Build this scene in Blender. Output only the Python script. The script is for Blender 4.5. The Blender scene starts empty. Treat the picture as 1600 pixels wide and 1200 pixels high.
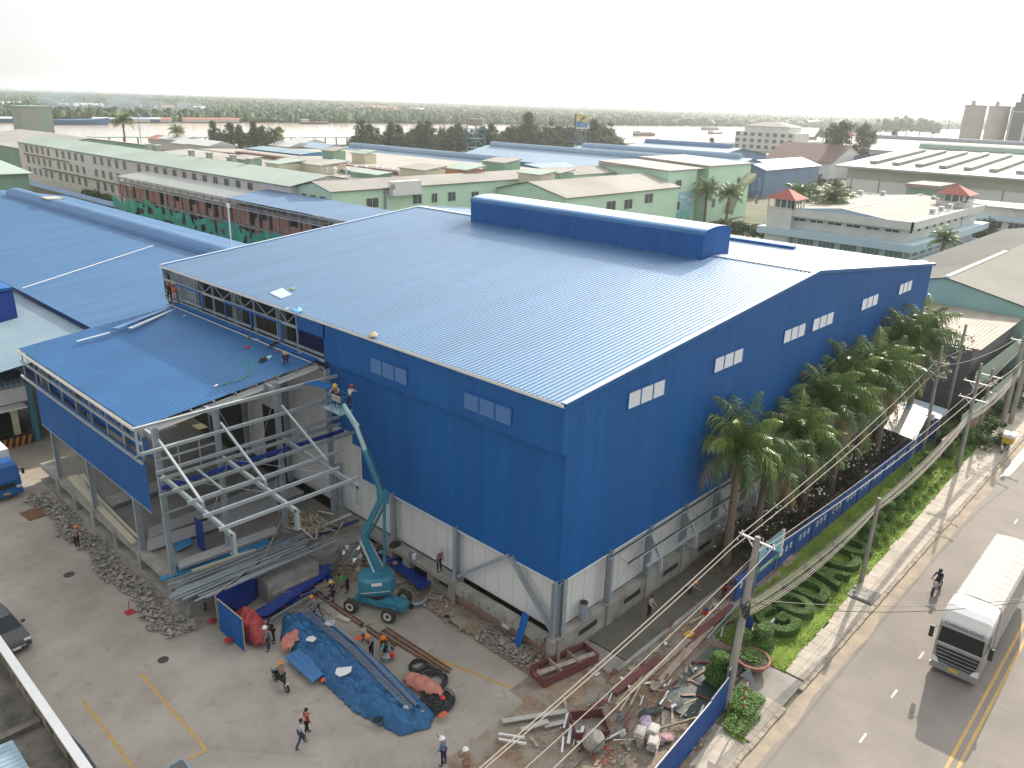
import bpy, math, random
from mathutils import Vector, Matrix, noise
R = math.radians
rnd = random.Random(7)
SC = bpy.context.scene
# ---------------- camera ----------------
CF, CP, CR, CY = 1241.62, 0.341314, 0.0299899, 0.745771
CAM = Vector((-29.7216, -23.4647, 30.0))
_d = Vector((math.cos(CP)*math.cos(CY), math.cos(CP)*math.sin(CY), -math.sin(CP)))
_r0 = Vector((math.sin(CY), -math.cos(CY), 0)); _u0 = _r0.cross(_d)
_r = math.cos(CR)*_r0 + math.sin(CR)*_u0; _u = -math.sin(CR)*_r0 + math.cos(CR)*_u0
cd = bpy.data.cameras.new('camera'); cam = bpy.data.objects.new('camera', cd); SC.collection.objects.link(cam)
cam.matrix_world = Matrix(((_r.x, _u.x, -_d.x, CAM.x), (_r.y, _u.y, -_d.y, CAM.y), (_r.z, _u.z, -_d.z, CAM.z), (0, 0, 0, 1)))
cd.sensor_width = 36; cd.lens = CF/1600*36; cd.clip_start = 0.1; cd.clip_end = 40000
SC.camera = cam
SC.render.resolution_x, SC.render.resolution_y = 1024, 768
# ---------------- sky and sun ----------------
SUN_AZ, SUN_EL = 10.3, 29.0
w = bpy.data.worlds.new('World'); SC.world = w; w.use_nodes = True
nt = w.node_tree; N = nt.nodes; N.clear(); LK = nt.links.new
out = N.new('ShaderNodeOutputWorld'); bg = N.new('ShaderNodeBackground'); sky = N.new('ShaderNodeTexSky')
sky.sky_type = 'NISHITA'; sky.sun_disc = False; sky.sun_elevation = R(SUN_EL); sky.sun_rotation = R(90-SUN_AZ)
sky.air_density = 1.0; sky.dust_density = 3.0; sky.ozone_density = 1.0
tc = N.new('ShaderNodeTexCoord'); mp = N.new('ShaderNodeMapping'); mp.inputs['Scale'].default_value = (1, 1, 3.2)
nz = N.new('ShaderNodeTexNoise'); nz.inputs['Scale'].default_value = 2.6; nz.inputs['Detail'].default_value = 7
cr = N.new('ShaderNodeValToRGB'); cr.color_ramp.elements[0].position = 0.32; cr.color_ramp.elements[1].position = 0.60
cr.color_ramp.elements[0].color = (0.72, 0.72, 0.72, 1); cr.color_ramp.elements[1].color = (0.92, 0.92, 0.92, 1)
mx = N.new('ShaderNodeMix'); mx.data_type = 'RGBA'; mx.inputs['B'].default_value = (7.9, 7.95, 7.95, 1)
LK(tc.outputs['Generated'], mp.inputs[0]); LK(mp.outputs[0], nz.inputs['Vector']); LK(nz.outputs['Fac'], cr.inputs[0])
LK(cr.outputs[0], mx.inputs['Factor']); LK(sky.outputs[0], mx.inputs['A'])
_sv = (math.cos(R(SUN_EL))*math.cos(R(SUN_AZ)), math.cos(R(SUN_EL))*math.sin(R(SUN_AZ)), math.sin(R(SUN_EL)))
dp = N.new('ShaderNodeVectorMath'); dp.operation = 'DOT_PRODUCT'; dp.inputs[1].default_value = _sv; LK(tc.outputs['Generated'], dp.inputs[0])
mr = N.new('ShaderNodeMapRange'); mr.inputs['From Min'].default_value = 0.0; mr.inputs['From Max'].default_value = 1.0; LK(dp.outputs['Value'], mr.inputs['Value'])
pw = N.new('ShaderNodeMath'); pw.operation = 'POWER'; pw.inputs[1].default_value = 3.0; LK(mr.outputs[0], pw.inputs[0])
ma = N.new('ShaderNodeMath'); ma.operation = 'MULTIPLY_ADD'; ma.inputs[1].default_value = 2.6; ma.inputs[2].default_value = 1.0; LK(pw.outputs[0], ma.inputs[0])
vs_ = N.new('ShaderNodeVectorMath'); vs_.operation = 'SCALE'; LK(mx.outputs['Result'], vs_.inputs[0]); LK(ma.outputs[0], vs_.inputs['Scale'])
LK(vs_.outputs[0], bg.inputs[0]); LK(bg.outputs[0], out.inputs[0])
bg.inputs[1].default_value = 0.088
sd = bpy.data.lights.new('sun', 'SUN'); sd.energy = 4.6; sd.angle = R(0.6); sd.color = (1.0, 0.90, 0.77)
so = bpy.data.objects.new('sun', sd); SC.collection.objects.link(so)
_s = Vector((math.cos(R(SUN_EL))*math.cos(R(SUN_AZ)), math.cos(R(SUN_EL))*math.sin(R(SUN_AZ)), math.sin(R(SUN_EL))))
so.rotation_euler = _s.to_track_quat('Z', 'Y').to_euler(); so.location = (60, 20, 60)
SC.view_settings.view_transform = 'Standard'; SC.view_settings.look = 'None'
SC.view_settings.exposure = 0.35; SC.view_settings.gamma = 1.0
SC.cycles.max_bounces = 5; SC.cycles.diffuse_bounces = 2; SC.cycles.glossy_bounces = 2; SC.cycles.transmission_bounces = 3
SC.cycles.volume_bounces = 0; SC.cycles.transparent_max_bounces = 8; SC.cycles.use_denoising = True
# ---------------- pixel of the photo -> point of the real place on a known plane ----------------
def _ray(px, py): return _d*CF + _r*(px-800) - _u*(py-600)
def G(px, py, z=0.0):
    v = _ray(px, py); return CAM + v*((z-CAM.z)/v.z)
def PX(px, py, x):
    v = _ray(px, py); return CAM + v*((x-CAM.x)/v.x)
def PY(px, py, y):
    v = _ray(px, py); return CAM + v*((y-CAM.y)/v.y)
# ---------------- materials ----------------
MATS = {}
def mat(name, col, rough=0.7, metal=0.0, var=0.0, scale=3.0, col2=None, bump=0.0, bscale=20.0, spec=0.5, tr=0.0, emit=None, alpha=1.0, thr=(0.35, 0.65), stretch=None):
    """procedural surface: two tones blended by noise, optional bump"""
    if name in MATS: return MATS[name]
    m = bpy.data.materials.new(name); m.use_nodes = True; MATS[name] = m
    nt = m.node_tree; n = nt.nodes; b = n['Principled BSDF']; L = nt.links.new
    b.inputs['Roughness'].default_value = rough; b.inputs['Metallic'].default_value = metal
    b.inputs['Specular IOR Level'].default_value = spec
    if tr: b.inputs['Transmission Weight'].default_value = tr
    if alpha < 1: b.inputs['Alpha'].default_value = alpha
    if col2 is None: col2 = tuple(max(0, c*(1-var)) for c in col) if var else col
    if tuple(col2) != tuple(col) or bump:
        t = n.new('ShaderNodeTexCoord'); src = t.outputs['Object']
        if stretch:
            mp = n.new('ShaderNodeMapping'); mp.inputs['Scale'].default_value = stretch; L(src, mp.inputs[0]); src = mp.outputs[0]
    if tuple(col2) != tuple(col):
        z = n.new('ShaderNodeTexNoise'); z.inputs['Scale'].default_value = scale; z.inputs['Detail'].default_value = 6; z.inputs['Roughness'].default_value = 0.6
        L(src, z.inputs['Vector'])
        c = n.new('ShaderNodeValToRGB'); e = c.color_ramp.elements
        e[0].position, e[1].position = thr; e[0].color = (*col2, 1); e[1].color = (*col, 1)
        L(z.outputs['Fac'], c.inputs[0]); L(c.outputs[0], b.inputs['Base Color'])
    else: b.inputs['Base Color'].default_value = (*col, 1)
    if bump:
        z2 = n.new('ShaderNodeTexNoise'); z2.inputs['Scale'].default_value = bscale; z2.inputs['Detail'].default_value = 5
        L(src, z2.inputs['Vector'])
        bp = n.new('ShaderNodeBump'); bp.inputs['Strength'].default_value = bump; bp.inputs['Distance'].default_value = 0.05
        L(z2.outputs['Fac'], bp.inputs['Height']); L(bp.outputs[0], b.inputs['Normal'])
    if emit:
        b.inputs['Emission Color'].default_value = (*emit, 1); b.inputs['Emission Strength'].default_value = 1
    return m
def brick_mat(name, c1, c2, mortar, scale, bw=0.5, rh=0.25, axis='x'):
    if name in MATS: return MATS[name]
    m = bpy.data.materials.new(name); m.use_nodes = True; MATS[name] = m
    nt = m.node_tree; n = nt.nodes; b = n['Principled BSDF']; L = nt.links.new; b.inputs['Roughness'].default_value = 0.9
    t = n.new('ShaderNodeTexCoord'); sp = n.new('ShaderNodeSeparateXYZ'); cb = n.new('ShaderNodeCombineXYZ')
    L(t.outputs['Object'], sp.inputs[0]); L(sp.outputs['X' if axis == 'x' else 'Y'], cb.inputs[0]); L(sp.outputs['Z' if axis != 'f' else 'X'], cb.inputs[1])
    k = n.new('ShaderNodeTexBrick'); k.inputs['Scale'].default_value = scale; k.inputs['Brick Width'].default_value = bw; k.inputs['Row Height'].default_value = rh
    k.inputs['Mortar Size'].default_value = 0.02
    k.inputs['Color1'].default_value = (*c1, 1); k.inputs['Color2'].default_value = (*c2, 1); k.inputs['Mortar'].default_value = (*mortar, 1)
    z = n.new('ShaderNodeTexNoise'); z.inputs['Scale'].default_value = 0.7; z.inputs['Detail'].default_value = 5; L(t.outputs['Object'], z.inputs['Vector'])
    x = n.new('ShaderNodeMix'); x.data_type = 'RGBA'; x.blend_type = 'MULTIPLY'; x.inputs['Factor'].default_value = 0.55
    L(cb.outputs[0], k.inputs['Vector']); L(k.outputs['Color'], x.inputs['A']); L(z.outputs['Fac'], x.inputs['B']); L(x.outputs['Result'], b.inputs['Base Color'])
    return m
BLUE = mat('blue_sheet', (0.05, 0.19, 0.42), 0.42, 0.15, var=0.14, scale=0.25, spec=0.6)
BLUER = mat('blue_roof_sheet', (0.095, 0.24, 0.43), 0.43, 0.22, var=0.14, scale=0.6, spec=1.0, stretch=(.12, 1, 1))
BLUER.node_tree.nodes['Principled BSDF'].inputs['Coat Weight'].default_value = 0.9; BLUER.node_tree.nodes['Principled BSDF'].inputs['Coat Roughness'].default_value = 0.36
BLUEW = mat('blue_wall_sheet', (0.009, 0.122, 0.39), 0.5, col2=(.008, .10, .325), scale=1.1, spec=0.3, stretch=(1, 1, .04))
BLUED = mat('navy_sheet', (0.010, 0.04, 0.25), 0.40, var=0.15, scale=0.8)
OLDBLUE = mat('weathered_blue_sheet', (0.075, 0.185, 0.35), 0.6, col2=(0.055, 0.155, 0.31), scale=0.5, spec=0.4, stretch=(.1, 1, 1))
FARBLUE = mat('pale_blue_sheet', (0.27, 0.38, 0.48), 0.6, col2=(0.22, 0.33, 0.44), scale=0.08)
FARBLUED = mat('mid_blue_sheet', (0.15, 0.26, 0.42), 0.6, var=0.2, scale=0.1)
WHITE = mat('white_paint', (0.78, 0.78, 0.76), 0.45, var=0.08, scale=1.0)
PANEL = mat('white_sandwich_panel', (0.74, 0.74, 0.73), 0.5, var=0.06, scale=0.5)
STEEL = mat('grey_painted_steel', (0.30, 0.35, 0.39), 0.5, var=0.12, scale=1.2)
GALV = mat('galvanised_steel', (0.38, 0.43, 0.42), 0.38, 0.35, var=0.2, scale=2.0)
GALVL = mat('pale_green_primed_steel', (0.40, 0.45, 0.47), 0.45, 0.1, var=0.12, scale=1.5)
CONC = mat('plinth_concrete', (0.38, 0.37, 0.34), 0.9, col2=(0.24, 0.23, 0.205), scale=0.9, bump=0.3, bscale=12)
WETC = mat('wet_concrete', (0.13, 0.12, 0.095), 0.55, col2=(0.10, 0.092, 0.075), scale=0.8)
DARK = mat('painted_shade', (0.03, 0.03, 0.03), 0.9, var=0.3)  # near-black colour standing in for shade inside openings and rooms
FLOOR = mat('slab_concrete', (0.30, 0.285, 0.26), 0.85, col2=(0.19, 0.175, 0.155), scale=0.35)
RUST = mat('rusty_steel', (0.13, 0.06, 0.035), 0.9, col2=(0.22, 0.12, 0.07), scale=4)
WOOD = mat('pale_timber', (0.48, 0.40, 0.27), 0.8, col2=(0.33, 0.26, 0.17), scale=3)
PLANK = mat('cement_stained_plank', (0.42, 0.34, 0.27), 0.85, col2=(0.28, 0.20, 0.16), scale=2.5)
FORM = mat('red_oxide_formwork', (0.20, 0.065, 0.06), 0.85, col2=(0.12, 0.05, 0.05), scale=4)
BEIGE = mat('cream_panel', (0.60, 0.57, 0.42), 0.6, var=0.12, scale=2)
BLACK = mat('black_rubber', (0.02, 0.02, 0.022), 0.6)
GLASS = mat('dark_glass', (0.02, 0.03, 0.035), 0.08, spec=0.8)
# ---------------- mesh builder ----------------
class MB:
    def __init__(s): s.v = []; s.f = []; s.mi = []; s.mats = []; s.smooth = False
    def _m(s, m):
        if m not in s.mats: s.mats.append(m)
        return s.mats.index(m)
    def poly(s, pts, m):
        i = len(s.v); s.v.extend(tuple(p) for p in pts); s.f.append(tuple(range(i, i+len(pts)))); s.mi.append(s._m(m)); return s
    def raw(s, vs, fs, m):
        i = len(s.v); s.v.extend(tuple(p) for p in vs); k = s._m(m)
        for f in fs: s.f.append(tuple(a+i for a in f)); s.mi.append(k)
        return s
    def hexa(s, p, m):   # p: 8 points, bottom 4 then top 4
        return s.raw(p, [(0, 3, 2, 1), (4, 5, 6, 7), (0, 1, 5, 4), (1, 2, 6, 5), (2, 3, 7, 6), (3, 0, 4, 7)], m)
    def box(s, x0, x1, y0, y1, z0, z1, m, mx=None):
        p = [(x0, y0, z0), (x1, y0, z0), (x1, y1, z0), (x0, y1, z0), (x0, y0, z1), (x1, y0, z1), (x1, y1, z1), (x0, y1, z1)]
        if mx is not None: p = [mx @ Vector(q) for q in p]
        return s.hexa(p, m)
    def bar(s, a, b, w, h, m, up=(0, 0, 1)):
        a, b = Vector(a), Vector(b); d = (b-a).normalized(); up = Vector(up)
        if abs(d.dot(up)) > 0.98: up = Vector((1, 0, 0)) if abs(d.x) < 0.9 else Vector((0, 1, 0))
        r = d.cross(up).normalized(); u = r.cross(d).normalized(); r *= w/2; u *= h/2
        return s.hexa([a-r-u, a+r-u, b+r-u, b-r-u, a-r+u, a+r+u, b+r+u, b-r+u], m)
    def ibeam(s, a, b, w, h, m, up=(0, 0, 1), t=0.022):
        a, b = Vector(a), Vector(b); d = (b-a).normalized(); up = Vector(up)
        if abs(d.dot(up)) > 0.98: up = Vector((1, 0, 0))
        r = d.cross(up).normalized(); u = r.cross(d).normalized()
        s.bar(a+u*(h/2-t/2), b+u*(h/2-t/2), w, t, m, u); s.bar(a-u*(h/2-t/2), b-u*(h/2-t/2), w, t, m, u)
        return s.bar(a, b, t, h-2*t-0.004, m, u)
    def tube(s, pts, r, m, n=6, close=True):
        pts = [Vector(p) for p in pts]; k0 = len(s.v); mi = s._m(m); rr = r if hasattr(r, '__len__') else [r]*len(pts)
        pu = None
        for i, p in enumerate(pts):
            d = (pts[min(i+1, len(pts)-1)]-pts[max(i-1, 0)])
            d = d.normalized() if d.length > 1e-9 else Vector((0, 0, 1))
            if pu is None: pu = Vector((0, 0, 1)) if abs(d.z) < 0.9 else Vector((1, 0, 0))
            a = d.cross(pu).normalized(); b = a.cross(d).normalized(); pu = b
            for j in range(n):
                t = 2*math.pi*j/n; s.v.append(tuple(p+(a*math.cos(t)+b*math.sin(t))*rr[i]))
        for i in range(len(pts)-1):
            for j in range(n):
                a0 = k0+i*n+j; a1 = k0+i*n+(j+1) % n; s.f.append((a0, a1, a1+n, a0+n)); s.mi.append(mi)
        if close:
            s.f.append(tuple(k0+j for j in range(n))[::-1]); s.mi.append(mi)
            s.f.append(tuple(k0+(len(pts)-1)*n+j for j in range(n))); s.mi.append(mi)
        return s
    def cyl(s, a, b, r0, m, r1=None, n=16): return s.tube([a, b], [r0, r0 if r1 is None else r1], m, n)
    def lathe(s, c, prof, m, n=20, mx=None):
        c = Vector(c); vs = []; fs = []
        for r_, z_ in prof:
            for j in range(n):
                t = 2*math.pi*j/n; p = Vector((r_*math.cos(t), r_*math.sin(t), z_)); p = mx @ p if mx is not None else p; vs.append(c+p)
        for i in range(len(prof)-1):
            for j in range(n): fs.append((i*n+j, i*n+(j+1) % n, (i+1)*n+(j+1) % n, (i+1)*n+j))
        fs.append(tuple(range(n))[::-1]); fs.append(tuple((len(prof)-1)*n+j for j in range(n)))
        return s.raw(vs, fs, m)
    def blob(s, c, rx, ry, rz, m, jit=0.25, n=8, k=5, seed=0, flat=False):
        vs = []; fs = []; c = Vector(c); off = Vector((seed*3.7, seed*1.3, 5))
        for i in range(k+1):
            ph = math.pi*i/k
            for j in range(n):
                t = 2*math.pi*j/n; dv = Vector((math.sin(ph)*math.cos(t), math.sin(ph)*math.sin(t), math.cos(ph)))
                q = 1+jit*noise.noise(dv*1.7+off)*2
                z_ = dv.z*rz*q
                if flat and z_ < 0: z_ *= 0.05
                vs.append((c.x+dv.x*rx*q, c.y+dv.y*ry*q, c.z+z_))
        for i in range(k):
            for j in range(n): fs.append((i*n+j, (i+1)*n+j, (i+1)*n+(j+1) % n, i*n+(j+1) % n))
        return s.raw(vs, fs, m)
    def sheet(s, o, u, v0, v1, width, m, pitch=0.33, rw=0.07, h=0.035, nrm=None, e0=None, e1=None):
        """ribbed metal sheet: ribs follow v; o origin, u unit across; v0/v1 run vectors (start,end offsets) or functions of the across distance"""
        o, u = Vector(o), Vector(u).normalized()
        f0 = v0 if callable(v0) else (lambda t: Vector(v0)); f1 = v1 if callable(v1) else (lambda t: Vector(v1))
        if nrm is None: nrm = u.cross(f1(0)-f0(0)).normalized()
        nrm = Vector(nrm).normalized(); ts = []
        t = 0.0
        while t < width-1e-6:
            for dt, hh in ((0, 0), (pitch-rw*1.8, 0), (pitch-rw*1.4, h), (pitch-rw*0.4, h)):
                if t+dt < width: ts.append((t+dt, hh))
            t += pitch
        ts.append((width, 0)); vs = []; fs = []
        for t, hh in ts:
            vs.append(o+u*t+f0(t)+nrm*hh); vs.append(o+u*t+f1(t)+nrm*hh)
        for i in range(len(ts)-1): fs.append((2*i, 2*i+2, 2*i+3, 2*i+1))
        return s.raw(vs, fs, m)
    def build(s, name, parent=None, label=None, cat=None, group=None, kind=None, world=True, loc=None, smooth=False):
        me = bpy.data.meshes.new(name)
        vs = s.v
        if parent is not None and world:
            L_ = parent.get('_o') or (0, 0, 0); L_ = Vector(L_)
        elif parent is None:
            if loc is None and vs:
                xs = [p[0] for p in vs]; ys = [p[1] for p in vs]; zs = [p[2] for p in vs]
                loc = ((min(xs)+max(xs))/2, (min(ys)+max(ys))/2, min(zs))
            L_ = Vector(loc or (0, 0, 0))
        else: L_ = Vector((0, 0, 0))
        me.from_pydata([(p[0]-L_.x, p[1]-L_.y, p[2]-L_.z) for p in vs], [], s.f)
        for m in s.mats: me.materials.append(m)
        me.polygons.foreach_set('material_index', s.mi)
        if smooth or s.smooth: me.polygons.foreach_set('use_smooth', [True]*len(s.f))
        me.update(); ob = bpy.data.objects.new(name, me); SC.collection.objects.link(ob)
        if parent is not None: ob.parent = parent; ob['_o'] = tuple(L_)
        else: ob.location = L_; ob['_o'] = tuple(L_)
        tag(ob, label, cat, group, kind); return ob
def tag(o, label=None, cat=None, group=None, kind=None):
    if label: o['label'] = label
    if cat: o['category'] = cat
    if group: o['group'] = group
    if kind: o['kind'] = kind
    return o
def thing(name, label, cat, loc=(0, 0, 0), group=None, rz=0.0):
    o = bpy.data.objects.new(name, None); SC.collection.objects.link(o); o.empty_display_size = 0.2
    o.location = loc; o.rotation_euler = (0, 0, rz); o['_o'] = tuple(loc); return tag(o, label, cat, group)
KIDS = {}
def copy_tree(o, parent=None, label=None, loc=None, rz=None, scale=None):
    c = o.copy(); SC.collection.objects.link(c)
    if parent is not None: c.parent = parent
    else:
        if label: c['label'] = label
        if loc is not None: c.location = loc
        if rz is not None: c.rotation_euler = (0, 0, rz)
        if scale is not None: c.scale = (scale,)*3 if not hasattr(scale, '__len__') else scale
    for ch in list(o.children): copy_tree(ch, c)
    return c
V = Vector
# ================= GROUND =================
E0, ER, RX, BW, BL = 15.72, 18.67, 29.0, 57.8, 45.5     # eaves, ridge height, ridge x, gable width, length
def flat(name, pts, z, m, label=None, kind='structure'):
    b = MB(); b.poly([(p[0], p[1], z) for p in pts], m); return b.build(name, label=label, kind=kind)
LAND = mat('dusty_land', (0.20, 0.17, 0.12), 0.95, col2=(0.09, 0.11, 0.05), scale=0.02)
flat('terrain', [(-3000, -6000), (16000, -6000), (16000, 16000), (-3000, 16000)], -0.06, LAND)
YARD = mat('yard_concrete', (0.41, 0.37, 0.315), 0.88, col2=(0.285, 0.255, 0.215), scale=0.22, bump=0.12, bscale=3)
# finer stains on the yard
def stain(m, amt, sc, col=(0.10, 0.09, 0.08), th=(0.55, 0.72)):
    n = m.node_tree.nodes; L = m.node_tree.links.new; b = n['Principled BSDF']; src = b.inputs['Base Color'].links[0].from_socket
    t = n.new('ShaderNodeTexCoord'); z = n.new('ShaderNodeTexNoise'); z.inputs['Scale'].default_value = sc; z.inputs['Detail'].default_value = 8; z.inputs['Roughness'].default_value = 0.7
    z.inputs['Distortion'].default_value = 0.6
    r = n.new('ShaderNodeValToRGB'); r.color_ramp.elements[0].position, r.color_ramp.elements[1].position = th
    r.color_ramp.elements[0].color = (0, 0, 0, 1); r.color_ramp.elements[1].color = (amt, amt, amt, 1)
    x = n.new('ShaderNodeMix'); x.data_type = 'RGBA'; x.inputs['B'].default_value = (*col, 1)
    L(t.outputs['Object'], z.inputs['Vector']); L(z.outputs['Fac'], r.inputs[0]); L(r.outputs[0], x.inputs['Factor']); L(src, x.inputs['A']); L(x.outputs['Result'], b.inputs['Base Color'])
stain(YARD, 0.55, 1.1, (0.16, 0.14, 0.12)); stain(YARD, 0.4, 0.12, (0.40, 0.37, 0.33), (0.5, 0.62))
def cracks(m, sc, amt, col, wd=.012):
    n = m.node_tree.nodes; L = m.node_tree.links.new; b = n['Principled BSDF']; src = b.inputs['Base Color'].links[0].from_socket
    t = n.new('ShaderNodeTexCoord'); z = n.new('ShaderNodeTexNoise'); z.inputs['Scale'].default_value = 1.3; z.inputs['Detail'].default_value = 4
    a = n.new('ShaderNodeMix'); a.data_type = 'RGBA'; a.inputs['Factor'].default_value = .06 if wd < .02 else .02; v = n.new('ShaderNodeTexVoronoi'); v.feature = 'DISTANCE_TO_EDGE'; v.inputs['Scale'].default_value = sc
    r = n.new('ShaderNodeMapRange'); r.inputs['From Max'].default_value = wd; r.inputs['To Min'].default_value = amt; r.inputs['To Max'].default_value = 0
    x = n.new('ShaderNodeMix'); x.data_type = 'RGBA'; x.inputs['B'].default_value = (*col, 1)
    L(t.outputs['Object'], z.inputs['Vector']); L(t.outputs['Object'], a.inputs['A']); L(z.outputs['Color'], a.inputs['B']); L(a.outputs['Result'], v.inputs['Vector']); L(v.outputs['Distance'], r.inputs['Value']); L(r.outputs[0], x.inputs['Factor']); L(src, x.inputs['A']); L(x.outputs['Result'], b.inputs['Base Color'])
cracks(YARD, .13, .16, (.13, .115, .095), .006)
flat('yard', [(-60, -11.4), (2.0, -11.4), (2.0, -0.5), (-0.2, -0.5), (0, 60), (14, 240), (-60, 240)], 0.0, YARD)
b = MB(); YL = mat('worn_yellow_line', (0.55, 0.33, 0.07), 0.8, col2=(0.36, 0.27, 0.15), scale=3)
def strip(b, a, c, wd, m, z=0.006):
    a, c = V((a[0], a[1], z)), V((c[0], c[1], z)); n_ = (c-a).cross(V((0, 0, 1))).normalized()*wd/2
    b.poly([a-n_, c-n_, c+n_, a+n_], m)
strip(b, (-20.11, 15.1), (-20.15, 4), 0.17, YL); strip(b, (-17.16, 15.1), (-17.22, 7.45), 0.17, YL); strip(b, (-17.2, 7.5), (-20.1, 7.75), 0.14, YL, 0.01)
strip(b, (-5.3, 6.1), (-3.5, -0.2), 0.2, YL)
strip(b, G(220, 690)[:2], G(345, 727)[:2], 0.15, YL)
b.build('yard_marking', kind='structure')
for i_, (px, py, r_) in enumerate(((435, 992, 0.28), (256, 1031, 0.22), (108, 896, 0.3), (415, 1107, 0.16))):
    pass
RD = mat('road_asphalt', (0.245, 0.222, 0.195), 0.85, col2=(0.20, 0.18, 0.16), scale=0.3, bump=0.1, bscale=40)
stain(RD, 0.5, 0.35, (0.30, 0.27, 0.235), (0.52, 0.7))
flat('road', [(-30, -11.6), (140, -11.2), (420, -10.6), (420, -34), (-30, -34)], 0.0, RD)
DUST = mat('roadside_dust', (0.42, 0.34, 0.25), 0.95, col2=(0.27, 0.24, 0.20), scale=0.8)
cracks(RD, .15, .10, (.11, .10, .09), .006)
b = MB(); n_ = 60
for i in range(n_):
    x0, x1 = -10+i*2.5, -7.5+i*2.5; f = lambda x: -12.1-0.45*noise.noise(V((x*0.3, 2, 0)))
    b.poly([(x0, f(x0), 0.005), (x1, f(x1), 0.005), (x1, -11.4, 0.005), (x0, -11.4, 0.005)], DUST)
b.build('road_edge_dust', kind='structure')
b = MB(); YR = mat('road_yellow', (0.55, 0.34, 0.08), 0.75, col2=(0.40, 0.28, 0.13), scale=2); WR = mat('road_white', (0.62, 0.60, 0.56), 0.75, col2=(0.42, 0.40, 0.37), scale=3)
strip(b, (-20, -18.85), (300, -17.7), 0.16, YR); strip(b, (-20, -19.27), (300, -18.12), 0.16, YR)
for x in range(-3, 40):
    xx = x*4.55+11.3; strip(b, (xx-0.75, -15.1+0.002*xx), (xx+0.15, -15.1+0.002*xx), 0.12, WR)
b.build('road_marking', kind='structure')
# pavement with kerb, made of slabs
PV = mat('pavement_slabs', (0.52, 0.46, 0.39), 0.85, col2=(0.38, 0.34, 0.28), scale=0.9, bump=0.2, bscale=15); stain(PV, 0.5, 2.5, (0.24, 0.2, 0.15), (0.55, 0.7))
b = MB(); x = 5.2
for x in [2.0+0.9*i for i in range(0, 92)]:
    if 5.2 < x+0.45 < 8.0 or 18.6 < x+0.45 < 19.9: continue
    yl = -9.9 if x < 5.2 else -10.0+0.028*(x-8)
    for k in range(2):
        ya = yl-(k+1)*(11.15+yl)/2; yb = yl-k*(11.15+yl)/2
        if k == 0: yb += 0.18*noise.noise(V((x*3.1, 0, 0)))
        b.box(x+0.012, x+0.888, ya+0.012, yb-0.004, -0.05, 0.12+0.01*noise.noise(V((x, k*9, 3))), PV)
b.build('pavement', kind='structure')
KB = mat('kerb_concrete', (0.40, 0.36, 0.30), 0.9, col2=(0.22, 0.18, 0.14), scale=2.2)
b = MB()
for i in range(94):
    x = -11.5+i
    if 5.6 < x+.5 < 7.6: continue
    b.box(x+0.015, x+0.985, -11.42+0.03*noise.noise(V((x, 0, 0))), -11.16, -0.05, 0.13+0.02*noise.noise(V((x, 5, 0))), KB)
b.build('kerb', kind='structure')
b = MB(); b.box(5.0, 8.2, -11.15, -8.6, -0.05, 0.07, FLOOR); b.box(-12, 1.9, -11.15, -9.7, -0.05, 0.03, PV); b.box(18.4, 20.1, -11.1, -9.5, -0.05, 0.125, FLOOR)
for i in range(3): b.box(18.5+i*0.5, 18.95+i*0.5, -11.0+0.35*i, -9.9+0.2*i, 0.125, 0.2, CONC)
b.build('path', kind='structure')
LW = mat('lawn_turf', (0.18, 0.27, 0.03), 0.95, col2=(0.11, 0.18, 0.02), scale=0.6, bump=0.8, bscale=30)
b = MB(); nx, ny = 130, 12; vs = []; fs = []
for i in range(nx+1):
    for j in range(ny+1):
        x = 8.2+i*0.6; y = -10.02+0.028*(x-8)+j/ny*(5.2-0.028*(x-8)); vs.append((x, y, 0.10+0.05*noise.noise(V((x, y, 0)))))
for i in range(nx):
    for j in range(ny): a = i*(ny+1)+j; fs.append((a, a+ny+1, a+ny+2, a+1))
b.raw(vs, fs, LW); b.poly([(1.7, -11.0, 0.1), (5.0, -10.3, 0.1), (5.0, -8.9, 0.1), (4.2, -8.6, 0.1), (3.0, -9.3, 0.1), (1.7, -9.9, 0.1)], LW)
b.build('lawn', kind='structure')
GRS = [mat('grass_blade_a', (0.20, 0.29, 0.035), 0.8), mat('grass_blade_b', (0.13, 0.21, 0.025), 0.8), mat('grass_blade_c', (0.24, 0.31, 0.05), 0.8)]
b = MB(); rr = random.Random(3)
for i in range(30000):
    x = 8.2+rr.random()**1.5*60
    y0 = -10.08+0.028*(x-8); y = y0+rr.random()*(4.9-0.028*(x-8)); t = rr.random()*6.28; h = 0.03+0.04*rr.random(); s_ = 0.035+x*0.001
    if rr.random() > 0.5+0.9*noise.noise(V((x*0.5, y*0.8, 0))): continue
    p = V((x, y, 0.10+0.05*noise.noise(V((x, y, 0))))); e = V((math.cos(t), math.sin(t), 0))*s_
    b.poly([p-e, p+e, p+V((rr.uniform(-.04, .04), rr.uniform(-.04, .04), h))], GRS[i % 3 if rr.random() < .7 else 1])
b.build('grass', label='short green grass growing on the lawn strip', kind='stuff')
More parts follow.
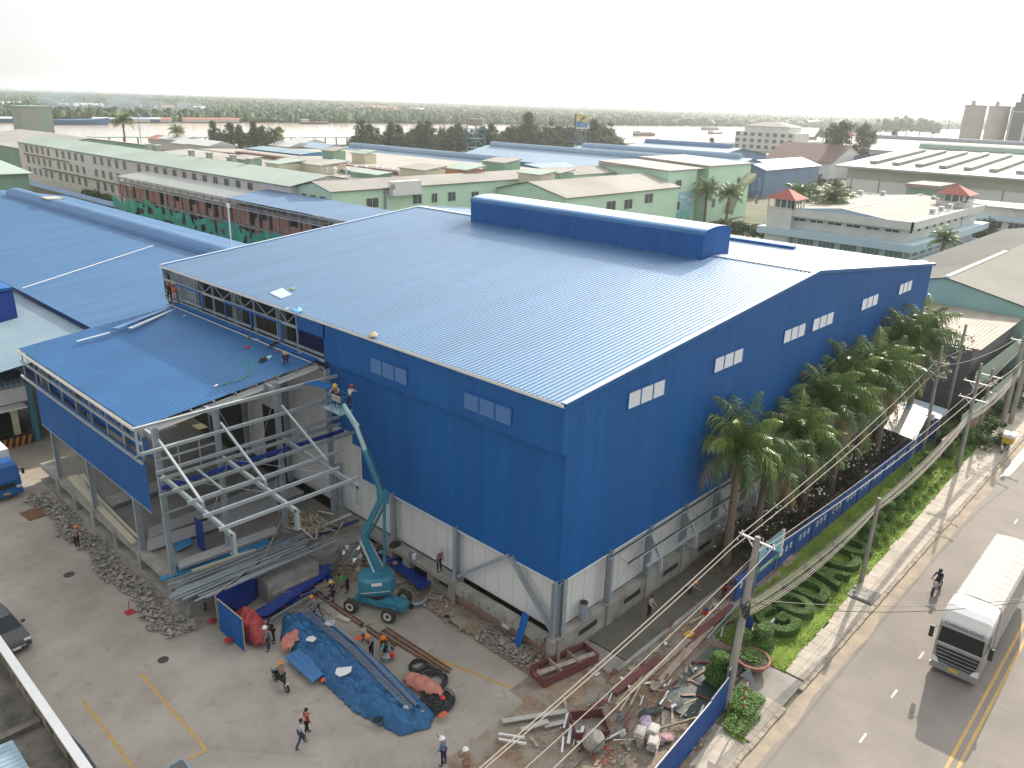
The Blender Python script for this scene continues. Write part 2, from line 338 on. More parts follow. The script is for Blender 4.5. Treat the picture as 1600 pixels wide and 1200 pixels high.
# excavated ground round the corner
DIRT = mat('dug_earth', (0.30, 0.22, 0.145), 0.95, col2=(0.17, 0.10, 0.06), scale=0.9, bump=0.9, bscale=6); stain(DIRT, 0.85, 0.55, (0.29, 0.27, 0.23), (0.42, 0.58)); stain(DIRT, 0.5, 3.0, (0.08, 0.055, 0.04), (0.6, 0.7))
def dirt_h(x, y):
    h = 0.02+0.10*noise.noise(V((x*0.9, y*0.9, 1)))+0.05*noise.noise(V((x*3, y*3, 1)))
    h += 0.45*math.exp(-((x+1.6)**2/0.7+(y-6.3)**2/3.0)) + 0.22*math.exp(-((y+4.6)**2/0.35))*(1 if x > 1 else 0)
    if x < -8: h = 0.02
    return max(h, 0.012)
b = MB()
def grid(b, x0, x1, y0, y1, st, m, hf, inside=lambda x, y: True):
    nx, ny = int((x1-x0)/st), int((y1-y0)/st); idx = {}; vs = []; fs = []
    for i in range(nx+1):
        for j in range(ny+1):
            x, y = x0+i*st, y0+j*st
            if inside(x, y): idx[(i, j)] = len(vs); vs.append((x, y, hf(x, y)))
    for i in range(nx):
        for j in range(ny):
            q = [idx.get(k) for k in ((i, j), (i+1, j), (i+1, j+1), (i, j+1))]
            if None not in q: fs.append(tuple(q))
    b.raw(vs, fs, m)
def in_dirt(x, y):
    if y > 0: return x > -2.3+0.25*noise.noise(V((y, 3, 0))) and x < -0.1 and y < 19.5 or (-5 < x < -0.1 and 14 < y < 19.5)
    if y > -1.1+0.35*noise.noise(V((x*2, 0, 0))): return x > -3.8
    return x > -9.8+0.5*noise.noise(V((y*2, 1, 0))) and y > -9.2-(2.5-x)*0.22
grid(b, -12, 30, -14, 20, 0.2, DIRT, dirt_h, in_dirt); b.build('excavated_earth', kind='structure', smooth=True)
b = MB(); b.box(2.6, 60, -3.15, -0.42, -0.1, 0.14, WETC); b.box(1.0, 2.55, -3.1, -0.9, -0.1, 0.10, FLOOR)
b.box(1.5, 60, -3.42, -3.2, -0.1, 0.24, CONC); b.build('fresh_concrete_path', kind='structure')
SOIL = mat('planting_soil', (0.15, 0.12, 0.09), 0.95, col2=(0.08, 0.07, 0.05), scale=2, bump=0.8, bscale=8)
b = MB(); grid(b, 14, 60, -5.0, 0.0, 0.4, SOIL, lambda x, y: 0.17+0.12*noise.noise(V((x, y, 0)))); b.build('planting_bed', kind='structure')

# ================= MAIN WAREHOUSE =================
W = thing('warehouse', 'large new blue metal warehouse with white ribbed roof sheets and unfinished lower walls', 'warehouse', (0, 0, 0))
def roofz(x): return E0+(ER-E0)*x/RX if x < RX else ER-(ER-E0)*(x-RX)/(BW-RX)
sl = (ER-E0)/RX; sr = (ER-E0)/(BW-RX)
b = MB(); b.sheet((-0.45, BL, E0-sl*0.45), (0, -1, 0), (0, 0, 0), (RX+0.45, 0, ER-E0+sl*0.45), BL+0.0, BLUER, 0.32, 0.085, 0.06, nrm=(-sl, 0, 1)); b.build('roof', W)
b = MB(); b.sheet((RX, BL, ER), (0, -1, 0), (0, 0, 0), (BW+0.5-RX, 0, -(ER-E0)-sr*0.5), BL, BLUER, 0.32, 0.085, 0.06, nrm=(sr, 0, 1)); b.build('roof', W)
RC = mat('pale_roof_trim', (0.42, 0.52, 0.62), 0.4, var=0.1)
b = MB(); b.bar((RX-0.3, -0.05, ER+0.02), (RX-0.3, 8.5, ER+0.02), 0.6, 0.05, RC); b.bar((RX+0.3, -0.05, ER+0.02), (RX+0.3, 8.5, ER+0.02), 0.6, 0.05, RC)
b.build('ridge_cap', W); b = MB(); b.bar((RX, 35.3, ER+0.06), (RX, BL, ER+0.06), 0.9, 0.06, RC)
b.build('ridge_cap', W)
# verge trims on gables, eave gutter
for yy in (-0.06, BL+0.06):
    b = MB()
    b.bar((-0.5, yy, E0-sl*0.5-0.02), (RX, yy, ER-0.02), 0.30, 0.22, BLUEW); b.bar((RX, yy, ER-0.02), (BW+0.5, yy, E0-sr*0.5-0.02), 0.30, 0.22, BLUEW)
    b.bar((-0.5, yy, E0-sl*0.5+0.11), (RX, yy, ER+0.11), 0.34, 0.03, RC); b.bar((RX, yy, ER+0.11), (BW+0.5, yy, E0-sr*0.5+0.11), 0.34, 0.03, RC)
    b.build('verge_trim', W)
b = MB(); b.box(-0.62, -0.60, -0.15, BL+0.1, E0-0.14, E0+0.02, WHITE); b.box(-0.60, -0.42, -0.15, BL+0.1, E0-0.16, E0-0.14, WHITE); b.box(-0.47, -0.44, -0.15, BL+0.1, E0-0.14, E0-0.07, WHITE)
b.box(-0.60, -0.48, -0.12, BL, E0-0.13, E0-0.10, RUST); b.build('gutter', W)
# upper fascia band on the long side, proud of the wall (y from 0 to 24.4 is clad)
FZ = 12.86
b = MB()
b.sheet((-0.40, 24.4, 0), (0, -1, 0), (0, 0, E0-1.25), (0, 0, E0-0.16), 3.4, BLUEW, 0.2, 0.05, 0.02, nrm=(-1, 0, 0))
b.sheet((-0.40, 21.2, 0), (0, -1, 0), (0, 0, FZ), (0, 0, E0-0.16), 21.25, BLUEW, 0.2, 0.05, 0.02, nrm=(-1, 0, 0))
b.box(-0.40, -0.02, -0.05, 21.2, FZ-0.04, FZ-0.01, BLUEW); b.box(-0.41, 0.0, -0.09, -0.055, FZ, E0-0.2, BLUEW)
b.build('wall_fascia', W)
# long wall below the fascia, stepped unfinished edge
def wseg(b, y0, y1, z0, z1): b.sheet((-0.02, y1, 0), (0, -1, 0), (0, 0, z0), (0, 0, z1), y1-y0, BLUEW, 0.2, 0.045, 0.018, nrm=(-1, 0, 0))
b = MB(); wseg(b, 18.9, 21.3, 8.1, FZ-0.05); wseg(b, 17.9, 18.9, 7.3, FZ-0.05); wseg(b, 0, 17.9, 4.95, FZ-0.05); b.build('wall', W, 'blue ribbed long wall with stepped unfinished edge')
# gable wall
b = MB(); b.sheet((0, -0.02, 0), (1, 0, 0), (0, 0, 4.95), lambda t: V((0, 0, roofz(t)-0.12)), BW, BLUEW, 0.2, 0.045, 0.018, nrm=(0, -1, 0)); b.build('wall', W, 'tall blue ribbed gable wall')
b = MB(); b.box(BW-0.02, BW+0.02, 0, BL, 1.5, E0-0.1, BLUEW); b.box(0, BW, BL-0.02, BL+0.02, 9, E0-0.1, BLUEW)
b.poly([(0, BL, E0-0.1), (BW, BL, E0-0.1), (RX, BL, ER-0.1)], BLUEW); b.build('rear_wall', W)
b = MB(); b.bar((-0.03, -0.03, 4.95), (-0.03, -0.03, FZ), 0.12, 0.12, BLUEW); b.bar((-0.05, -0.08, 4.93), (-0.05, 17.9, 4.93), 0.05, 0.06, WHITE); b.bar((-0.05, -0.06, 4.93), (BW, -0.06, 4.93), 0.05, 0.06, WHITE); b.build('corner_flashing', W)
# louvre windows
LV = mat('louvre_sky_lit', (0.72, 0.75, 0.78), 0.35); LVB = mat('louvre_blue', (0.10, 0.24, 0.50), 0.4)  # gable slats painted pale to carry the sky they reflect
def louvre(o, u, nrm, wd, ht, m, z):
    o, u, nrm = V(o), V(u), V(nrm); b = MB(); fr = BLUEW; U = V((0, 0, 1))
    b.bar(o-U*.04, o+u*wd-U*.04, .08, .08, fr); b.bar(o+U*(ht+.04), o+u*wd+U*(ht+.04), .08, .10, fr)
    for k in range(4): b.bar(o+u*(wd*k/3)-U*.06, o+u*(wd*k/3)+U*(ht+.08), .09, .09, fr)
    f = b.build('louvre_window', W); b = MB(); p0 = o-nrm*0.05; b.poly([p0, p0+u*wd, p0+u*wd+U*ht, p0+U*ht], DARK)  # dark sheet behind the slats paints shade into the gaps
    ns = 9
    for k in range(ns):
        z0 = (k+0.1)*ht/ns; a = o+nrm*0.055+U*z0; t = o-nrm*0.02+U*(z0+ht/ns*0.62)
        for q in range(3):
            ua, ub = u*(wd*q/3+.06), u*(wd*(q+1)/3-.06)
            b.poly([a+ua, a+ub, t+ub, t+ua], m)
    b.build('slats', f)
for x0, x1 in ((5.2, 8.9), (14.65, 18.4), (24.55, 28.15), (29.5, 33.4), (39.4, 43.2), (48.6, 52.1)):
    louvre((x0, -0.06, 13.95), (1, 0, 0), (0, -1, 0), x1-x0, 0.95, LV, 0)
for y0, y1 in ((16.0, 12.3), (7.3, 3.55)):
    louvre((-0.44, y0, 13.45), (0, -1, 0), (-1, 0, 0), y0-y1, 0.95, LVB, 0)
# ridge ventilator (monitor)


# ridge ventilator
f = MB(); x0, x1, y0, y1, zt, zb = 26.9, 31.1, 8.6, 35.2, 20.75, 18.5
f.sheet((x0, y1, 0), (0, -1, 0), (0, 0, zb), (0, 0, zt-0.25), y1-y0, BLUEW, 0.2, 0.045, 0.018, nrm=(-1, 0, 0))
f.sheet((x1, y0, 0), (0, 1, 0), (0, 0, zb), (0, 0, zt-0.25), y1-y0, BLUEW, 0.2, 0.045, 0.018, nrm=(1, 0, 0))
def mtop(t): return zt+0.28*math.sin(math.pi*min(max(t/(x1-x0), 0), 1))
for yy, n_ in ((y0-.01, (0, -1, 0)), (y1+.01, (0, 1, 0))):
    f.sheet((x0, yy, 0), (1, 0, 0), (0, 0, zb-0.3), lambda t: V((0, 0, mtop(t)-0.03)), x1-x0, BLUEW, 0.2, 0.045, 0.018, nrm=n_)
vt = f.build('ridge_ventilator', W)
f = MB(); pr = [(x0-0.03, zt-0.30), (x0+0.02, zt-0.08), (x0+0.12, zt+0.02)]+[(x0+0.4+i*0.55, zt+0.05+0.24*math.sin(math.pi*(0.4+i*0.55)/(x1-x0))) for i in range(7)]+[(x1-0.12, zt+0.02), (x1+.03, zt-0.3)]
k = int((y1-y0)/0.34)
for i in range(len(pr)-1):
    (xa, za), (xb, zb_) = pr[i], pr[i+1]
    f.sheet((xa, y1+0.08, za), (0, -1, 0), (0, 0, 0), (xb-xa, 0, zb_-za), y1-y0+0.16, RC if 2 < i < 99 else BLUE, 0.34, 0.05, 0.02, nrm=(-(zb_-za), 0, xb-xa))
f.build('curved_cap', vt)
f = MB()
for i in range(19): y = y0+0.7+i*1.45; f.box(x0-0.06, x0-0.02, y, y+0.1, zb-0.12, zb+0.02, WHITE)
f.box(x0-0.12, x0+0.02, y0, y1, zb-0.16, zb-0.10, DARK); f.build('vent_brackets', vt)
f = MB(); f.box(47, 47.6, 10, 22, roofz(47)+0.1, roofz(47)+0.42, BLUEW); f.build('roof_gutter_box', W)
# plinth with pads, vents, brick infill
PZ = 1.5
b = MB(); b.box(0.0, BW, -0.32, 0.3, 0, PZ-0.02, CONC)
for i, x in enumerate([0.0, 4.62, 8.75, 12.95, 17.2, 21.4, 25.6, 29.8, 34, 38.2, 42.4, 46.6]):
    b.box(x-0.3, x+0.32, -0.42, 0.33, 0, PZ+0.05, CONC)
b.box(4.3, BW, -0.36, -0.325, 1.22, 1.42, CONC)
b.build('plinth', W)
for xx in (1.7, 6.2, 10.6, 15.0, 19.3, 23.6, 27.8): b = MB(); b.box(xx, xx+1.75, -0.335, -0.31, 0.72, 1.08, DARK); b.build('plinth_vent', W)  # dark slabs on solid concrete, painting the shade of openings
BRK = brick_mat('infill_brick', (0.42, 0.20, 0.13), (0.36, 0.24, 0.18), (0.42, 0.40, 0.37), 3.2, 0.62, 0.26, 'y')
b = MB(); b.box(-0.62, 0.0, 0.4, 8.0, 1.12, 1.42, CONC); b.box(-0.35, -0.05, 0.4, 7.8, -0.05, 1.12, BRK); b.box(-0.37, -0.36, 3.3, 3.9, 0.3, 0.95, PANEL)
for i in range(26):
    y = 0.5+i*0.28; b.box(-0.70-0.12*rnd.random(), -0.05, y, y+0.26, 1.0, 1.40+0.06*rnd.random(), CONC)
for y in (-0.02, 8.17, 14.4, 20.4): b.box(-0.55, 0.3, y-0.3, y+0.3, -0.1, PZ, CONC)
b.box(-0.62, 0.3, 8.47, 20.2, 1.12, 1.42, CONC)
for y in (10.1, 12.6): b.box(-0.5, 0, y-0.25, y+0.45, -0.1, 1.12, CONC)
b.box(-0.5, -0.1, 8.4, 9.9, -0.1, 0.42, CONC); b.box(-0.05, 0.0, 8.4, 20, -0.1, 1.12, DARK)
b.build('plinth', W, 'broken concrete plinth with red brick infill')
# inner walls: white sandwich panels
b = MB()
b.box(0.34, 0.44, 0.3, 36.0, PZ, 11.6, PANEL)
for y in [0.3+i*1.15 for i in range(31)]: b.box(0.332, 0.345, y, y+0.012, PZ, 11.6, STEEL)
b.box(0.3, BW, 0.34, 0.44, PZ, 6.5, PANEL)
for x in [0.5+i*1.15 for i in range(48)]: b.box(x, x+0.012, 0.332, 0.345, PZ, 6.2, STEEL)
b.build('inner_wall', W)
b = MB(); b.box(0.4, BW, 0.4, BL, PZ-0.1, PZ-0.02, FLOOR); b.box(0.9, 1.0, 27, BL, PZ, 15.4, DARK); b.box(0.36, 0.46, 36.0, BL, 1.5, 8.0, DARK)  # floor, plus dark sheets that paint the shade inside the hall
b.build('inner_floor_and_shade', W)
# door openings as dark slabs, their shade painted on the inner wall behind the canopy
b = MB(); b.box(0.30, 0.33, 27.6, 31.5, PZ, 6.6, DARK); b.box(0.30, 0.33, 34.3, 36.0, PZ, 9.0, DARK); b.build('opening_shade', W)
# columns of the long side and gable side
def col(x, y, z0, z1, w_=0.22, h_=0.38, up=(1, 0, 0), par=W, m=STEEL):
    b = MB(); b.ibeam((x, y, z0+.02), (x, y, z1), w_, h_, m, up, 0.03); b.box(x-0.26, x+0.26, y-0.22, y+0.22, z0, z0+0.03, m); return b.build('column', par)
for y in (0.0, 8.17, 14.4, 20.6, 27.2, 33.6, 39.8, 45.2): col(-0.12, y, PZ, 12.8 if y > 21 else 5.2, 0.24, 0.42, (1, 0, 0))
for x in [4.62, 8.75, 12.95, 17.2, 21.4, 25.6, 29.8, 34, 38.2]: col(x, -0.12, PZ, 5.2, 0.24, 0.42, (0, 1, 0))
col(0.25, -0.1, PZ, 5.2, 0.3, 0.42, (0, 1, 0))
b = MB(); b.bar((-0.15, 8.0, PZ+0.25), (-0.15, 3.75, 5.15), 0.2, 0.2, STEEL); b.bar((-0.15, 3.55, 5.15), (-0.15, 0.15, PZ+0.3), 0.26, 0.24, STEEL); b.build('brace', W)
b = MB(); b.cyl((-0.35, 0.12, 0.6), (-0.35, 0.12, 5.0), 0.08, mat('grey_pipe', (0.22, 0.25, 0.27), 0.5), n=10); b.build('downpipe', W)
# lean-to rails on the gable side: three long girts carried by beams
for k, (z, yo, xs) in enumerate(((4.88, -0.35, 4.2), (4.05, -0.75, 5.6), (3.35, -1.1, 7.2))):
    b = MB(); b.bar((xs, yo, z), (34, yo, z), 0.10, 0.16, GALVL); b.bar((xs, yo, z+0.07), (34, yo, z+0.07), 0.2, 0.02, GALVL); b.build('girt', W)
for x in (8.75, 12.95, 17.2, 21.4, 25.6, 29.8):
    b = MB(); b.bar((x-0.05, -0.1, 4.85), (x-0.05, -1.15, 3.2), 0.16, 0.2, STEEL); b.bar((x-0.05, -1.15, 3.25), (x-0.05, -1.15, 2.3), 0.2, 0.2, GALVL); b.bar((x-0.05, -0.1, 2.4), (x-0.05, -1.15, 2.35), 0.1, 0.1, GALVL)
    b.build('bracket', W)
for x in (4.62, 12.95): b = MB(); b.tube([(x+.2, -0.15, 4.9), (x+3.9, -0.15, 1.8)], 0.015, STEEL, 4); b.tube([(x+.2, -0.15, 1.8), (x+3.9, -0.15, 4.9)], 0.015, STEEL, 4); b.build('tie_rod', W)
# open eaves truss, y 21..45.3 (outer plane x=-0.42), girts
for z in (14.55, 13.25):
    b = MB(); b.bar((-0.42, 21.2 if z < 14 else 24.4, z), (-0.42, BL, z), 0.09, 0.18, GALV if z < 14 else GALVL); b.build('girt', W)
b = MB(); b.bar((-0.42, 21.2, FZ), (-0.42, BL, FZ), 0.12, 0.2, GALVL); b.bar((-0.35, 21.3, FZ-0.6), (-0.35, BL, FZ-0.6), 0.1, 0.16, GALV); b.build('girt', W)
b = MB()
for y in [24.6, 27.2, 30.4, 33.6, 36.8, 39.8, 42.6, 45.3]: b.bar((-0.30, y, FZ-0.1), (-0.30, y, E0-0.2), 0.10, 0.12, STEEL)
for i, y in enumerate([24.6, 27.2, 30.4, 33.6, 36.8, 39.8, 42.6]):
    y2 = [27.2, 30.4, 33.6, 36.8, 39.8, 42.6, 45.3][i]; ym = (y+y2)/2
    b.bar((-0.25, y+.1, E0-0.25), (-0.25, ym, 14.6), 0.05, 0.05, GALVL); b.bar((-0.25, y2-.1, E0-0.25), (-0.25, ym, 14.6), 0.05, 0.05, GALVL)
b.build('eaves_truss', W)
for y, y2 in ((43, 38.4), (34.6, 30.6), (30.5, 26.4)):
    b = MB()
    b.bar((-0.5, y, 14.5), (-0.5, y2, 14.5), 0.05, 0.14, BLUEW)
    b.bar((-0.5, y2, 14.5), (-0.5, y2, 13.2), 0.3, 0.05, BLUEW, (1, 0, 0)); b.bar((-0.5, y, 14.5), (-0.5, y, 13.2), 0.12, 0.05, BLUEW, (1, 0, 0))
    b.build('window_surround', W)
b = MB(); b.sheet((0.1, BL-.1, 0), (0, -1, 0), (0, 0, 12.8), (0, 0, E0-.4), 4.6, STEEL, 0.2, 0.045, 0.018, nrm=(-1, 0, 0)); b.build('inner_cladding', W)
b = MB(); b.sheet((-0.42, BL+0.02, 0), (1, 0, 0), (0, 0, FZ), (0, 0, E0-0.2), 4, STEEL, 0.2, 0.045, 0.018, nrm=(0, -1, 0)); b.build('end_cladding', W)
for y in (27.2, 33.6, 39.8):   # inner rafters and columns seen through the open band
    b = MB(); b.ibeam((0.1, y, 12.8), (0.1, y, E0-.25), 0.25, 0.5, STEEL, (1, 0, 0)); b.build('column', W)
# ================= LOADING CANOPY =================
K = thing('loading_canopy', 'lower blue ribbed canopy roof on grey steel columns with an open framed awning', 'canopy', (-12.65, 20.4, 0))
CX0, CX1, CY0, CY1 = -13.05, -0.45, 21.9, 43.2
cs = (12.72-11.25)/(CX1-CX0)
def cz(x): return 11.25+(x-CX0)*cs
b = MB(); b.sheet((CX0, CY1, cz(CX0)), (0, -1, 0), (0, 0, 0), lambda t: V((CX1-CX0, 0, (CX1-CX0)*cs)), CY1-CY0, BLUE, 0.33, 0.085, 0.06, nrm=(-cs, 0, 1)); b.build('roof', K)
b = MB(); b.bar((-0.62, CY0-.1, 12.86), (-0.62, CY1, 12.86), 0.75, 0.06, BLUEW); b.bar((-1.05, CY0, cz(-1.05)+0.08), (-1.05, CY1, cz(-1.05)+0.08), 0.05, 0.05, WHITE); b.build('flashing', K)
b = MB(); b.box(CX0-0.17, CX0-0.15, CY0, CY1, 11.03, 11.22, WHITE); b.box(CX0-0.15, CX0+0.02, CY0, CY1, 11.03, 11.05, WHITE); b.box(CX0-0.04, CX0-.02, CY0, CY1, 11.05, 11.2, WHITE); b.build('gutter', K)
for z, xx in ((10.35, -13.1), (9.15, -13.2)):
    b = MB(); b.bar((xx, 21.4, z), (xx, CY1-.2, z), 0.08, 0.16, GALVL); b.bar((xx, 21.4, z+.08), (xx, CY1-.2, z+.08), 0.15, 0.02, GALVL); b.build('girt', K)
b = MB(); ys = [21.9+i*2.65 for i in range(9)]
for i, y in enumerate(ys):
    b.bar((-12.9, y, 9.1), (-12.9, y, 11.05), 0.07, 0.07, GALVL)
    if i < 8:
        b.bar((-12.85, y, 11.0), (-12.85, y+1.3, 10.35), 0.045, 0.045, GALV); b.bar((-12.85, y+2.6, 11.0), (-12.85, y+1.3, 10.35), 0.045, 0.045, GALV)
b.build('eaves_truss', K)
b = MB(); b.sheet((-12.88, 41.2, 0), (0, -1, 0), (0, 0, 5.62), lambda t: V((0, 0, 9.2)), 19.4, BLUEW, 0.2, 0.045, 0.018, nrm=(-1, 0, 0))
b.sheet((-12.55, 38.0, 0), (0, -1, 0), (0, 0, 9.2), lambda t: V((0, 0, 10.3)), 16.3, BLUEW, 0.2, 0.045, 0.018, nrm=(-1, 0, 0))
b.bar((-12.9, 21.8, 5.6), (-12.9, 41.2, 5.6), .06, .04, GALVL); b.build('fascia_cladding', K)
for x, y, z1 in ((-12.65, 39.73, 11.1), (-12.65, 32.75, 11.1), (-12.65, 24.94, 11.1), (-12.65, 20.43, 11.6), (-8.83, 20.55, 11.9), (-4.6, 20.6, 12.4), (-0.75, 20.5, 12.5), (-8.83, 43, 11.5), (-4.6, 43, 12)):
    col(x, y, PZ, z1, 0.22, 0.34, (1, 0, 0), K)
for x in (-12.65, -8.83, -4.6):   # rafters under the roof
    b = MB(); b.ibeam((x, 20.6, cz(x)-0.35), (x, CY1-.2, cz(x)-0.35), 0.2, 0.36, STEEL); b.build('beam', K)
b = MB()
for i in range(9):
    x = CX0+0.3+i*1.5; b.bar((x, CY0-.2, cz(x)-0.12), (x, CY1, cz(x)-0.12), 0.07, 0.16, GALV)
b.build('purlins', K)
b = MB(); b.ibeam((CX0+.2, CY0+.05, cz(CX0)-.42), (CX1, CY0+.05, cz(CX1)-.42), 0.2, 0.34, PANEL, (0, 0, 1)); b.build('edge_beam', K)
for z, x0, x1 in ((11.9, -13.9, -0.1), (10.3, -13.7, -0.1), (8.87, -12.95, -0.1), (7.35, -12.95, -0.1)):
    b = MB(); y = 20.2; b.bar((x0, y, z), (x1, y, z+.06), 0.10, 0.18, GALVL if z > 8 else GALV); b.bar((x0, y, z+.1), (x1, y, z+.16), 0.2, 0.02, GALVL); b.build('girt', K)
b = MB(); b.bar((-13.75, 20.3, 11.85), (-13.75, 20.3, 10.25), .12, .12, GALVL); b.bar((-13.7, 20.3, 10.3), (-13.2, 22.4, 9.2), .08, .1, GALVL); b.build('end_post', K)
# awning frame projecting towards the yard
for x in (-12.65, -8.83, -4.6):
    b = MB(); b.ibeam((x, 20.2, 8.6), (x, 11.9, 8.08), 0.16, 0.28, GALVL if x < -4.7 else STEEL); b.ibeam((x, 11.95, 8.25), (x, 11.95, 7.0), 0.18, 0.3, GALVL, (0, 1, 0)); b.box(x-.15, x+.15, 11.75, 12.15, 6.97, 7.0, GALV); b.build('awning_beam', K)
    b = MB(); b.bar((x, 20.0, 11.0), (x, 15.1, 8.75), 0.12, 0.14, GALVL); b.bar((x, 15.1, 8.9), (x, 15.1, 8.3), 0.14, 0.1, GALVL); b.build('awning_strut', K)
for i, (y, z) in enumerate(((19.4, 8.78), (17.7, 8.68), (16.0, 8.57), (14.2, 8.46), (12.5, 8.35))):
    b = MB(); m_ = GALVL if i > 1 else GALV
    xe = (-0.6, -0.6, -2.7, -4.3, -4.1)[i]; b.bar((-13.1, y, z), (xe, y, z), 0.03, 0.18, m_); b.bar((-13.1, y+.05, z+.09), (xe, y+.05, z+.09), 0.13, 0.02, m_)
    if i == 0: b.bar((-13.1, y-.1, z-.5), (-0.4, y-.1, z-.5), 0.12, 0.26, BLUED)
    b.build('purlin', K)
b = MB(); b.bar((-11.0, 19.3, 8.9), (-11.0, 15.9, 8.66), .1, .12, GALV)
for x in (-12.6, -8.8):
    b.tube([(x, 19.5, 8.7), (x+3.8, 14.3, 8.3)], 0.014, GALV, 4); b.tube([(x+3.8, 19.5, 8.7), (x, 14.3, 8.3)], 0.014, GALV, 4)
b.tube([(-8.7, 20.5, 11.8), (-4.7, 20.5, 2)], 0.014, GALV, 4); b.tube([(-4.7, 20.5, 11.8), (-8.7, 20.5, 2)], 0.014, GALV, 4)
b.build('tie_rods', K)
for z in (6.1, 9.6): b = MB(); b.bar((-12.9, 20.3, z), (-9.2 if z > 8 else -0.4, 20.3, z+.05), .07, .12, GALV); b.build('girt', K)
for x in (-11.5, -10.2, -7.5, -6.2, -2.6): b = MB(); b.bar((x, 20.25, 7.3), (x, 20.25, 10.4 if x < -9 else 8.9), .05, .07, GALV); b.build('hanger', K)
for y in (27.0, 31.0, 35.0, 39.0): b = MB(); b.bar((-12.6, y, cz(-12.6)-.3), (-.6, y, cz(-.6)-.3), .1, .14, GALV); b.build('beam', K)
# platform
b = MB(); b.box(-12.9, -0.6, 20.3, 43.5, 1.2, PZ, FLOOR)
b.box(-12.95, -12.3, 18.2, 43.4, 1.12, PZ+0.02, CONC)
for y in (39.73, 36.2, 32.75, 28.8, 24.94, 20.43): b.box(-13.0, -12.25, y-0.3, y+0.3, -0.05, PZ+.04, CONC)
b.box(-13.1, -12.1, 17.9, 43.4, -0.05, 0.28, CONC); b.box(-12.0, -11.9, 18, 43.4, 0, 1.2, DARK)
for x0, x1 in ((-12.9, -0.6),): b.box(x0, x1, 18.1, 20.3, 1.15, PZ-0.03, FLOOR); b.box(x0, x1, 18.0, 18.3, 0, 1.45, CONC)
b.box(-8.9, -5.2, 15.8, 18.3, 0, 1.45, CONC); b.box(-8.7, -5.4, 15.6, 15.8, 0, 0.8, CONC); b.box(-4.9, -0.6, 16.6, 18.2, 0.0, 1.2, CONC)
b.build('platform', K)
# ================= RIVER AND FAR BANK =================
WATER = mat('river_water', (0.50, 0.43, 0.35), 0.16, col2=(0.46, 0.39, 0.32), scale=0.02, bump=0.4, bscale=0.25)
NB = [(-900, 560), (95, 443), (304, 430), (529, 385), (791, 330), (1100, 235), (1700, 60), (2600, -160)]
FB = [(4600, 160), (2600, 380), (1539, 622), (1310, 684), (575, 800), (203, 830), (-900, 960)]
flat('river', NB+FB, 0.3, WATER)
FARL = mat('far_bank_ground', (0.06, 0.09, 0.035), 0.95, col2=(0.035, 0.06, 0.025), scale=0.01)
flat('far_bank', [(-900, 961), (203, 831), (575, 801), (1310, 685), (1539, 623), (2600, 381), (4600, 161), (16000, -3000), (16000, 16000), (-3000, 16000)], 0.4, FARL)
LEAFM = [mat('leaf_dark', (0.035, 0.085, 0.018), 0.75, col2=(0.025, 0.062, 0.015), scale=0.3), mat('leaf_mid', (0.06, 0.125, 0.022), 0.75, col2=(0.04, 0.075, 0.02), scale=0.3), mat('leaf_light', (0.10, 0.14, 0.035), 0.75, col2=(0.07, 0.11, 0.03), scale=0.3)]
BARK = mat('tree_bark', (0.16, 0.12, 0.09), 0.95, col2=(0.09, 0.07, 0.05), scale=3)
PBARK = mat('palm_bark', (0.27, 0.20, 0.15), 0.9, col2=(0.15, 0.11, 0.08), scale=6, stretch=(1, 1, 3))
rf = random.Random(11)
def inb(x, y):   # beyond the far bank line
    for (xa, ya), (xb, yb) in zip(FB[::-1][:-1], FB[::-1][1:]):
        if xa <= x <= xb: return y > ya+(yb-ya)*(x-xa)/(xb-xa)
    return False
ICO = None
def ico():
    t = (1+5**.5)/2; v = [(-1, t, 0), (1, t, 0), (-1, -t, 0), (1, -t, 0), (0, -1, t), (0, 1, t), (0, -1, -t), (0, 1, -t), (t, 0, -1), (t, 0, 1), (-t, 0, -1), (-t, 0, 1)]
    f = [(0, 11, 5), (0, 5, 1), (0, 1, 7), (0, 7, 10), (0, 10, 11), (1, 5, 9), (5, 11, 4), (11, 10, 2), (10, 7, 6), (7, 1, 8), (3, 9, 4), (3, 4, 2), (3, 2, 6), (3, 6, 8), (3, 8, 9), (4, 9, 5), (2, 4, 11), (6, 2, 10), (8, 6, 7), (9, 8, 1)]
    n_ = math.sqrt(1+t*t); return [(a/n_, b/n_, c/n_) for a, b, c in v], f
IV, IF = ico()
def forest(name, label, pts):
    b = MB()
    for x, y, z, s_, h, k in pts:
        t = rf.random()*6.28; c, sn = math.cos(t), math.sin(t); q = [1+rf.uniform(-.35, .35) for _ in IV]
        b.raw([(x+s_*(a*c-bb*sn)*w_, y+s_*(a*sn+bb*c)*w_, z+h*(0.45+0.55*cc*w_)) for (a, bb, cc), w_ in zip(IV, q)], IF, LEAFM[k])
    return b.build(name, label=label, kind='stuff')
pts = []
hx, hy = math.cos(CY), math.sin(CY)
while len(pts) < 22000:
    dist = 700*math.exp(rf.random()**1.15*1.95); a = CY+rf.uniform(-0.64, 0.64); x, y = CAM.x+dist*math.cos(a), CAM.y+dist*math.sin(a)
    if not inb(x, y): continue
    far = dist > 1500
    if noise.noise(V((x*0.006, y*0.006, 3))) > 0.38 and not far: continue
    s_ = rf.uniform(2.2, 4.6)*(2.0 if far else 1); pts.append((x, y, 0, s_, rf.uniform(6, 13)*(1.0 if not far else 1.05), rf.choice((0, 0, 1, 1, 2))))
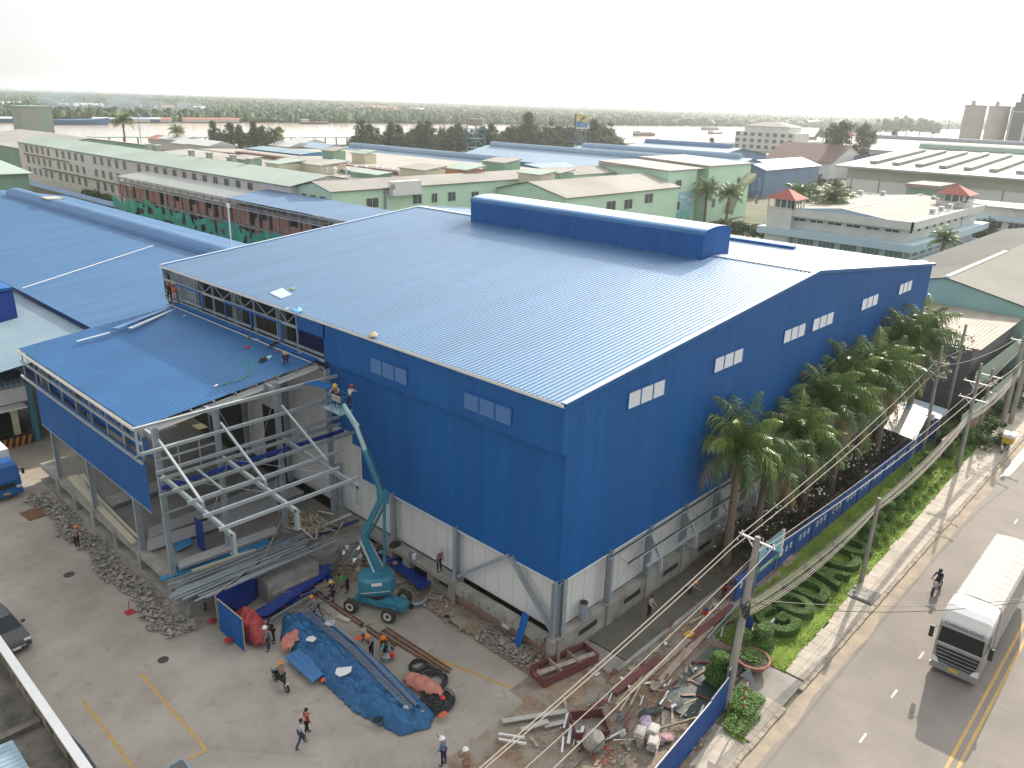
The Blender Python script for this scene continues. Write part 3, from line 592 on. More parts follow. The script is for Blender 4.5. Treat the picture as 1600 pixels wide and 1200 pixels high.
# dense front row along the far bank
for (xa, ya), (xb, yb) in zip(FB[:-1], FB[1:]):
    L_ = math.hypot(xb-xa, yb-ya); n_ = int(L_/3.2)
    for i in range(n_):
        t = rf.random(); pts.append((xa+(xb-xa)*t+rf.uniform(-6, 6), ya+(yb-ya)*t+rf.uniform(5, 22), 0, rf.uniform(2.2, 5), rf.uniform(4, 12), rf.choice((0, 1, 1))))
forest('woodland', 'dense green woodland covering the flat far bank of the river', pts)
# far bank houses
HW = mat('far_house_wall', (0.62, 0.60, 0.56), 0.8, var=0.1); HR = [mat('far_roof_pale', (0.55, 0.56, 0.55), 0.6), mat('far_roof_red', (0.40, 0.18, 0.13), 0.8), mat('far_roof_blue', (0.30, 0.42, 0.52), 0.6)]
def small_house(px, py, wd, dp, h, roof, label, z=0.4):
    p = G(px, py, z); t = thing('riverside_house', label, 'house', p, 'houses among the trees on the far bank')
    b = MB(); b.box(-wd/2, wd/2, -dp/2, dp/2, 0, h, HW); b.build('wall', t, world=False)
    b = MB(); b.hexa([(-wd/2-.6, -dp/2-.6, h), (wd/2+.6, -dp/2-.6, h), (wd/2+.6, dp/2+.6, h), (-wd/2-.6, dp/2+.6, h), (-wd/2-.6, -.2, h+3), (wd/2+.6, -.2, h+3), (wd/2+.6, .2, h+3), (-wd/2-.6, .2, h+3)], roof); b.build('roof', t, world=False)
    t.rotation_euler = (0, 0, -0.15)
for px, py, wd, h, ri, lb in ((6, 163, 40, 8, 0, 'pale low house at the far left edge of the wooded far bank'), (36, 162, 26, 7, 0, 'pale house just right of the far-left one among palms'), (125, 168, 44, 9, 0, 'long white roofed house above the blue cargo boat'),
    (142, 167, 30, 9, 0, 'white house next to the long white roofed house across the river'), (232, 169, 18, 8, 0, 'small white house in the trees left of the smoke'), (262, 170, 16, 9, 1, 'small reddish house in trees beyond the floating houses'), (312, 171, 14, 9, 0, 'tiny white house in trees across the river left of centre'),
    (404, 164, 20, 8, 0, 'tiny pale house high among far trees'), (470, 166, 26, 8, 0, 'pale roofed house in far trees above the cruising boat'), (582, 166, 60, 10, 1, 'wide red roofed building on the far bank'), (604, 168, 44, 10, 1, 'second red roofed building beside the wide one'), (652, 169, 36, 9, 0, 'pale roofed house right of the red roofs on the far bank'), (1270, 188, 60, 8, 0, 'pale low building in haze on the far right of the far bank')):
    small_house(px, py+9, wd, 16, h, HR[ri], lb)

# ================= BOATS =================
HULL = mat('boat_hull_blue', (0.05, 0.14, 0.26), 0.6, var=0.2); HULG = mat('boat_hull_brown', (0.16, 0.11, 0.08), 0.7, var=0.2); CABN = mat('boat_cabin', (0.55, 0.55, 0.52), 0.6)
def boat(px, py, L_, Wd, H_, hull, label, rz=-0.14, cab=True, load=None):
    t = thing('cargo_boat', label, 'boat', G(px, py, 0.3), rz=rz); b = MB(); n_ = 14; lo = []; hi = []
    for s_ in (1, -1):
        for i in range(n_+1):
            u = -1+2*i/n_; u = u*s_; wv = Wd/2*(1-max(0, u)**3.2)*(1-0.35*max(0, -u)**6); lo.append((u*L_/2*0.94, s_*wv*0.8, -0.3)); hi.append((u*L_/2, s_*wv, H_*(1+0.5*max(0, u)**3)))
    k = len(lo); b.raw(lo+hi, [(i, (i+1) % k, k+(i+1) % k, k+i) for i in range(k)]+[tuple(range(k))[::-1], tuple(range(k, 2*k))], hull); b.build('hull', t, world=False)
    if cab:
        b = MB(); b.box(-L_*.46, -L_*.24, -Wd*.36, Wd*.36, H_, H_+2.6, CABN); b.box(-L_*.47, -L_*.22, -Wd*.4, Wd*.4, H_+2.6, H_+2.8, WHITE)
        for i in range(4): b.box(-L_*.45+i*L_*.05, -L_*.42+i*L_*.05, -Wd*.365, Wd*.365, H_+1.2, H_+2.1, GLASS)
        b.build('cabin', t, world=False)
    if load:
        b = MB()
        for i in range(6): b.blob((-L_*.15+i*L_*.09, 0, H_), L_*.06, Wd*.36, 1.6, load, 0.3, 8, 4, i)
        b.build('cargo', t, world=False)
    return t
boat(108, 195, 66, 11, 4.2, HULL, 'long blue cargo boat moored near the far bank at left', cab=True)
boat(492, 194, 34, 7, 2.2, HULG, 'dark boat with pale cabins crossing mid river'); boat(1007, 212, 30, 6, 2.0, HULG, 'low laden barge on the bright water beyond the water tower', rz=-0.3, load=DIRT)
boat(1110, 203, 34, 6, 2.0, HULG, 'farther barge on the glittering water at right', rz=-0.3, load=DIRT); boat(1118, 209, 24, 5, 1.6, HULG, 'small barge just below the farther barge', rz=-0.3); boat(1250, 218, 50, 8, 3, HULG, 'dark barge beyond the white blocks at right', rz=-0.4)
def float_house(px, py, wd, ri, label):
    t = thing('floating_house', label, 'houseboat', G(px, py, 0.3), 'floating houses along the far bank', -0.13)
    b = MB(); b.box(-wd/2, wd/2, -4, 4, 0, 0.8, HULG); b.build('raft', t, world=False)
    b = MB(); b.box(-wd/2+1, wd/2-1, -3, 3, 0.8, 3.6, CABN if ri else HULL); b.build('wall', t, world=False)
    b = MB(); b.hexa([(-wd/2, -4, 3.6), (wd/2, -4, 3.6), (wd/2, 4, 3.6), (-wd/2, 4, 3.6), (-wd/2, -.3, 5.2), (wd/2, -.3, 5.2), (wd/2, .3, 5.2), (-wd/2, .3, 5.2)], HR[ri]); b.build('roof', t, world=False)
for px, wd, ri, lb in ((16, 22, 0, 'leftmost pale floating house by the far bank'), (168, 26, 0, 'white roofed floating house right of the blue cargo boat'), (186, 22, 1, 'floating house with a reddish roof second after the cargo boat'), (213, 26, 2, 'blue roofed floating house in the middle of the row'), (234, 20, 0, 'floating house second from the right end of the row'), (254, 18, 1, 'last floating house at the right end of the row'), (308, 30, 1, 'low brown floating house alone near the far bank'), (352, 30, 1, 'long brown floating house left of the river trees')):
    float_house(px, 192, wd, ri, lb)

# ================= TREES =================
def leafmesh(cl, n_per, size, seed, mats=LEAFM, flatn=0.5):
    """cl: clumps (x,y,z,r). returns MB with many leaf quads through the clumps"""
    b = MB(); q = random.Random(seed)
    for ci, (x, y, z, r_) in enumerate(cl):
        m0 = mats[q.choice((0, 1, 1, 2)) % len(mats)]
        for i in range(n_per):
            d = V((q.gauss(0, 1), q.gauss(0, 1), q.gauss(0, 1))).normalized()*r_*q.uniform(0.45, 1.05); c = V((x, y, z))+V((d.x, d.y, d.z*0.8))
            nrm = (d.normalized()+V((q.uniform(-.7, .7), q.uniform(-.7, .7), q.uniform(-.2, .9)))).normalized()
            a = nrm.cross(V((q.random()-.5, q.random()-.5, q.random()))).normalized()*size*q.uniform(.6, 1.3); e = nrm.cross(a).normalized()*size*q.uniform(.35, .7)
            b.poly([c-a, c-e*.9, c+a, c+e], m0 if q.random() < .75 else mats[q.randrange(len(mats))])
    return b
def tree_proto(kind, seed):
    q = random.Random(seed); t = thing('tree', 'tree', 'tree'); cl = []; b = MB()
    if kind == 'round':      # ~12 m spreading crown
        b.tube([(0, 0, 0), (.15, .1, 3), (.3, .1, 6), (.2, 0, 9)], [.38, .30, .2, .07], BARK, 7)
        for i in range(6):
            a = i*1.05+q.random(); b.tube([(0.15, .1, 3+i*.5), (2*math.cos(a), 2*math.sin(a), 5.5+i*.4), (3.6*math.cos(a), 3.6*math.sin(a), 7+i*.4)], [.17, .1, .04], BARK, 5)
        for i in range(30):
            a = q.random()*6.28; r_ = 4.4*math.sqrt(q.random()); z = 3.4+q.random()*7.2*(1-(r_/5.2)**2); cl.append((r_*math.cos(a), r_*math.sin(a), z, q.uniform(1.2, 2.2)))
        c = leafmesh(cl, 110, 0.36, seed)
    elif kind == 'tall':     # narrow eucalyptus-like crown ~16 m
        b.tube([(0, 0, 0), (.1, 0, 6), (0, .1, 15)], [.28, .18, .04], BARK, 6)
        for i in range(38):
            z = 2.2+i*0.36; r_ = 2.9*math.sin(math.pi*min(1, (z-1.5)/15.0))**0.7*q.uniform(.2, 1); a = q.random()*6.28; cl.append((r_*math.cos(a), r_*math.sin(a), z, q.uniform(1.1, 2.0)))
        c = leafmesh(cl, 95, 0.38, seed)
    else:                    # low bush
        b.tube([(0, 0, 0), (0, 0, 1.2)], [.1, .04], BARK, 5)
        for i in range(12): a = q.random()*6.28; r_ = 1.1*q.random(); cl.append((r_*math.cos(a), r_*math.sin(a), .6+q.random()*1.2, q.uniform(.4, .8)))
        c = leafmesh(cl, 60, 0.16, seed)
    b.build('trunk', t, world=False); c.build('crown', t, world=False); return t
PRO = {('round', i): tree_proto('round', 20+i) for i in range(3)}; PRO.update({('tall', i): tree_proto('tall', 40+i) for i in range(3)}); PRO.update({('bush', i): tree_proto('bush', 60+i) for i in range(2)})
USED = set(); NT = [0]
def tree(kind, x, y, s_=1.0, label='', group=None, z=0, name='tree'):
    i = NT[0] % (2 if kind == 'bush' else 3); NT[0] += 1; k = (kind, i); o = PRO[k]; loc = (x, y, z)
    if k in USED: o = copy_tree(o, None, label)
    USED.add(k); o.name = name; o['label'] = label; o.location = loc; o.rotation_euler = (0, 0, NT[0]*1.7); o.scale = (s_*1.05, s_*1.05, s_)
    if group: o['group'] = group
    return o
# royal palm
FR = [mat('palm_leaf_a', (0.12, 0.20, 0.04), 0.4, col2=(0.08, 0.145, 0.035), scale=2), mat('palm_leaf_b', (0.21, 0.29, 0.05), 0.4, col2=(0.14, 0.21, 0.04), scale=2), mat('palm_leaf_dry', (0.30, 0.23, 0.10), 0.7), mat('palm_leaf_c', (0.08, 0.14, 0.035), 0.4)]
def palm_proto(seed, h=6.6, L_=3.1, nf=23, st=24, tr=0.24, name='palm_tree'):
    q = random.Random(seed); t = thing(name, 'palm', 'palm tree'); b = MB(); lx, ly = q.uniform(-.25, .25), q.uniform(-.25, .25)
    zs = [0, .3, 1.2, h*.4, h*.7, h-1.0]; b.tube([(lx*z/h, ly*z/h, z) for z in zs], [tr*1.5, tr*1.2, tr, tr*.95, tr*.85, tr*.7], PBARK, 12); b.build('trunk', t, world=False, smooth=True)
    b = MB(); b.tube([(lx, ly, h-1.1), (lx, ly, h-.5), (lx, ly, h+.25)], [tr*.72, tr*.6, tr*.3], mat('crownshaft', (0.12, 0.18, 0.05), 0.5, var=.3), 10)
    for i in range(7): a = i*.9; b.bar((lx+.2*math.cos(a), ly+.2*math.sin(a), h-.6), (lx+.33*math.cos(a), ly+.33*math.sin(a), h-1.7+.2*q.random()), .1, .03, FR[2])
    b.build('crownshaft', t, world=False)
    for f in range(nf):
        b = MB(); a = f*2.4+q.uniform(-.2, .2); el = R(88-f*(88/nf)+q.uniform(-6, 6)); LL = L_*q.uniform(.85, 1.1); m = FR[q.choice((0, 1, 3))]
        if f >= nf-1: m = FR[2]
        p = V((lx, ly, h)); hd = V((math.cos(a), math.sin(a), 0)); side = V((-math.sin(a), math.cos(a), 0)); pts = [p.copy()]; e = el; ds = LL/st
        for i in range(st):
            e -= (0.018+0.088*i/st)*(1+.3*math.cos(el)); p = p+(hd*math.cos(e)+V((0, 0, 1))*math.sin(e))*ds; pts.append(p.copy())
        b.tube(pts[::5]+[pts[-1]], [.035]+[.02]*(len(pts[::5])-1)+[.006], m, 4, False)
        for i in range(2, st+1):
            u = i/st; ll = q.uniform(.8, 1.15)*(0.75*math.sin(math.pi*min(1, u*.85+.12))+.1)*L_/3.1; d = (pts[i]-pts[i-1]).normalized(); upv = side.cross(d).normalized()
            for sg in (1, -1):
                for kk in range(2):
                    o = pts[i]-d*ds*0.5*kk; dr = (side*sg*.8+d*q.uniform(.3, .75)+upv*(.55 if kk else -.15)+V((0, 0, -.32+q.uniform(-.25, .15)))).normalized(); w_ = d*0.023*(L_/3.1)
                    mid = o+dr*ll*.55; tip = o+dr*ll+V((0, 0, -.32*ll-.1*q.random()))
                    b.poly([o-w_, mid-w_, mid+w_, o+w_], m); b.poly([mid-w_, tip, mid+w_], m)
        b.build('frond', t, world=False)
    return t
# ================= FAR RIGHT / BEHIND BUILDINGS =================
def win(par, c, u, nrm, wd, ht, fm, gm, bars=1):
    c, u, nrm = V(c), V(u), V(nrm); U = V((0, 0, 1)); b = MB(); o = c-u*wd/2-U*ht/2
    b.bar(o+nrm*.03, o+u*wd+nrm*.03, .08, .07, fm); b.bar(o+U*ht+nrm*.03, o+u*wd+U*ht+nrm*.03, .08, .07, fm)
    for k in range(bars+2): b.bar(o+u*wd*k/(bars+1)+nrm*.03, o+u*wd*k/(bars+1)+U*ht+nrm*.03, .07, .08, fm)
    f = b.build('window', par); b = MB(); p = o+nrm*.02; b.poly([p, p+u*wd, p+u*wd+U*ht, p+U*ht], gm); b.build('pane', f); return f
GREEN = mat('mint_green_wall', (0.58, 0.82, 0.62), 0.8, col2=(0.52, 0.74, 0.57), scale=0.12); GREEND = mat('sage_green_cladding', (0.24, 0.40, 0.30), 0.65, var=0.2, scale=0.15)
GROOF = mat('pale_green_roof', (0.35, 0.44, 0.385), 0.7, var=0.15, scale=0.05); CRROOF = mat('old_white_roof', (0.38, 0.37, 0.335), 0.75, col2=(0.29, 0.275, 0.245), scale=0.07)
GLS = mat('window_glass_grey', (0.09, 0.10, 0.10), 0.3, var=.3, scale=.5); FRM = mat('pale_frame', (0.55, 0.58, 0.55), 0.6)
def gable(name, label, cat, x0, x1, y0, y1, ze, zr, axis, wm, rm, ov=0.5, vent=None, base=0.0, group=None, pitch=None):
    t = thing(name, label, cat, (x0, y0, base), group); b = MB()
    b.box(x0, x1, y0, y1, base, ze, wm)
    if axis == 'y':
        xm = (x0+x1)/2; b.poly([(x0, y0, ze), (x1, y0, ze), (xm, y0, zr)], wm); b.poly([(x0, y1, ze), (xm, y1, zr), (x1, y1, ze)], wm)
    else:
        ym = (y0+y1)/2; b.poly([(x0, y0, ze), (x0, ym, zr), (x0, y1, ze)], wm); b.poly([(x1, y0, ze), (x1, y1, ze), (x1, ym, zr)], wm)
    b.build('wall', t)
    ov_ = ov
    for s_ in (0, 1):
        b = MB()
        if axis == 'y':
            sl_ = (zr-ze)/((x1-x0)/2); xa = x0-ov_ if s_ == 0 else x1+ov_; za = ze-sl_*ov_
            q = [(xa, y0-ov_, za), (xm, y0-ov_, zr), (xm, y1+ov_, zr), (xa, y1+ov_, za)]; n = V((-sl_ if s_ == 0 else sl_, 0, 1)); u = (0, 1, 0); wdt = y1-y0+2*ov_; o = q[0]; vv = V(q[1])-V(q[0])
        else:
            sl_ = (zr-ze)/((y1-y0)/2); ya = y0-ov_ if s_ == 0 else y1+ov_; za = ze-sl_*ov_
            o = (x0-ov_, ya, za); vv = V((x0-ov_, ym, zr))-V(o); u = (1, 0, 0); wdt = x1-x0+2*ov_; n = V((0, -sl_ if s_ == 0 else sl_, 1))
        dist = (V(o)-CAM).length; pt = pitch or max(0.5, dist/160)
        b.sheet(V(o)+V((0, 0, .08)), u, (0, 0, 0), tuple(vv), wdt, rm, pt, pt*.22, 0.05, nrm=n)
        b.sheet(V(o)+V((0, 0, -.06)), u, (0, 0, 0), tuple(vv), wdt, rm, wdt, .01, 0.0, nrm=n)
        b.build('roof', t)
    if vent:
        b = MB(); vw, vh, m_ = vent
        if axis == 'y': b.tube([(xm, y0+4, zr+vh*.3), (xm, y1-2, zr+vh*.3)], vw, m_, 10)
        else: b.tube([(x0+4, ym, zr+vh*.3), (x1-2, ym, zr+vh*.3)], vw, m_, 10)
        b.build('ridge_vent', t)
    return t
# grey long block
GREY = mat('grey_render', (0.76, 0.71, 0.66), 0.9, col2=(0.62, 0.58, 0.54), scale=0.35, stretch=(1, 1, 3))
g = gable('factory_block', 'very long grey rendered three storey block with rows of small windows and a mint roof', 'factory', 58, 76, 118.9, 283, 13, 14.6, 'y', GREY, GROOF, 0.6)
for k, (px0, py0) in enumerate(((39, 235), (43, 254), (58, 279))):
    z = (11.3, 7.9, 4.5)[k]
    for i in range(27):
        y = 275-i*5.0-(2.5 if i > 4 else 0)-(4 if i > 9 else 0)-(4 if i > 14 else 0)
        if y < 121 or (k == 1 and y < 196) or (k == 2 and y < 178): continue
        win(g, (57.97, y, z), (0, -1, 0), (-1, 0, 0), 2.0, 2.1, RUST if i == 0 and k < 2 else FRM, GLS)
b = MB(); b.box(57.4, 57.9, 185, 262, 5.9, 6.1, RUST); b.box(57.5, 57.9, 238, 278, 9.4, 9.6, RUST); b.build('ledge', g)
gg = gable('factory_wing', 'mint green gabled end of the factory with a pale cream roof running right', 'factory', 59.5, 170, 107.1, 118.8, 12.95, 14.25, 'x', GREEN, CRROOF, 0.5)
for y in (116.4, 113.3, 110.1): win(gg, (59.47, y, 10.9), (0, -1, 0), (-1, 0, 0), 1.5, 1.7, FRM, GLS)
for px, py, wd in ((582, 317, 3), (652, 311, 2.4), (679, 309, 1.5), (706, 307, 2.2), (742, 306, 2.2), (520, 322, 1.2)):
    p = PY(px, py, 107.05); win(gg, (p.x, 107.07, min(p.z, 11.2)), (1, 0, 0), (0, -1, 0), wd, 1.9, FRM, GLS)
b = MB(); p = PY(601, 300, 106.9); b.box(p.x, p.x+.3, 106.7, 107.05, 0, 13, STEEL); b.box(p.x+1, p.x+8.5, 105.5, 107, 11.4, 14.2, PANEL); b.cyl((p.x+1, 105.4, 13.2), (p.x+1, 105.6, 13.2), .55, STEEL); b.build('air_units', gg)
# annexe with broad roof, and tall mint block with mural
ORD = ['first', 'second', 'third', 'fourth', 'fifth', 'sixth', 'seventh', 'eighth', 'ninth', 'tenth', 'eleventh', 'twelfth', 'thirteenth', 'fourteenth']
a2 = gable('factory_annexe', 'mint annexe with a broad weathered cream roof in front of the mural wall', 'factory', 104.6, 149, 86.4, 108, 11, 13.4, 'x', GREEN, CRROOF, 0.5)
for px, py, wd in ((955, 322, 3.4), (982, 319, 3.2), (1014, 310, 3.4)):
    p = PY(px, py, 86.3); win(a2, (p.x, 86.37, min(p.z, 9)), (1, 0, 0), (0, -1, 0), wd, 2.2, FRM, GLS)
tb = thing('tall_factory_wing', 'tall mint green factory end with a fire stair and a painted sky mural', 'factory', (150, 90, 0))
b = MB(); b.box(150, 163.8, 90.4, 112, 0, 14.4, GREEN); b.box(163.8, 168.4, 92.5, 112, 0, 14.4, GREEN); b.box(168.4, 192, 89.4, 112, 0, 15.0, GREEN); b.box(192, 194, 90.5, 108, 0, 13.8, GREEN); b.build('wall', tb)
b = MB(); b.hexa([(149.5, 90, 14.4), (168.3, 90, 14.4), (168.3, 112.5, 14.4), (149.5, 112.5, 14.4), (149.5, 90, 14.6), (168.3, 90, 14.6), (168.3, 112.5, 15.6), (149.5, 112.5, 15.6)], CRROOF); b.hexa([(168, 88.9, 15), (192.6, 88.9, 15), (192.6, 112.5, 15), (168, 112.5, 15), (168, 88.9, 15.2), (192.6, 88.9, 15.2), (192.6, 112.5, 16.2), (168, 112.5, 16.2)], CRROOF); b.build('roof', tb)
MS = mat('mural_sky_blue', (0.26, 0.56, 0.68), 0.8, col2=(0.36, 0.64, 0.70), scale=0.4); MG = mat('mural_teal_green', (0.12, 0.48, 0.36), 0.8, col2=(0.26, 0.60, 0.55), scale=0.6); MW = mat('mural_white', (0.75, 0.80, 0.80), 0.8); MP = mat('mural_pink', (0.70, 0.58, 0.58), 0.8)
pl, pr_ = PY(1031, 300, 90.3), PY(1077, 300, 90.3); xa, xb = 150.05, 163.2
b = MB(); b.box(xa, xb, 90.33, 90.38, 0.2, 8.9, MS)
def disc(b, cx, cz_, rx, rz_, m, y): b.poly([(cx+rx*math.cos(t*.52), y, cz_+rz_*math.sin(t*.52)) for t in range(12)][::1], m)
for i, (u, v, rx, rz_) in enumerate(((.12, .9, .8, .3), (.25, .8, .9, .3), (.55, .88, 1, .35), (.68, .85, .8, .3), (.86, .76, 1.1, .45), (.1, .66, .7, .3), (.5, .74, .8, .3))): disc(b, xa+u*(xb-xa), v*8.7, rx, rz_, MW, 90.31)
disc(b, xa+.22*(xb-xa), 7.0, 1.0, 1.0, MP, 90.30)
for i in range(16): disc(b, xa+rnd.random()*12.5+.3, 0.8+rnd.random()*2.6, .9+rnd.random(), .5+.6*rnd.random(), MG, 90.30-.004*i)
b.build('mural', tb)
for px, py, wd in ((1060, 288, 2.6), (1055, 322, 4.0)):
    p = PY(px, py, 90.3); win(tb, (p.x, 90.2, p.z), (1, 0, 0), (0, -1, 0), wd, 2.2, FRM, GLS)
for px, py in ((1114, 287), (1154, 284), (1115, 317), (1182, 312)):
    p = PY(px, py, 89.3); win(tb, (p.x, 89.3, p.z), (1, 0, 0), (0, -1, 0), 1.5, 2.4, FRM, GLS)
b = MB(); q0, q1, q2, q3 = [PY(px, py, 88.6) for px, py in ((1172, 277), (1156, 292), (1143, 312), (1135, 334))]
for (p, q) in ((q0, q1), (q1, q2), (q2, q3)): b.hexa([(p.x, 86.6, p.z), (q.x, 86.6, q.z), (q.x, 89.2, q.z), (p.x, 89.2, p.z), (p.x, 86.6, p.z+1.2), (q.x, 86.6, q.z+1.2), (q.x, 89.2, q.z+1.2), (p.x, 89.2, p.z+1.2)], mat('stair_green', (0.33, 0.36, 0.22), 0.8))
b.build('fire_stair', tb)
# cream factory hall behind, with a brown ridge strip and rooftop sheds
HALL = mat('pinkish_old_roof', (0.44, 0.42, 0.38), 0.75, col2=(0.35, 0.32, 0.285), scale=0.05)
fh = thing('factory_hall', 'wide low factory hall with a pinkish cream roof behind the grey block', 'factory', (77, 120, 0))
b = MB(); b.box(77, 150, 119.5, 232, 0, 11.6, GREEN); b.build('wall', fh)
b = MB(); b.sheet((76.5, 232, 12.0), (0, -1, 0), (0, 0, 0), (15.5, 0, .9), 112.5, HALL, 1.3, .3, .06, nrm=(0, 0, 1)); b.sheet((95, 232, 12.9), (0, -1, 0), (0, 0, 0), (56, 0, -1.2), 112.5, HALL, 1.3, .3, .06, nrm=(0, 0, 1))
b.box(76.5, 151, 119.4, 119.6, 11.4, 12.2, CRROOF); b.build('roof', fh)
b = MB(); b.box(92, 95, 127, 203, 12.6, 13.9, mat('brown_vent', (0.24, 0.16, 0.13), 0.8, var=.3)); b.build('ridge_vent', fh)
SHG = [GREEND, CRROOF, GROOF, PANEL]
shd = [(382, 252, 9, 5, 2.6, 'left end of the mint roof'), (446, 262, 6, 7, 3, 'between the mint roof and the long cream shed'), (462, 255, 8, 6, 2.6, 'beside the row of white pipes'), (478, 252, 7, 4, 2.2, 'green, behind the long cream shed'), (492, 262, 16, 7, 3, 'long and cream, in the middle of the roofs'), (520, 258, 6, 5, 2.4, 'right of the long cream shed'),
  (522, 245, 6, 4, 4, 'tall and green, on the brown strip'), (569, 250, 6, 4, 4, 'tall and green, at the right end of the brown strip'), (545, 265, 12, 4, 1.6, 'low, before the tall green pair'), (580, 272, 10, 4, 1.8, 'low, right of the tall green pair'), (660, 275, 9, 6, 3.6, 'pale, right of the round tree'), (722, 274, 9, 6, 3.6, 'with a brick red end'), (783, 263, 8, 6, 3.8, 'beside the small blue gable'), (838, 279, 7, 5, 3, 'with two white tanks, above the annexe'), (868, 276, 7, 5, 3, 'rightmost, above the annexe')]
for i, (px, py, wd, dp, h, wh) in enumerate(shd):
    p = G(px, py+6, 12.4); t = thing('rooftop_shed', 'small rooftop shed '+wh, 'shed', (p.x, p.y, 12.2), 'sheds on the factory roofs'); m_ = GREEND if i % 3 != 1 else mat('cream_wall', (.60, .56, .42), .8)
    if i == 11: m_ = mat('brick_end', (.42, .22, .14), .9)
    b = MB(); b.box(-dp/2, dp/2, -wd/2, wd/2, 0, h*.75, m_); b.build('wall', t, world=False)
    b = MB(); b.hexa([(-dp/2-.3, -wd/2-.3, h*.72), (dp/2+.3, -wd/2-.3, h*.9), (dp/2+.3, wd/2+.3, h*.9), (-dp/2-.3, wd/2+.3, h*.72), (-dp/2-.3, -wd/2-.3, h*.78), (dp/2+.3, -wd/2-.3, h), (dp/2+.3, wd/2+.3, h), (-dp/2-.3, wd/2+.3, h*.78)], GROOF if i % 2 else CRROOF); b.build('roof', t, world=False)
for i in range(14):
    p = G(505+i*14+rnd.uniform(-6, 6), 268+rnd.uniform(-3, 5)+i*.6, 12.6); t = MB(); t.cyl(p, p+V((0, 0, 1.2)), .35, PANEL, n=8); t.cyl(p+V((0, 0, 1.2)), p+V((0, 0, 1.6)), .6, PANEL, .2, 8); t.build('roof_vent', label=ORD[i]+' small white roof vent from the left on the pinkish cream factory roof', cat='vent', group='vents on the cream factory roof')
for i, (px, py) in enumerate(((233, 237), (247, 239), (300, 248), (328, 252), (365, 256), (392, 262))):
    p = G(px, py, 13.8); t = MB(); t.box(p.x-.6, p.x+.6, p.y-.6, p.y+.6, p.z-.4, p.z+2, CRROOF); t.box(p.x-.8, p.x+.8, p.y-.8, p.y+.8, p.z+2, p.z+2.2, FRM); t.build('roof_chimney', label=ORD[i]+' square flue from the left on the mint roof of the grey block', cat='chimney', group='flues on the mint roof')
# pale blue factory roofs
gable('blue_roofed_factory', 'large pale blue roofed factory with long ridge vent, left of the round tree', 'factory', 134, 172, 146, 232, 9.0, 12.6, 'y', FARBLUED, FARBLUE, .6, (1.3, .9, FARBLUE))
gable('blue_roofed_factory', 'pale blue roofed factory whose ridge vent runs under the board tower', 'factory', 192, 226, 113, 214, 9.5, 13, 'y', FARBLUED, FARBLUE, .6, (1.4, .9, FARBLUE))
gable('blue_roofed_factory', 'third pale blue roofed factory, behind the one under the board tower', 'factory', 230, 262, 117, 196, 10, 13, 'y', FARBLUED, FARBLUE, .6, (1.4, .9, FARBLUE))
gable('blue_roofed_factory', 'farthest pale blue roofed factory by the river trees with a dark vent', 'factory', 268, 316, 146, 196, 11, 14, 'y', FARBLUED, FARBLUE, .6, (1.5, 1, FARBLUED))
x = gable('blue_gabled_hall', 'bright blue gabled hall with pale translucent windows, right of the mint wing', 'hall', 246, 292, 111, 127, 9.6, 12.2, 'x', FARBLUED, FARBLUE, .6)
b = MB()
for i in range(6): b = MB(); b.box(245.9, 245.98, 112+i*2.4, 113.6+i*2.4, 2, 7, FARBLUE); b.build('translucent_panel', x)
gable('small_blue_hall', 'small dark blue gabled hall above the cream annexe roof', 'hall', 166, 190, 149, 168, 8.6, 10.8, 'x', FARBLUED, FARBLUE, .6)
gable('pale_shed', 'wide white roofed shed left of the small blue hall ridge', 'shed', 196, 214, 140, 176, 8, 10, 'y', PANEL, CRROOF, .6)
# unfinished brick building with nets
ub = thing('unfinished_building', 'half built brick building wrapped in torn green safety net with a sheet roof', 'building', (50, 95, 0))
BK = mat('raw_brick', (0.42, 0.19, 0.13), 0.9, col2=(0.30, 0.15, 0.11), scale=0.8)
q = random.Random(17)
for i in range(24):
    y = 97+i*3.6; b = MB(); w1 = q.choice((1.2, 1.9, 2.5, 3.3)); b.box(50.2, 50.5, y, y+w1, 5.6, q.choice((8.9, 8.9, 7.2, 8.2)), BK)
    if q.random() < .6: b.box(50.2, 50.5, y, y+1.4, 1.5, 5.2, BK)
    if q.random() < .5: b.box(50.1, 50.2, y+.2, y+1.1, 5.8, 6.6, CONC)
    b.build('brick_pier', ub)
b = MB()
for z in (5.35, 9.0): b.box(49.7, 57.4, 96, 184, z-.15, z+.15, CONC)
for i in range(25): y = 96.5+i*3.6; b.box(50, 50.35, y, y+.35, 0, 10.2, CONC); b.box(57, 57.3, y, y+.35, 0, 10.2, CONC)
b.box(51.5, 51.7, 96, 180, 0, 9, DARK); b.build('concrete_frame', ub)
b = MB(); b.sheet((49.0, 128, 10.4), (0, -1, 0), (0, 0, 0), (9, 0, 1.2), 46, FARBLUED, .9, .2, .05, nrm=(0, 0, 1)); b.build('sheet_roof', ub)
b = MB(); TR = mat('translucent_sheet', (0.48, 0.52, 0.50), .5, alpha=.6); b.sheet((49.3, 182, 10.3), (0, -1, 0), (0, 0, 0), (7, 0, .9), 54, TR, .9, .2, .05, nrm=(0, 0, 1)); b.build('clear_roof', ub)
b = MB()
for i in range(34): y = 84+i*3; b.bar((49.0, y, 10.0), (49.0, y, 8.7), .08, .08, GALV); b.bar((48.9, y, 10.1), (56, y, 10.9), .08, .1, GALV)
b.bar((48.9, 82, 8.8), (48.9, 184, 8.8), .12, .2, GALVL); b.bar((48.9, 82, 10.1), (48.9, 184, 10.1), .12, .2, GALVL)
for i in range(28): y = 97+i*3.1; b.bar((49.3, y, 0), (49.3, y, 9), .06, .06, RUST)
b.build('scaffold', ub)
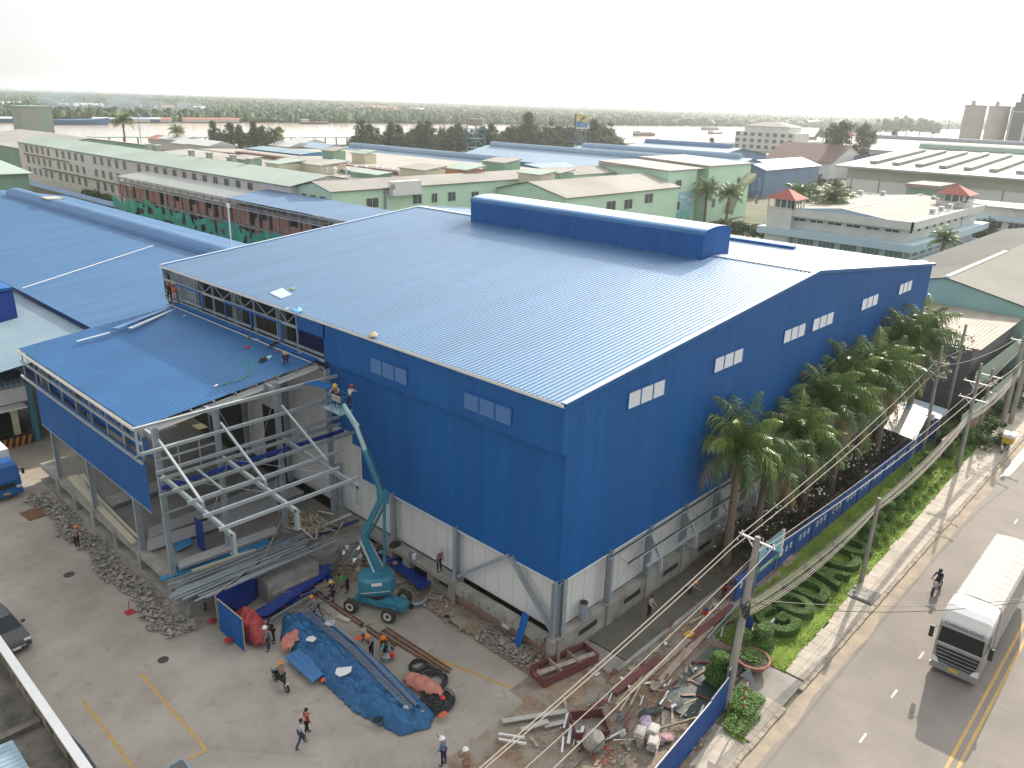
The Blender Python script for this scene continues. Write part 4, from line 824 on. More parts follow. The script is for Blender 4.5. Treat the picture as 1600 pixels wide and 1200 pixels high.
NET = mat('green_safety_net', (0.02, 0.30, 0.20), 0.85, col2=(0.05, 0.46, 0.33), scale=0.5, alpha=.85, stretch=(1, 1, .3))
b = MB(); nn = 90; vs = []; fs = []
for i in range(nn+1):
    y = 96+i; zt_ = 5.2+1.6*noise.noise(V((y*.13, 0, 0)))+.8*noise.noise(V((y*.6, 3, 0)))
    for k in range(5): vs.append((49.0+.35*noise.noise(V((y*.4, k, 0))), y, 0.2+(zt_-.2)*k/4))
for i in range(nn):
    for k in range(4):
        if noise.noise(V((i*.5, k*1.3, 8))) < .28: fs.append((i*5+k, (i+1)*5+k, (i+1)*5+k+1, i*5+k+1))
b.raw(vs, fs, NET); b.build('safety_net', ub)
# blue strip roof, dark gap, cream curved tank, scrub along the grey block
b = MB(); b.hexa([(48.5, 184, 2.6), (50.3, 184, 3.2), (50.3, 262, 3.2), (48.5, 262, 2.6), (48.5, 184, 2.75), (50.3, 184, 3.35), (50.3, 262, 3.35), (48.5, 262, 2.75)], FARBLUED); b.build('lean_to_roof', label='narrow blue lean-to roof along the foot of the grey block', cat='roof')
# left green shed and pale tower
gs = thing('green_shed', 'sage green metal clad shed with a pale roof at the left edge', 'shed', (20, 205, 0))
b = MB(); b.box(10, 40.0, 216, 262, 0, 8.6, GREEND); b.box(9.5, 40.2, 215.6, 216, 3.6, 3.9, GROOF)
b.build('wall', gs); b = MB(); b.hexa([(8, 215, 8.6), (41, 215, 8.6), (41, 262, 8.6), (8, 262, 8.6), (8, 215, 8.8), (41, 215, 8.8), (41, 262, 11.5), (8, 262, 11.5)], GROOF); b.build('roof', gs)
gable('green_hall', 'sage green hall with a curved brownish roof beyond the green shed', 'hall', 62, 108, 296, 372, 10, 13, 'y', GREEND, CRROOF, .6)
p = G(57, 222, 6); t = thing('green_tower', 'square sage green clad tower with rust streaks standing above the sheds by the river', 'tower', (p.x, p.y, 0)); b = MB(); b.box(-6.5, 6.5, -6.5, 6.5, 0, 21.5, mat('streaked_green', (.30, .40, .35), .8, col2=(.38, .34, .28), scale=.3, stretch=(1, 1, .1))); b.build('wall', t, world=False); b = MB(); b.box(-6.8, 6.8, -6.8, 6.8, 21.5, 22, GROOF); b.build('roof', t, world=False)
b = MB(); b.tube([(118, 330, 0), (118, 330, 24)], .15, STEEL, 5); b.build('mast', label='thin mast between the green tower and the mint roof', cat='mast')
b = MB(); b.hexa([(143, 452, 5), (300, 415, 5), (302, 428, 5), (145, 466, 5), (143, 452, 5.4), (300, 415, 5.4), (302, 428, 5.4), (145, 466, 5.4)], GROOF)
for i in range(22): x = 146+i*7.2; b.box(x, x+.6, 458-i*1.68, 458.6-i*1.68, 0, 5, CONC)
b.build('river_jetty', label='long covered jetty with a pale roof along the river edge', cat='jetty')
# blue-roofed older warehouse at left
ow = thing('old_warehouse', 'older warehouse with faded blue sheet roof and long ridge vent at the left', 'warehouse', (-5, 50, 0))
b = MB(); b.box(-5.2, 26.3, 50.4, 148, 0, 9.7, BLUED); b.build('wall', ow)
b = MB(); b.sheet((-5.4, 150, 10.0), (0, -1, 0), (0, 0, 0), (19.0, 0, 2.1), 100, OLDBLUE, .45, .09, .03, nrm=(-.1, 0, 1)); b.build('roof', ow, 'near slope of the faded blue roof')
b = MB(); b.sheet((13.6, 150, 12.1), (0, -1, 0), (0, 0, 0), (13.2, 0, -2.1), 100, OLDBLUE, .45, .09, .03, nrm=(.16, 0, 1)); b.build('roof', ow, 'far slope of the faded blue roof')
b = MB(); rr_ = 1.6
for i in range(8):
    a0, a1 = math.pi*i/8, math.pi*(i+1)/8
    b.poly([(14.8-rr_*math.cos(a0), 48, 12.1+1.2*math.sin(a0)), (14.8-rr_*math.cos(a0), 138, 12.1+1.2*math.sin(a0)), (14.8-rr_*math.cos(a1), 138, 12.1+1.2*math.sin(a1)), (14.8-rr_*math.cos(a1), 48, 12.1+1.2*math.sin(a1))], OLDBLUE if i > 1 else BLUE)
b.poly([(14.8-rr_*math.cos(math.pi*i/8), 138, 12.1+1.2*math.sin(math.pi*i/8)) for i in range(9)], OLDBLUE); b.poly([(13.2, 48, 12.1), (13.2, 138, 12.1), (13.2, 138, 11.5), (13.2, 48, 11.5)], BLUEW)
b.build('ridge_vent', ow); b = MB(); b.box(13.7, 16, 118, 121.5, 13.1, 13.36, mat('bare_patch', (.5, .46, .38), .8, var=.3)); b.build('patch', ow)
b = MB(); b.cyl((20, 72, 11.2), (20, 72, 16.6), .07, PANEL, n=6); b.cyl((20, 72, 16.4), (20, 72, 16.9), .18, PANEL, n=6); b.cyl((20, 72, 11.1), (20, 72, 11.25), .4, STEEL, n=8); b.build('roof_mast', label='thin white mast on the faded blue roof beyond its ridge vent', cat='mast')
b = MB(); p0, p1 = G(35, 452, 10.3), G(240, 385, 11.8); b.tube([p0.lerp(p1, i/8)+V((0, 0, .12-.2*math.sin(math.pi*i/8)*0)) for i in range(9)], .04, PANEL, 4); b.build('roof_cable', label='pale cable lying across the faded blue roof', cat='cable')
LT = mat('light_blue_lean_roof', (0.26, 0.36, 0.42), 0.55, col2=(0.21, 0.31, 0.38), scale=.2)
lt = thing('lean_to', 'lighter blue lean-to roof between the faded roof and the loading canopy', 'shed', (-13, 46, 0))
b = MB(); b.sheet((-14.5, 95, 8.2), (0, -1, 0), (0, 0, 0), (9.1, 0, 1.3), 47.5, LT, .5, .1, .04, nrm=(-.1, 0, 1)); b.build('roof', lt)
b = MB(); b.box(-14.3, -13.9, 47.8, 94, 6.4, 8.1, PANEL); b.build('wall', lt)
nw = MB(); nw.sheet((-9.6, 78, 0), (0, -1, 0), (0, 0, 5.2), (0, 0, 11.8), 16.4, BLUED, .3, .06, .02, nrm=(-1, 0, 0)); nw.box(-9.5, -8.0, 61.4, 78, 11.7, 12.1, BLUEW); nw.box(-9.55, -8, 61.4, 61.6, 5, 11.8, BLUED); nw.build('navy_wall_panel', label='tall navy clad wall end at the left edge of the photo', cat='wall')
dk = thing('loading_dock', 'loading dock with pale blue ribbed roof, teal post and striped bumper', 'dock', (-13, 53, 0))
b = MB(); b.sheet((-20, 62.5, 6.1), (1, 0, 0), (0, 0, 0), (0, -10.3, -.2), 9.6, LT, .42, .1, .05, nrm=(0, 0, 1))
for i in range(22): x = -20+i*.43; b.tube([(x, 52.3, 5.93), (x, 52.0, 5.7), (x, 52.0, 5.4)], .2, LT, 6)
b.build('roof', dk)
b = MB(); b.box(-20, -10.6, 52.3, 52.5, 3.9, 5.6, PANEL); b.box(-20, -11.2, 51.0, 52.3, 3.7, 3.82, PANEL); b.build('wall', dk)
b = MB(); b.box(-20, -11, 60, 60.2, 0, 6, DARK); b.box(-20, -11, 52.6, 60, 0.9, 1.0, DARK); b.build('interior_shade', dk)  # dark back and floor sheets put the dock's inner shade into colour
TEAL = mat('teal_post', (0.07, 0.24, 0.32), .6, var=.2)
b = MB(); b.box(-10.75, -10.35, 52.0, 52.5, 0, 6.0, TEAL); b.build('post', dk); b = MB(); b.box(-12.2, -11.75, 52.2, 52.6, 1, 3.7, BEIGE); b.build('post', dk)
OR = mat('bumper_orange', (.55, .24, .04), .7, var=.3)
b = MB()
for i in range(18):
    x = -20+i*.5; b.hexa([(x, 51.9, 0.05), (x+.25, 51.9, 0.05), (x+.25, 52.2, .05), (x, 52.2, .05), (x+.25, 51.9, .9), (x+.5, 51.9, .9), (x+.5, 52.2, .9), (x+.25, 52.2, .9)], OR)
b.box(-20, -11, 51.95, 52.25, .02, .93, BLACK); b.build('striped_bumper', dk)
# ---- white and pale blue office block on the right ----
OW = mat('office_white', (0.70, 0.70, 0.67), .75, col2=(.60, .60, .56), scale=.3); OB = mat('office_pale_blue', (0.45, 0.62, 0.72), .75, col2=(.52, .66, .73), scale=.2); TERRA = mat('red_roof_tile', (.36, .09, .07), .8, var=.25, scale=1.5); OG = mat('office_green_glass', (.13, .26, .24), .2)
ob = thing('office_block', 'white office block with pale blue bands, grey roof and red capped corner turrets', 'office', (138, 26, 0))
b = MB(); b.box(140, 190, 28, 56, 0, 9.6, OW); b.box(138.6, 139.0, 26.5, 57.2, 8.4, 10.0, OW); b.box(138.6, 191, 26.5, 26.9, 8.4, 10.0, OW); b.box(190.6, 191, 26.5, 57, 8.4, 10, OW); b.build('wall', ob)
b = MB(); b.box(137.4, 192, 25.3, 58.4, 4.2, 5.7, OB); b.box(137.4, 192, 25.3, 58.4, 0.3, 1.6, OB); b.build('pale_blue_band', ob)
b = MB(); ym = 41; b.poly([(139.2, 27, 9.4), (139.2, ym, 10.9), (190, ym, 10.9), (190, 27, 9.4)], mat('office_grey_roof', (.31, .30, .27), .85, col2=(.24, .23, .20), scale=.2)); b.poly([(139.2, 56.5, 9.4), (190, 56.5, 9.4), (190, ym, 10.9), (139.2, ym, 10.9)], MATS['office_grey_roof']); b.poly([(139.2, 27, 9.4), (139.2, 56.5, 9.4), (139.2, ym, 10.9)], OB); b.box(139, 190, ym-.25, ym+.25, 10.85, 11.0, OW)
for k in range(3): b.bar((138.9, 28, 9.5+.02*k), (138.9, ym, 11.05), .3, .18, FARBLUE); b.bar((138.9, 55.5, 9.5), (138.9, ym, 11.05), .3, .18, FARBLUE); break
b.build('roof', ob)
for i in range(6): win(ob, (139.97, 29.6+i*4.6, 3.0), (0, -1, 0), (-1, 0, 0), 3.4, 1.8, OW, OG, 3)
for i in range(9): win(ob, (143+i*5, 27.97, 3.0), (1, 0, 0), (0, -1, 0), 3.2, 1.8, OW, OG, 3)
b = MB()
for i in range(7):
    b = MB(); b.box(139.93, 139.97, 29.3+i*3.9, 30.6+i*3.9, 7.5, 7.9, DARK); b.build('slot_window', ob); b = MB(); b.box(139.93, 139.97, 30.8+i*3.9, 32.0+i*3.9, 7.5, 7.9, DARK); b.build('slot_window', ob)
for i in range(9): b = MB(); b.box(142+i*5, 143.5+i*5, 27.93, 27.97, 7.3, 7.8, DARK); b.build('slot_window', ob)
def turret(x, y, z0, s_, hh, par):
    b = MB(); b.box(x-s_, x+s_, y-s_, y+s_, 0, z0, OW)
    for i in range(5):
        for (dx, dy) in ((-s_, -s_+i*s_/2), (-s_+i*s_/2, -s_)): b.box(x+dx-.12, x+dx+.12, y+dy-.12, y+dy+.12, z0, z0+hh, OW)
    b.box(x-s_*.6, x+s_*.6, y-s_*.6, y+s_*.6, z0, z0+hh, OG); b.build('turret', par)
    b = MB(); k = s_+.7; z = z0+hh; b.raw([(x-k, y-k, z), (x+k, y-k, z), (x+k, y+k, z), (x-k, y+k, z), (x, y, z+2.1)], [(0, 1, 4), (1, 2, 4), (2, 3, 4), (3, 0, 4), (3, 2, 1, 0)], TERRA); b.build('red_cap', par)
turret(141, 54, 9.8, 2.8, 2.0, ob); turret(181, 31, 11.0, 3.2, 1.6, ob)
for i, (px, py) in enumerate(((1332, 308), (1344, 305), (1379, 306), (1437, 311), (1458, 314), (1468, 318), (1456, 335), (1470, 331), (1484, 327), (1497, 323))):
    p = G(px, py, 10.0); b = MB(); b.box(p.x-.5, p.x+.5, p.y-.5, p.y+.5, 9.9, 11.2, OW); b.cyl((p.x-.53, p.y, 10.6), (p.x-.5, p.y, 10.6), .35, STEEL, n=10); b.build('air_conditioner', label=ORD[i]+' white air conditioner from the left on the office block roof edge', cat='air conditioner', group='air conditioners on the office roof')
o2 = thing('office_wing', 'white and pale blue low wing behind the office block at the right edge', 'office', (205, 25, 0))
b = MB(); b.box(200, 212, -10, 34, 0, 8.5, OW); b.box(199.4, 200, -10, 34, 5.4, 6.6, OB); b.box(199.4, 200, -10, 34, 2.2, 3.4, OB); b.build('wall', o2); b = MB(); b.box(198.8, 213, -11, 35, 8.5, 8.9, HALL); b.build('roof', o2)
for i in range(8): win(o2, (199.95, 31-i*5, 4.4), (0, -1, 0), (-1, 0, 0), 3.6, 1.6, OW, GLS, 2)
# factory with skylight strips
sk = thing('skylight_factory', 'large pale factory whose roof carries slanting rows of skylight strips', 'factory', (255, 0, 0))
b = MB(); b.box(262, 380, -60, 88, 0, 10.5, PANEL)
for i in range(14): b.box(261.8, 262, 86-i*9.5, 86.4-i*9.5, 0, 8, STEEL)
b.box(261.7, 262, -60, 88, 8, 11.5, mat('streaked_green2', (.34, .42, .34), .8, col2=(.44, .42, .34), scale=.2, stretch=(1, 1, .2))); b.build('wall', sk)
b = MB(); b.hexa([(259, -62, 11.6), (335, -62, 16.0), (335, 92, 16.0), (259, 92, 11.6), (259, -62, 12.2), (335, -62, 16.6), (335, 92, 16.6), (259, 92, 12.2)], GROOF); b.tube([(335, -62, 17), (335, 88, 17)], 2.0, GROOF, 8); b.build('roof', sk)
b = MB()
for i in range(18):
    y = 84-i*7.6; b.hexa([(270, y-2.4, 13.0), (322, y-2.4, 16.0), (322, y, 16.0), (270, y, 13.0), (270, y-2.4, 13.9), (322, y-2.4, 16.9), (322, y, 16.9), (270, y, 13.9)], CRROOF)
b.build('skylight_strips', sk)
b = MB(); b.box(240, 258, 52, 60, 0, 8.5, GREEND); b.box(239, 259, 51, 61, 8.5, 9.6, mat('brown_roof', (.3, .24, .2), .8)); b.build('porch', sk)
gable('long_far_shed', 'long low pale shed with a grey ridge pipe below the silos', 'shed', 430, 520, 20, 168, 11, 16, 'y', PANEL, CRROOF, 1, (1.6, 1, STEEL))
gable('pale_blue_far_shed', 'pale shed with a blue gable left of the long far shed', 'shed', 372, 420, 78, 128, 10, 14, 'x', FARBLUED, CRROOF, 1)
gable('dark_roofed_house', 'house with a dark brown roof behind the bright blue hall', 'house', 345, 385, 128, 160, 8, 15, 'y', PANEL, mat('dark_brown_roof', (.13, .08, .07), .9), 1)
gable('red_roofed_villa', 'villa with a faded red roof far behind the dark conifers', 'house', 600, 630, 212, 232, 9, 15, 'y', PANEL, HR[1], 1)
# silos
SIL = mat('silo_concrete', (.42, .40, .37), .85, var=.15, scale=.1)
for i, (px, lb) in enumerate(((1508, 'left one of two tall pale concrete silos'), (1545, 'middle concrete silo, right of the left one'), (1580, 'third silo, half hidden by the dark tower'))):
    p = G(px, 247, 0); t = thing('silo', lb, 'silo', p, 'concrete silos at the right'); b = MB(); b.cyl((0, 0, 0), (0, 0, 36.5), 7.2, SIL, n=24); b.build('shell', t, world=False, smooth=False)
    b = MB(); b.cyl((0, 0, 36.5), (0, 0, 37.2), 7.5, SIL, n=24)
    for k in range(3): b.cyl((-3+3*k, 2, 37.2), (-3+3*k, 2, 40.5), 1.0, GALV, .5, 8)
    b.build('cap', t, world=False)
p = G(1586, 250, 0); t = thing('mill_tower', 'tall dark grey green clad mill tower at the right edge', 'tower', p); b = MB(); b.box(-9, 20, -22, 6, 0, 40, mat('mill_cladding', (.10, .14, .13), .8, var=.2)); b.box(-6, 20, -22, 4, 40, 46, MATS['mill_cladding']); b.build('wall', t, world=False); b = MB(); b.box(-9.4, 20.4, -22.4, 6.4, 33, 33.8, STEEL)
for k in range(3): b.box(-9.3, -9, -18+7*k, -16+7*k, 4, 26, PANEL)
b.build('ledge', t, world=False)
b = MB(); p = G(1473, 240, 0); b.tube([p, p+V((0, 0, 36))], [.5, .2], RUST, 5); b.build('chimney_mast', label='thin dark chimney mast left of the silos', cat='chimney')
# white far building and red roof on shore
p = G(1197, 236, 0); t = thing('white_apartment', 'white multi storey building with balconies by the river, right of centre', 'building', p); b = MB(); b.box(-10, 14, -26, 22, 0, 14, OW); b.box(-8, 12, -20, 16, 14, 18, OW); b.build('wall', t, world=False)
for k in range(3):
    for i in range(8): b = MB(); b.box(-10.3, -10, -24+i*6, -21+i*6, 2+k*4.4, 4.4+k*4.4, GLS); b.build('window', t, world=False)
b = MB(); b.hexa([(-9, -21, 18), (13, -21, 18), (13, 17, 18), (-9, 17, 18), (0, -8, 21), (4, -8, 21), (4, 4, 21), (0, 4, 21)], CRROOF); b.build('roof', t, world=False)
# board tower and water tower
p = G(905, 243, 0); t = thing('water_tower', 'steel lattice tower carrying a square yellow and blue picture board above the trees', 'tower', p)
b = MB()
for sx in (-5, 5):
    for sy in (-5, 5): b.bar((sx, sy, 0), (sx*.8, sy*.8, 24), .5, .5, FARBLUED)
for z in (4, 9, 14, 19):
    for (a, c) in (((-5, -5), (5, -5)), ((-5, -5), (-5, 5)), ((5, -5), (5, 5)), ((-5, 5), (5, 5))):
        b.bar((a[0], a[1], z), (c[0], c[1], z), .3, .3, FARBLUED); b.bar((a[0], a[1], z-4), (c[0], c[1], z), .25, .25, FARBLUED)
b.box(-5, 5, -5, 5, 23.6, 24.4, CONC); b.build('lattice', t, world=False)
b = MB(); yl_ = mat('board_yellow', (.70, .55, .10), .6, col2=(.75, .68, .30), scale=.15); bl_ = mat('board_blue', (.08, .28, .55), .6, col2=(.2, .5, .65), scale=.2)
M_ = Matrix.Rotation(0.80, 4, 'Z')
b.box(-7.5, 7.5, -6, 6, 26, 40, mat('board_side', (.05, .09, .12), .8), M_)
b.poly([M_ @ V((-7.56, -6, 26)), M_ @ V((-7.56, 6, 26)), M_ @ V((-7.56, 6, 33.5)), M_ @ V((-7.56, -6, 32.5))], bl_); b.poly([M_ @ V((-7.56, -6, 32.5)), M_ @ V((-7.56, 6, 33.5)), M_ @ V((-7.56, 6, 40)), M_ @ V((-7.56, -6, 40))], yl_)
t.scale = (.58, .58, .60); b.poly([M_ @ V((-7.7, -4.5, 37.5)), M_ @ V((-7.7, -1, 35.5)), M_ @ V((-7.7, 4.2, 30.5)), M_ @ V((-7.7, 1.5, 35)), M_ @ V((-7.7, -1, 38.2))], mat('board_mark', (.08, .12, .12), .7)); b.poly([M_ @ V((-7.68, -6, 26)), M_ @ V((-7.68, 6, 26)), M_ @ V((-7.68, 6, 27.6)), M_ @ V((-7.68, -6, 27.6))], PANEL)
b.build('picture_board', t, world=False)
p = G(743, 246, 0); t = thing('water_tank_tower', 'pale water tank on teal braced legs among trees at centre', 'tower', p); b = MB()
for sx in (-3.5, 3.5):
    for sy in (-3.5, 3.5): b.bar((sx, sy, 0), (sx, sy, 17), .5, .5, TEAL)
for z in (5, 10, 15): b.bar((-3.5, -3.5, z), (-3.5, 3.5, z-4), .4, .4, TEAL); b.bar((-3.5, -3.5, z), (3.5, -3.5, z-4), .4, .4, TEAL); b.box(-3.7, 3.7, -3.7, 3.7, z, z+.3, TEAL)
b.build('frame', t, world=False); b = MB(); b.cyl((0, 0, 17), (0, 0, 20.5), 4.6, CRROOF, n=16); b.build('tank', t, world=False)
b = MB(); p = G(425, 262, 13); 
# blue tanks and small blue building by trees
p = G(427, 252, 10); gable('blue_plant_room', 'small bright blue plant building in front of the river trees', 'building', p.x, p.x+12, p.y-16, p.y+16, 13, 13.6, 'y', mat('bright_blue', (.10, .30, .55), .7), LT, .3)
# steam/smoke
# right sheds next to the road
rs = gable('green_gabled_shed', 'pale green gabled shed with grey white roof beside the warehouse far corner', 'shed', 76, 150, -7.0, 13, 9.2, 11.4, 'x', mat('aqua_cladding', (.33, .52, .46), .7, col2=(.28, .47, .42), scale=.3), mat('grey_white_roof', (.32, .32, .285), .8, col2=(.27, .265, .23), scale=.1), .3)
b = MB(); b.box(76, 104, 2.75, 3.25, 11.45, 11.6, OW); b.build('ridge_cap', rs); b = MB(); b.cyl((88, 9.5, 10), (88, 9.5, 10.8), .5, OW, n=10); b.cyl((88, 9.5, 10.8), (88, 9.5, 11), .8, OW, n=10); b.build('roof_vent', rs)
ws = thing('white_roofed_shed', 'low shed with a weathered white ribbed roof at the far corner of the warehouse', 'shed', (58.5, -5.7, 0))
b = MB(); b.sheet((58.3, -5.9, 7.9), (0, 1, 0), (0, 0, 0), (17.6, 0, .2), 11.0, mat('weathered_white_sheet', (.42, .38, .325), .8, col2=(.30, .26, .21), scale=.5), .45, .1, .04, nrm=(0, 0, 1)); b.build('roof', ws)
b = MB(); b.box(58.6, 76, -5.2, 5, 0, 7.7, mat('dark_shed_wall', (.17, .18, .19), .9, var=.3)); b.build('wall', ws)
gw = MB(); gw.sheet((50, -7.3, 0), (1, 0, 0), (0, 0, 1.9), (0, 0, 3.6), 40, mat('aqua_sheet', (.30, .48, .42), .7, col2=(.40, .44, .36), scale=.6), .3, .07, .03, nrm=(0, -1, 0)); gw.sheet((57, -6.2, 0), (1, 0, 0), (0, 0, 3.8), (0, 0, 6.0), 30, MATS['aqua_sheet'], .3, .07, .03, nrm=(0, -1, 0)); gw.build('corrugated_fence', label='pale green corrugated fence along the verge beyond the blue wall', cat='fence')
pw_ = MB(); pw_.box(46.5, 88, -7.0, -6.8, 0, 1.9, mat('pinkish_wall', (.42, .30, .27), .9, col2=(.30, .22, .2), scale=.8)); pw_.build('masonry_wall', label='low faded pink wall below the green corrugated fence', cat='wall')
# trees
pl_ = 'trees along the near river bank'
lab = ['dark tall tree in the group by the river left of centre', 'bushy tree in the river bank row', 'pointed tree in the river bank row']
k = 0
def trow(pts, kinds, base, grp, sc):
    global k
    for i, (px, py, s_) in enumerate(pts):
        p = G(px, py, 0); tree(kinds[i % len(kinds)], p.x, p.y, s_*sc, base % (('first', 'second', 'third', 'fourth', 'fifth', 'sixth', 'seventh', 'eighth', 'ninth', 'tenth', 'eleventh', 'twelfth', 'thirteenth', 'fourteenth', 'fifteenth', 'sixteenth', 'seventeenth', 'eighteenth', 'nineteenth', 'twentieth', 'twenty-first', 'twenty-second')[i]), grp)
trow([(337, 234, .95), (350, 236, 1.0), (362, 234, .9), (376, 236, .85), (388, 235, .9), (399, 237, 1.0), (411, 238, .85), (424, 240, 1.0), (438, 240, .85)], ['tall', 'round', 'tall'], '%s tree from the left in the short river bank group left of centre', 'river trees left of centre', 1.0)
trow([(555, 242, 1.0), (566, 243, 1.15), (578, 241, 1.0), (590, 242, 1.1), (601, 241, 1.0), (612, 243, 1.1), (624, 242, 1.0), (635, 243, 1.1), (646, 242, 1.0), (658, 243, 1.1), (669, 243, 1.15), (681, 244, 1.0), (692, 244, 1.1), (704, 245, 1.0), (716, 244, 1.1), (728, 243, 1.0), (741, 243, 1.1), (754, 243, 1.0), (767, 243, 1.1), (779, 243, 1.1)], ['round', 'tall', 'tall', 'round'], '%s tree from the left in the long central river bank row', 'central river bank trees', 1.0)
trow([(562+i*11.2, 238-.1*i, 1.15+.15*(i % 3)) for i in range(20)], ['round'], '%s broad tree from the left in the rear central river bank row', 'rear central river bank trees', 1.0)
trow([(342+i*12, 231, .9+.1*(i % 2)) for i in range(8)], ['round'], '%s broad tree from the left at the rear of the short bank group', 'rear trees left of centre', 1.0)
trow([(796+i*14, 237, 1.5+.2*(i % 3)) for i in range(12)], ['round'], '%s broad tree from the left at the rear of the board tower clump', 'rear trees round the board tower', 1.0)
trow([(788, 241, 1.6), (806, 242, 1.8), (824, 243, 1.6), (842, 243, 1.5), (860, 244, 1.4), (878, 245, 1.3), (925, 246, 1.4), (945, 247, 1.3), (962, 248, 1.2), (980, 242, .7), (1008, 240, .5), (1030, 240, 1.0), (1048, 241, .9), (1088, 238, .8), (1110, 240, .7)], ['round', 'round', 'tall', 'round'], '%s tree from the left in the clump round the board tower', 'trees round the board tower', .95)
trow([(1292, 268, 1.4), (1305, 276, 1.5), (1322, 272, 1.3), (1338, 268, 1.4), (1353, 262, 1.2), (1372, 258, 1.1), (1390, 246, 1.1)], ['tall', 'tall', 'round'], '%s tree from the left among the dark trees behind the blue hall', 'dark trees right of the blue hall', 1.05)
trow([(1375, 215, 2.4), (1395, 214, 2.6), (1415, 214, 2.8), (1435, 215, 2.6), (1455, 216, 2.2), (1350, 216, 2.0), (1285, 222, 1.5), (1305, 220, 1.6), (1330, 218, 1.8)], ['round'], '%s tree of the hazy far grove left of the silos', 'hazy grove left of the silos', 1.0)
trow([(1215, 282, .6), (1232, 287, .6), (1248, 280, .7), (1262, 288, .6), (1275, 296, .6), (1222, 298, .5), (1300, 298, .5), (1316, 292, .7), (1270, 310, .5)], ['round', 'bush'], '%s low tree from the left between the mint wing and the skylight factory', 'low trees beside the mint wing', 1.0)
trow([(655, 264, .9)], ['round'], '%s and only round tree among the factory roofs at centre', None, 1.0)
trow([(1160, 372, 1.3), (1175, 374, 1.4), (1190, 376, 1.3), (1206, 379, 1.4), (1222, 382, 1.3), (1145, 368, 1.3), (1255, 388, 1.2), (1272, 390, 1.2), (1300, 392, 1.3), (1320, 396, 1.2), (1352, 400, 1.2), (1130, 362, 1.2)], ['bush'], '%s shrub in the hedge line behind the warehouse roof', 'shrubs behind the warehouse roof', 1.5)
trow([(1530, 378, 1.9), (1545, 374, 1.9), (1560, 372, 2.0), (1575, 370, 1.9), (1590, 369, 2.0)], ['bush'], '%s shrub in front of the office wing at the right', 'shrubs before the office wing', 1.5)
trow([(1585, 640, .9), (1560, 700, .7), (1545, 680, 1.0), (1530, 700, .8), (1500, 660, 1.0), (1480, 700, .9), (1598, 600, 1.2), (1575, 620, 1.1), (1560, 650, 1.0), (1540, 640, 1.1)], ['bush'], '%s shrub on the verge beyond the blue wall', 'shrubs on the far verge', 1.0)
trow([(165, 322, .9), (150, 318, .9), (140, 312, .8), (180, 328, .8)], ['bush'], '%s shrub in the gap before the grey block', 'scrub before the grey block', 2.0)
# town houses between roofs and river (roofs among the trees at left centre)
for i, (px, py, wd, ri, h) in enumerate(((285, 232, 26, 0, 6), (305, 240, 20, 0, 6), (330, 246, 24, 0, 7), (262, 228, 20, 1, 5), (455, 243, 18, 0, 6), (480, 240, 16, 0, 7), (505, 246, 20, 2, 6), (640, 262, 18, 0, 6), (1000, 262, 16, 0, 7), (1225, 262, 20, 0, 6))):
    p = G(px, py+4, 0); t = thing('town_house', '%s pale house from the left, squeezed between the factory roofs and the river' % ('third', 'fourth', 'fifth', 'second', 'sixth', 'seventh', 'eighth', 'ninth', 'tenth', 'eleventh')[i], 'house', p, 'houses between factories and river')
    b = MB(); b.box(-6, 6, -wd/2, wd/2, 0, h, HW); b.build('wall', t, world=False); b = MB(); b.hexa([(-7, -wd/2-.6, h), (7, -wd/2-.6, h), (7, wd/2+.6, h), (-7, wd/2+.6, h), (-.3, -wd/2-.6, h+2), (.3, -wd/2-.6, h+2), (.3, wd/2+.6, h+2), (-.3, wd/2+.6, h+2)], HR[ri]); b.build('roof', t, world=False)
# ================= PEOPLE =================
SKIN = mat('skin', (0.36, 0.20, 0.13), 0.6); HAIR = mat('black_hair', (0.012, 0.010, 0.010), 0.5)
def cloth(n, c): return mat('cloth_'+n, c, 0.85, var=0.2, scale=6)
C_NAVY = cloth('navy', (.02, .03, .10)); C_DARK = cloth('black', (.015, .015, .018)); C_GREY = cloth('grey', (.22, .22, .23)); C_ORG = cloth('orange', (.62, .13, .05)); C_GRN = cloth('green', (.03, .36, .07)); C_WHT = cloth('white', (.55, .57, .60)); C_RED = cloth('red', (.50, .03, .04)); C_JEAN = cloth('denim', (.04, .06, .13)); C_TEAL = cloth('teal', (.10, .38, .42)); C_BRN = cloth('brown', (.28, .18, .12)); C_CHK = cloth('check', (.25, .15, .16)); C_PALE = cloth('pale', (.42, .38, .33)); C_BLUE = cloth('blue', (.10, .20, .36))
H_YEL = mat('helmet_yellow', (.75, .42, .03), .35); H_ORG = mat('helmet_orange', (.75, .22, .03), .4); H_WHT = mat('helmet_white', (.8, .8, .8), .35); H_RED = mat('helmet_red', (.65, .04, .03), .35); H_STR = mat('straw_hat', (.50, .40, .24), .9)
def skinned(name, verts, edges, radii, m, parent, sub=1):
    me = bpy.data.meshes.new(name); me.from_pydata([tuple(v) for v in verts], edges, []); me.materials.append(m)
    import bmesh
    bm = bmesh.new(); bm.from_mesh(me); ly = bm.verts.layers.skin.verify(); bm.verts.ensure_lookup_table()
    for i, v in enumerate(bm.verts): r_ = radii[i]; v[ly].radius = (r_, r_) if not hasattr(r_, '__len__') else r_; v[ly].use_root = (i == 0)
    bm.to_mesh(me); bm.free()
    o = bpy.data.objects.new(name, me); SC.collection.objects.link(o); o.parent = parent
    s_ = o.modifiers.new('skin', 'SKIN'); s_.use_smooth_shade = True; s_.branch_smoothing = 0.4
    if sub: q = o.modifiers.new('sub', 'SUBSURF'); q.levels = sub; q.render_levels = sub
    return o
_shared = {}
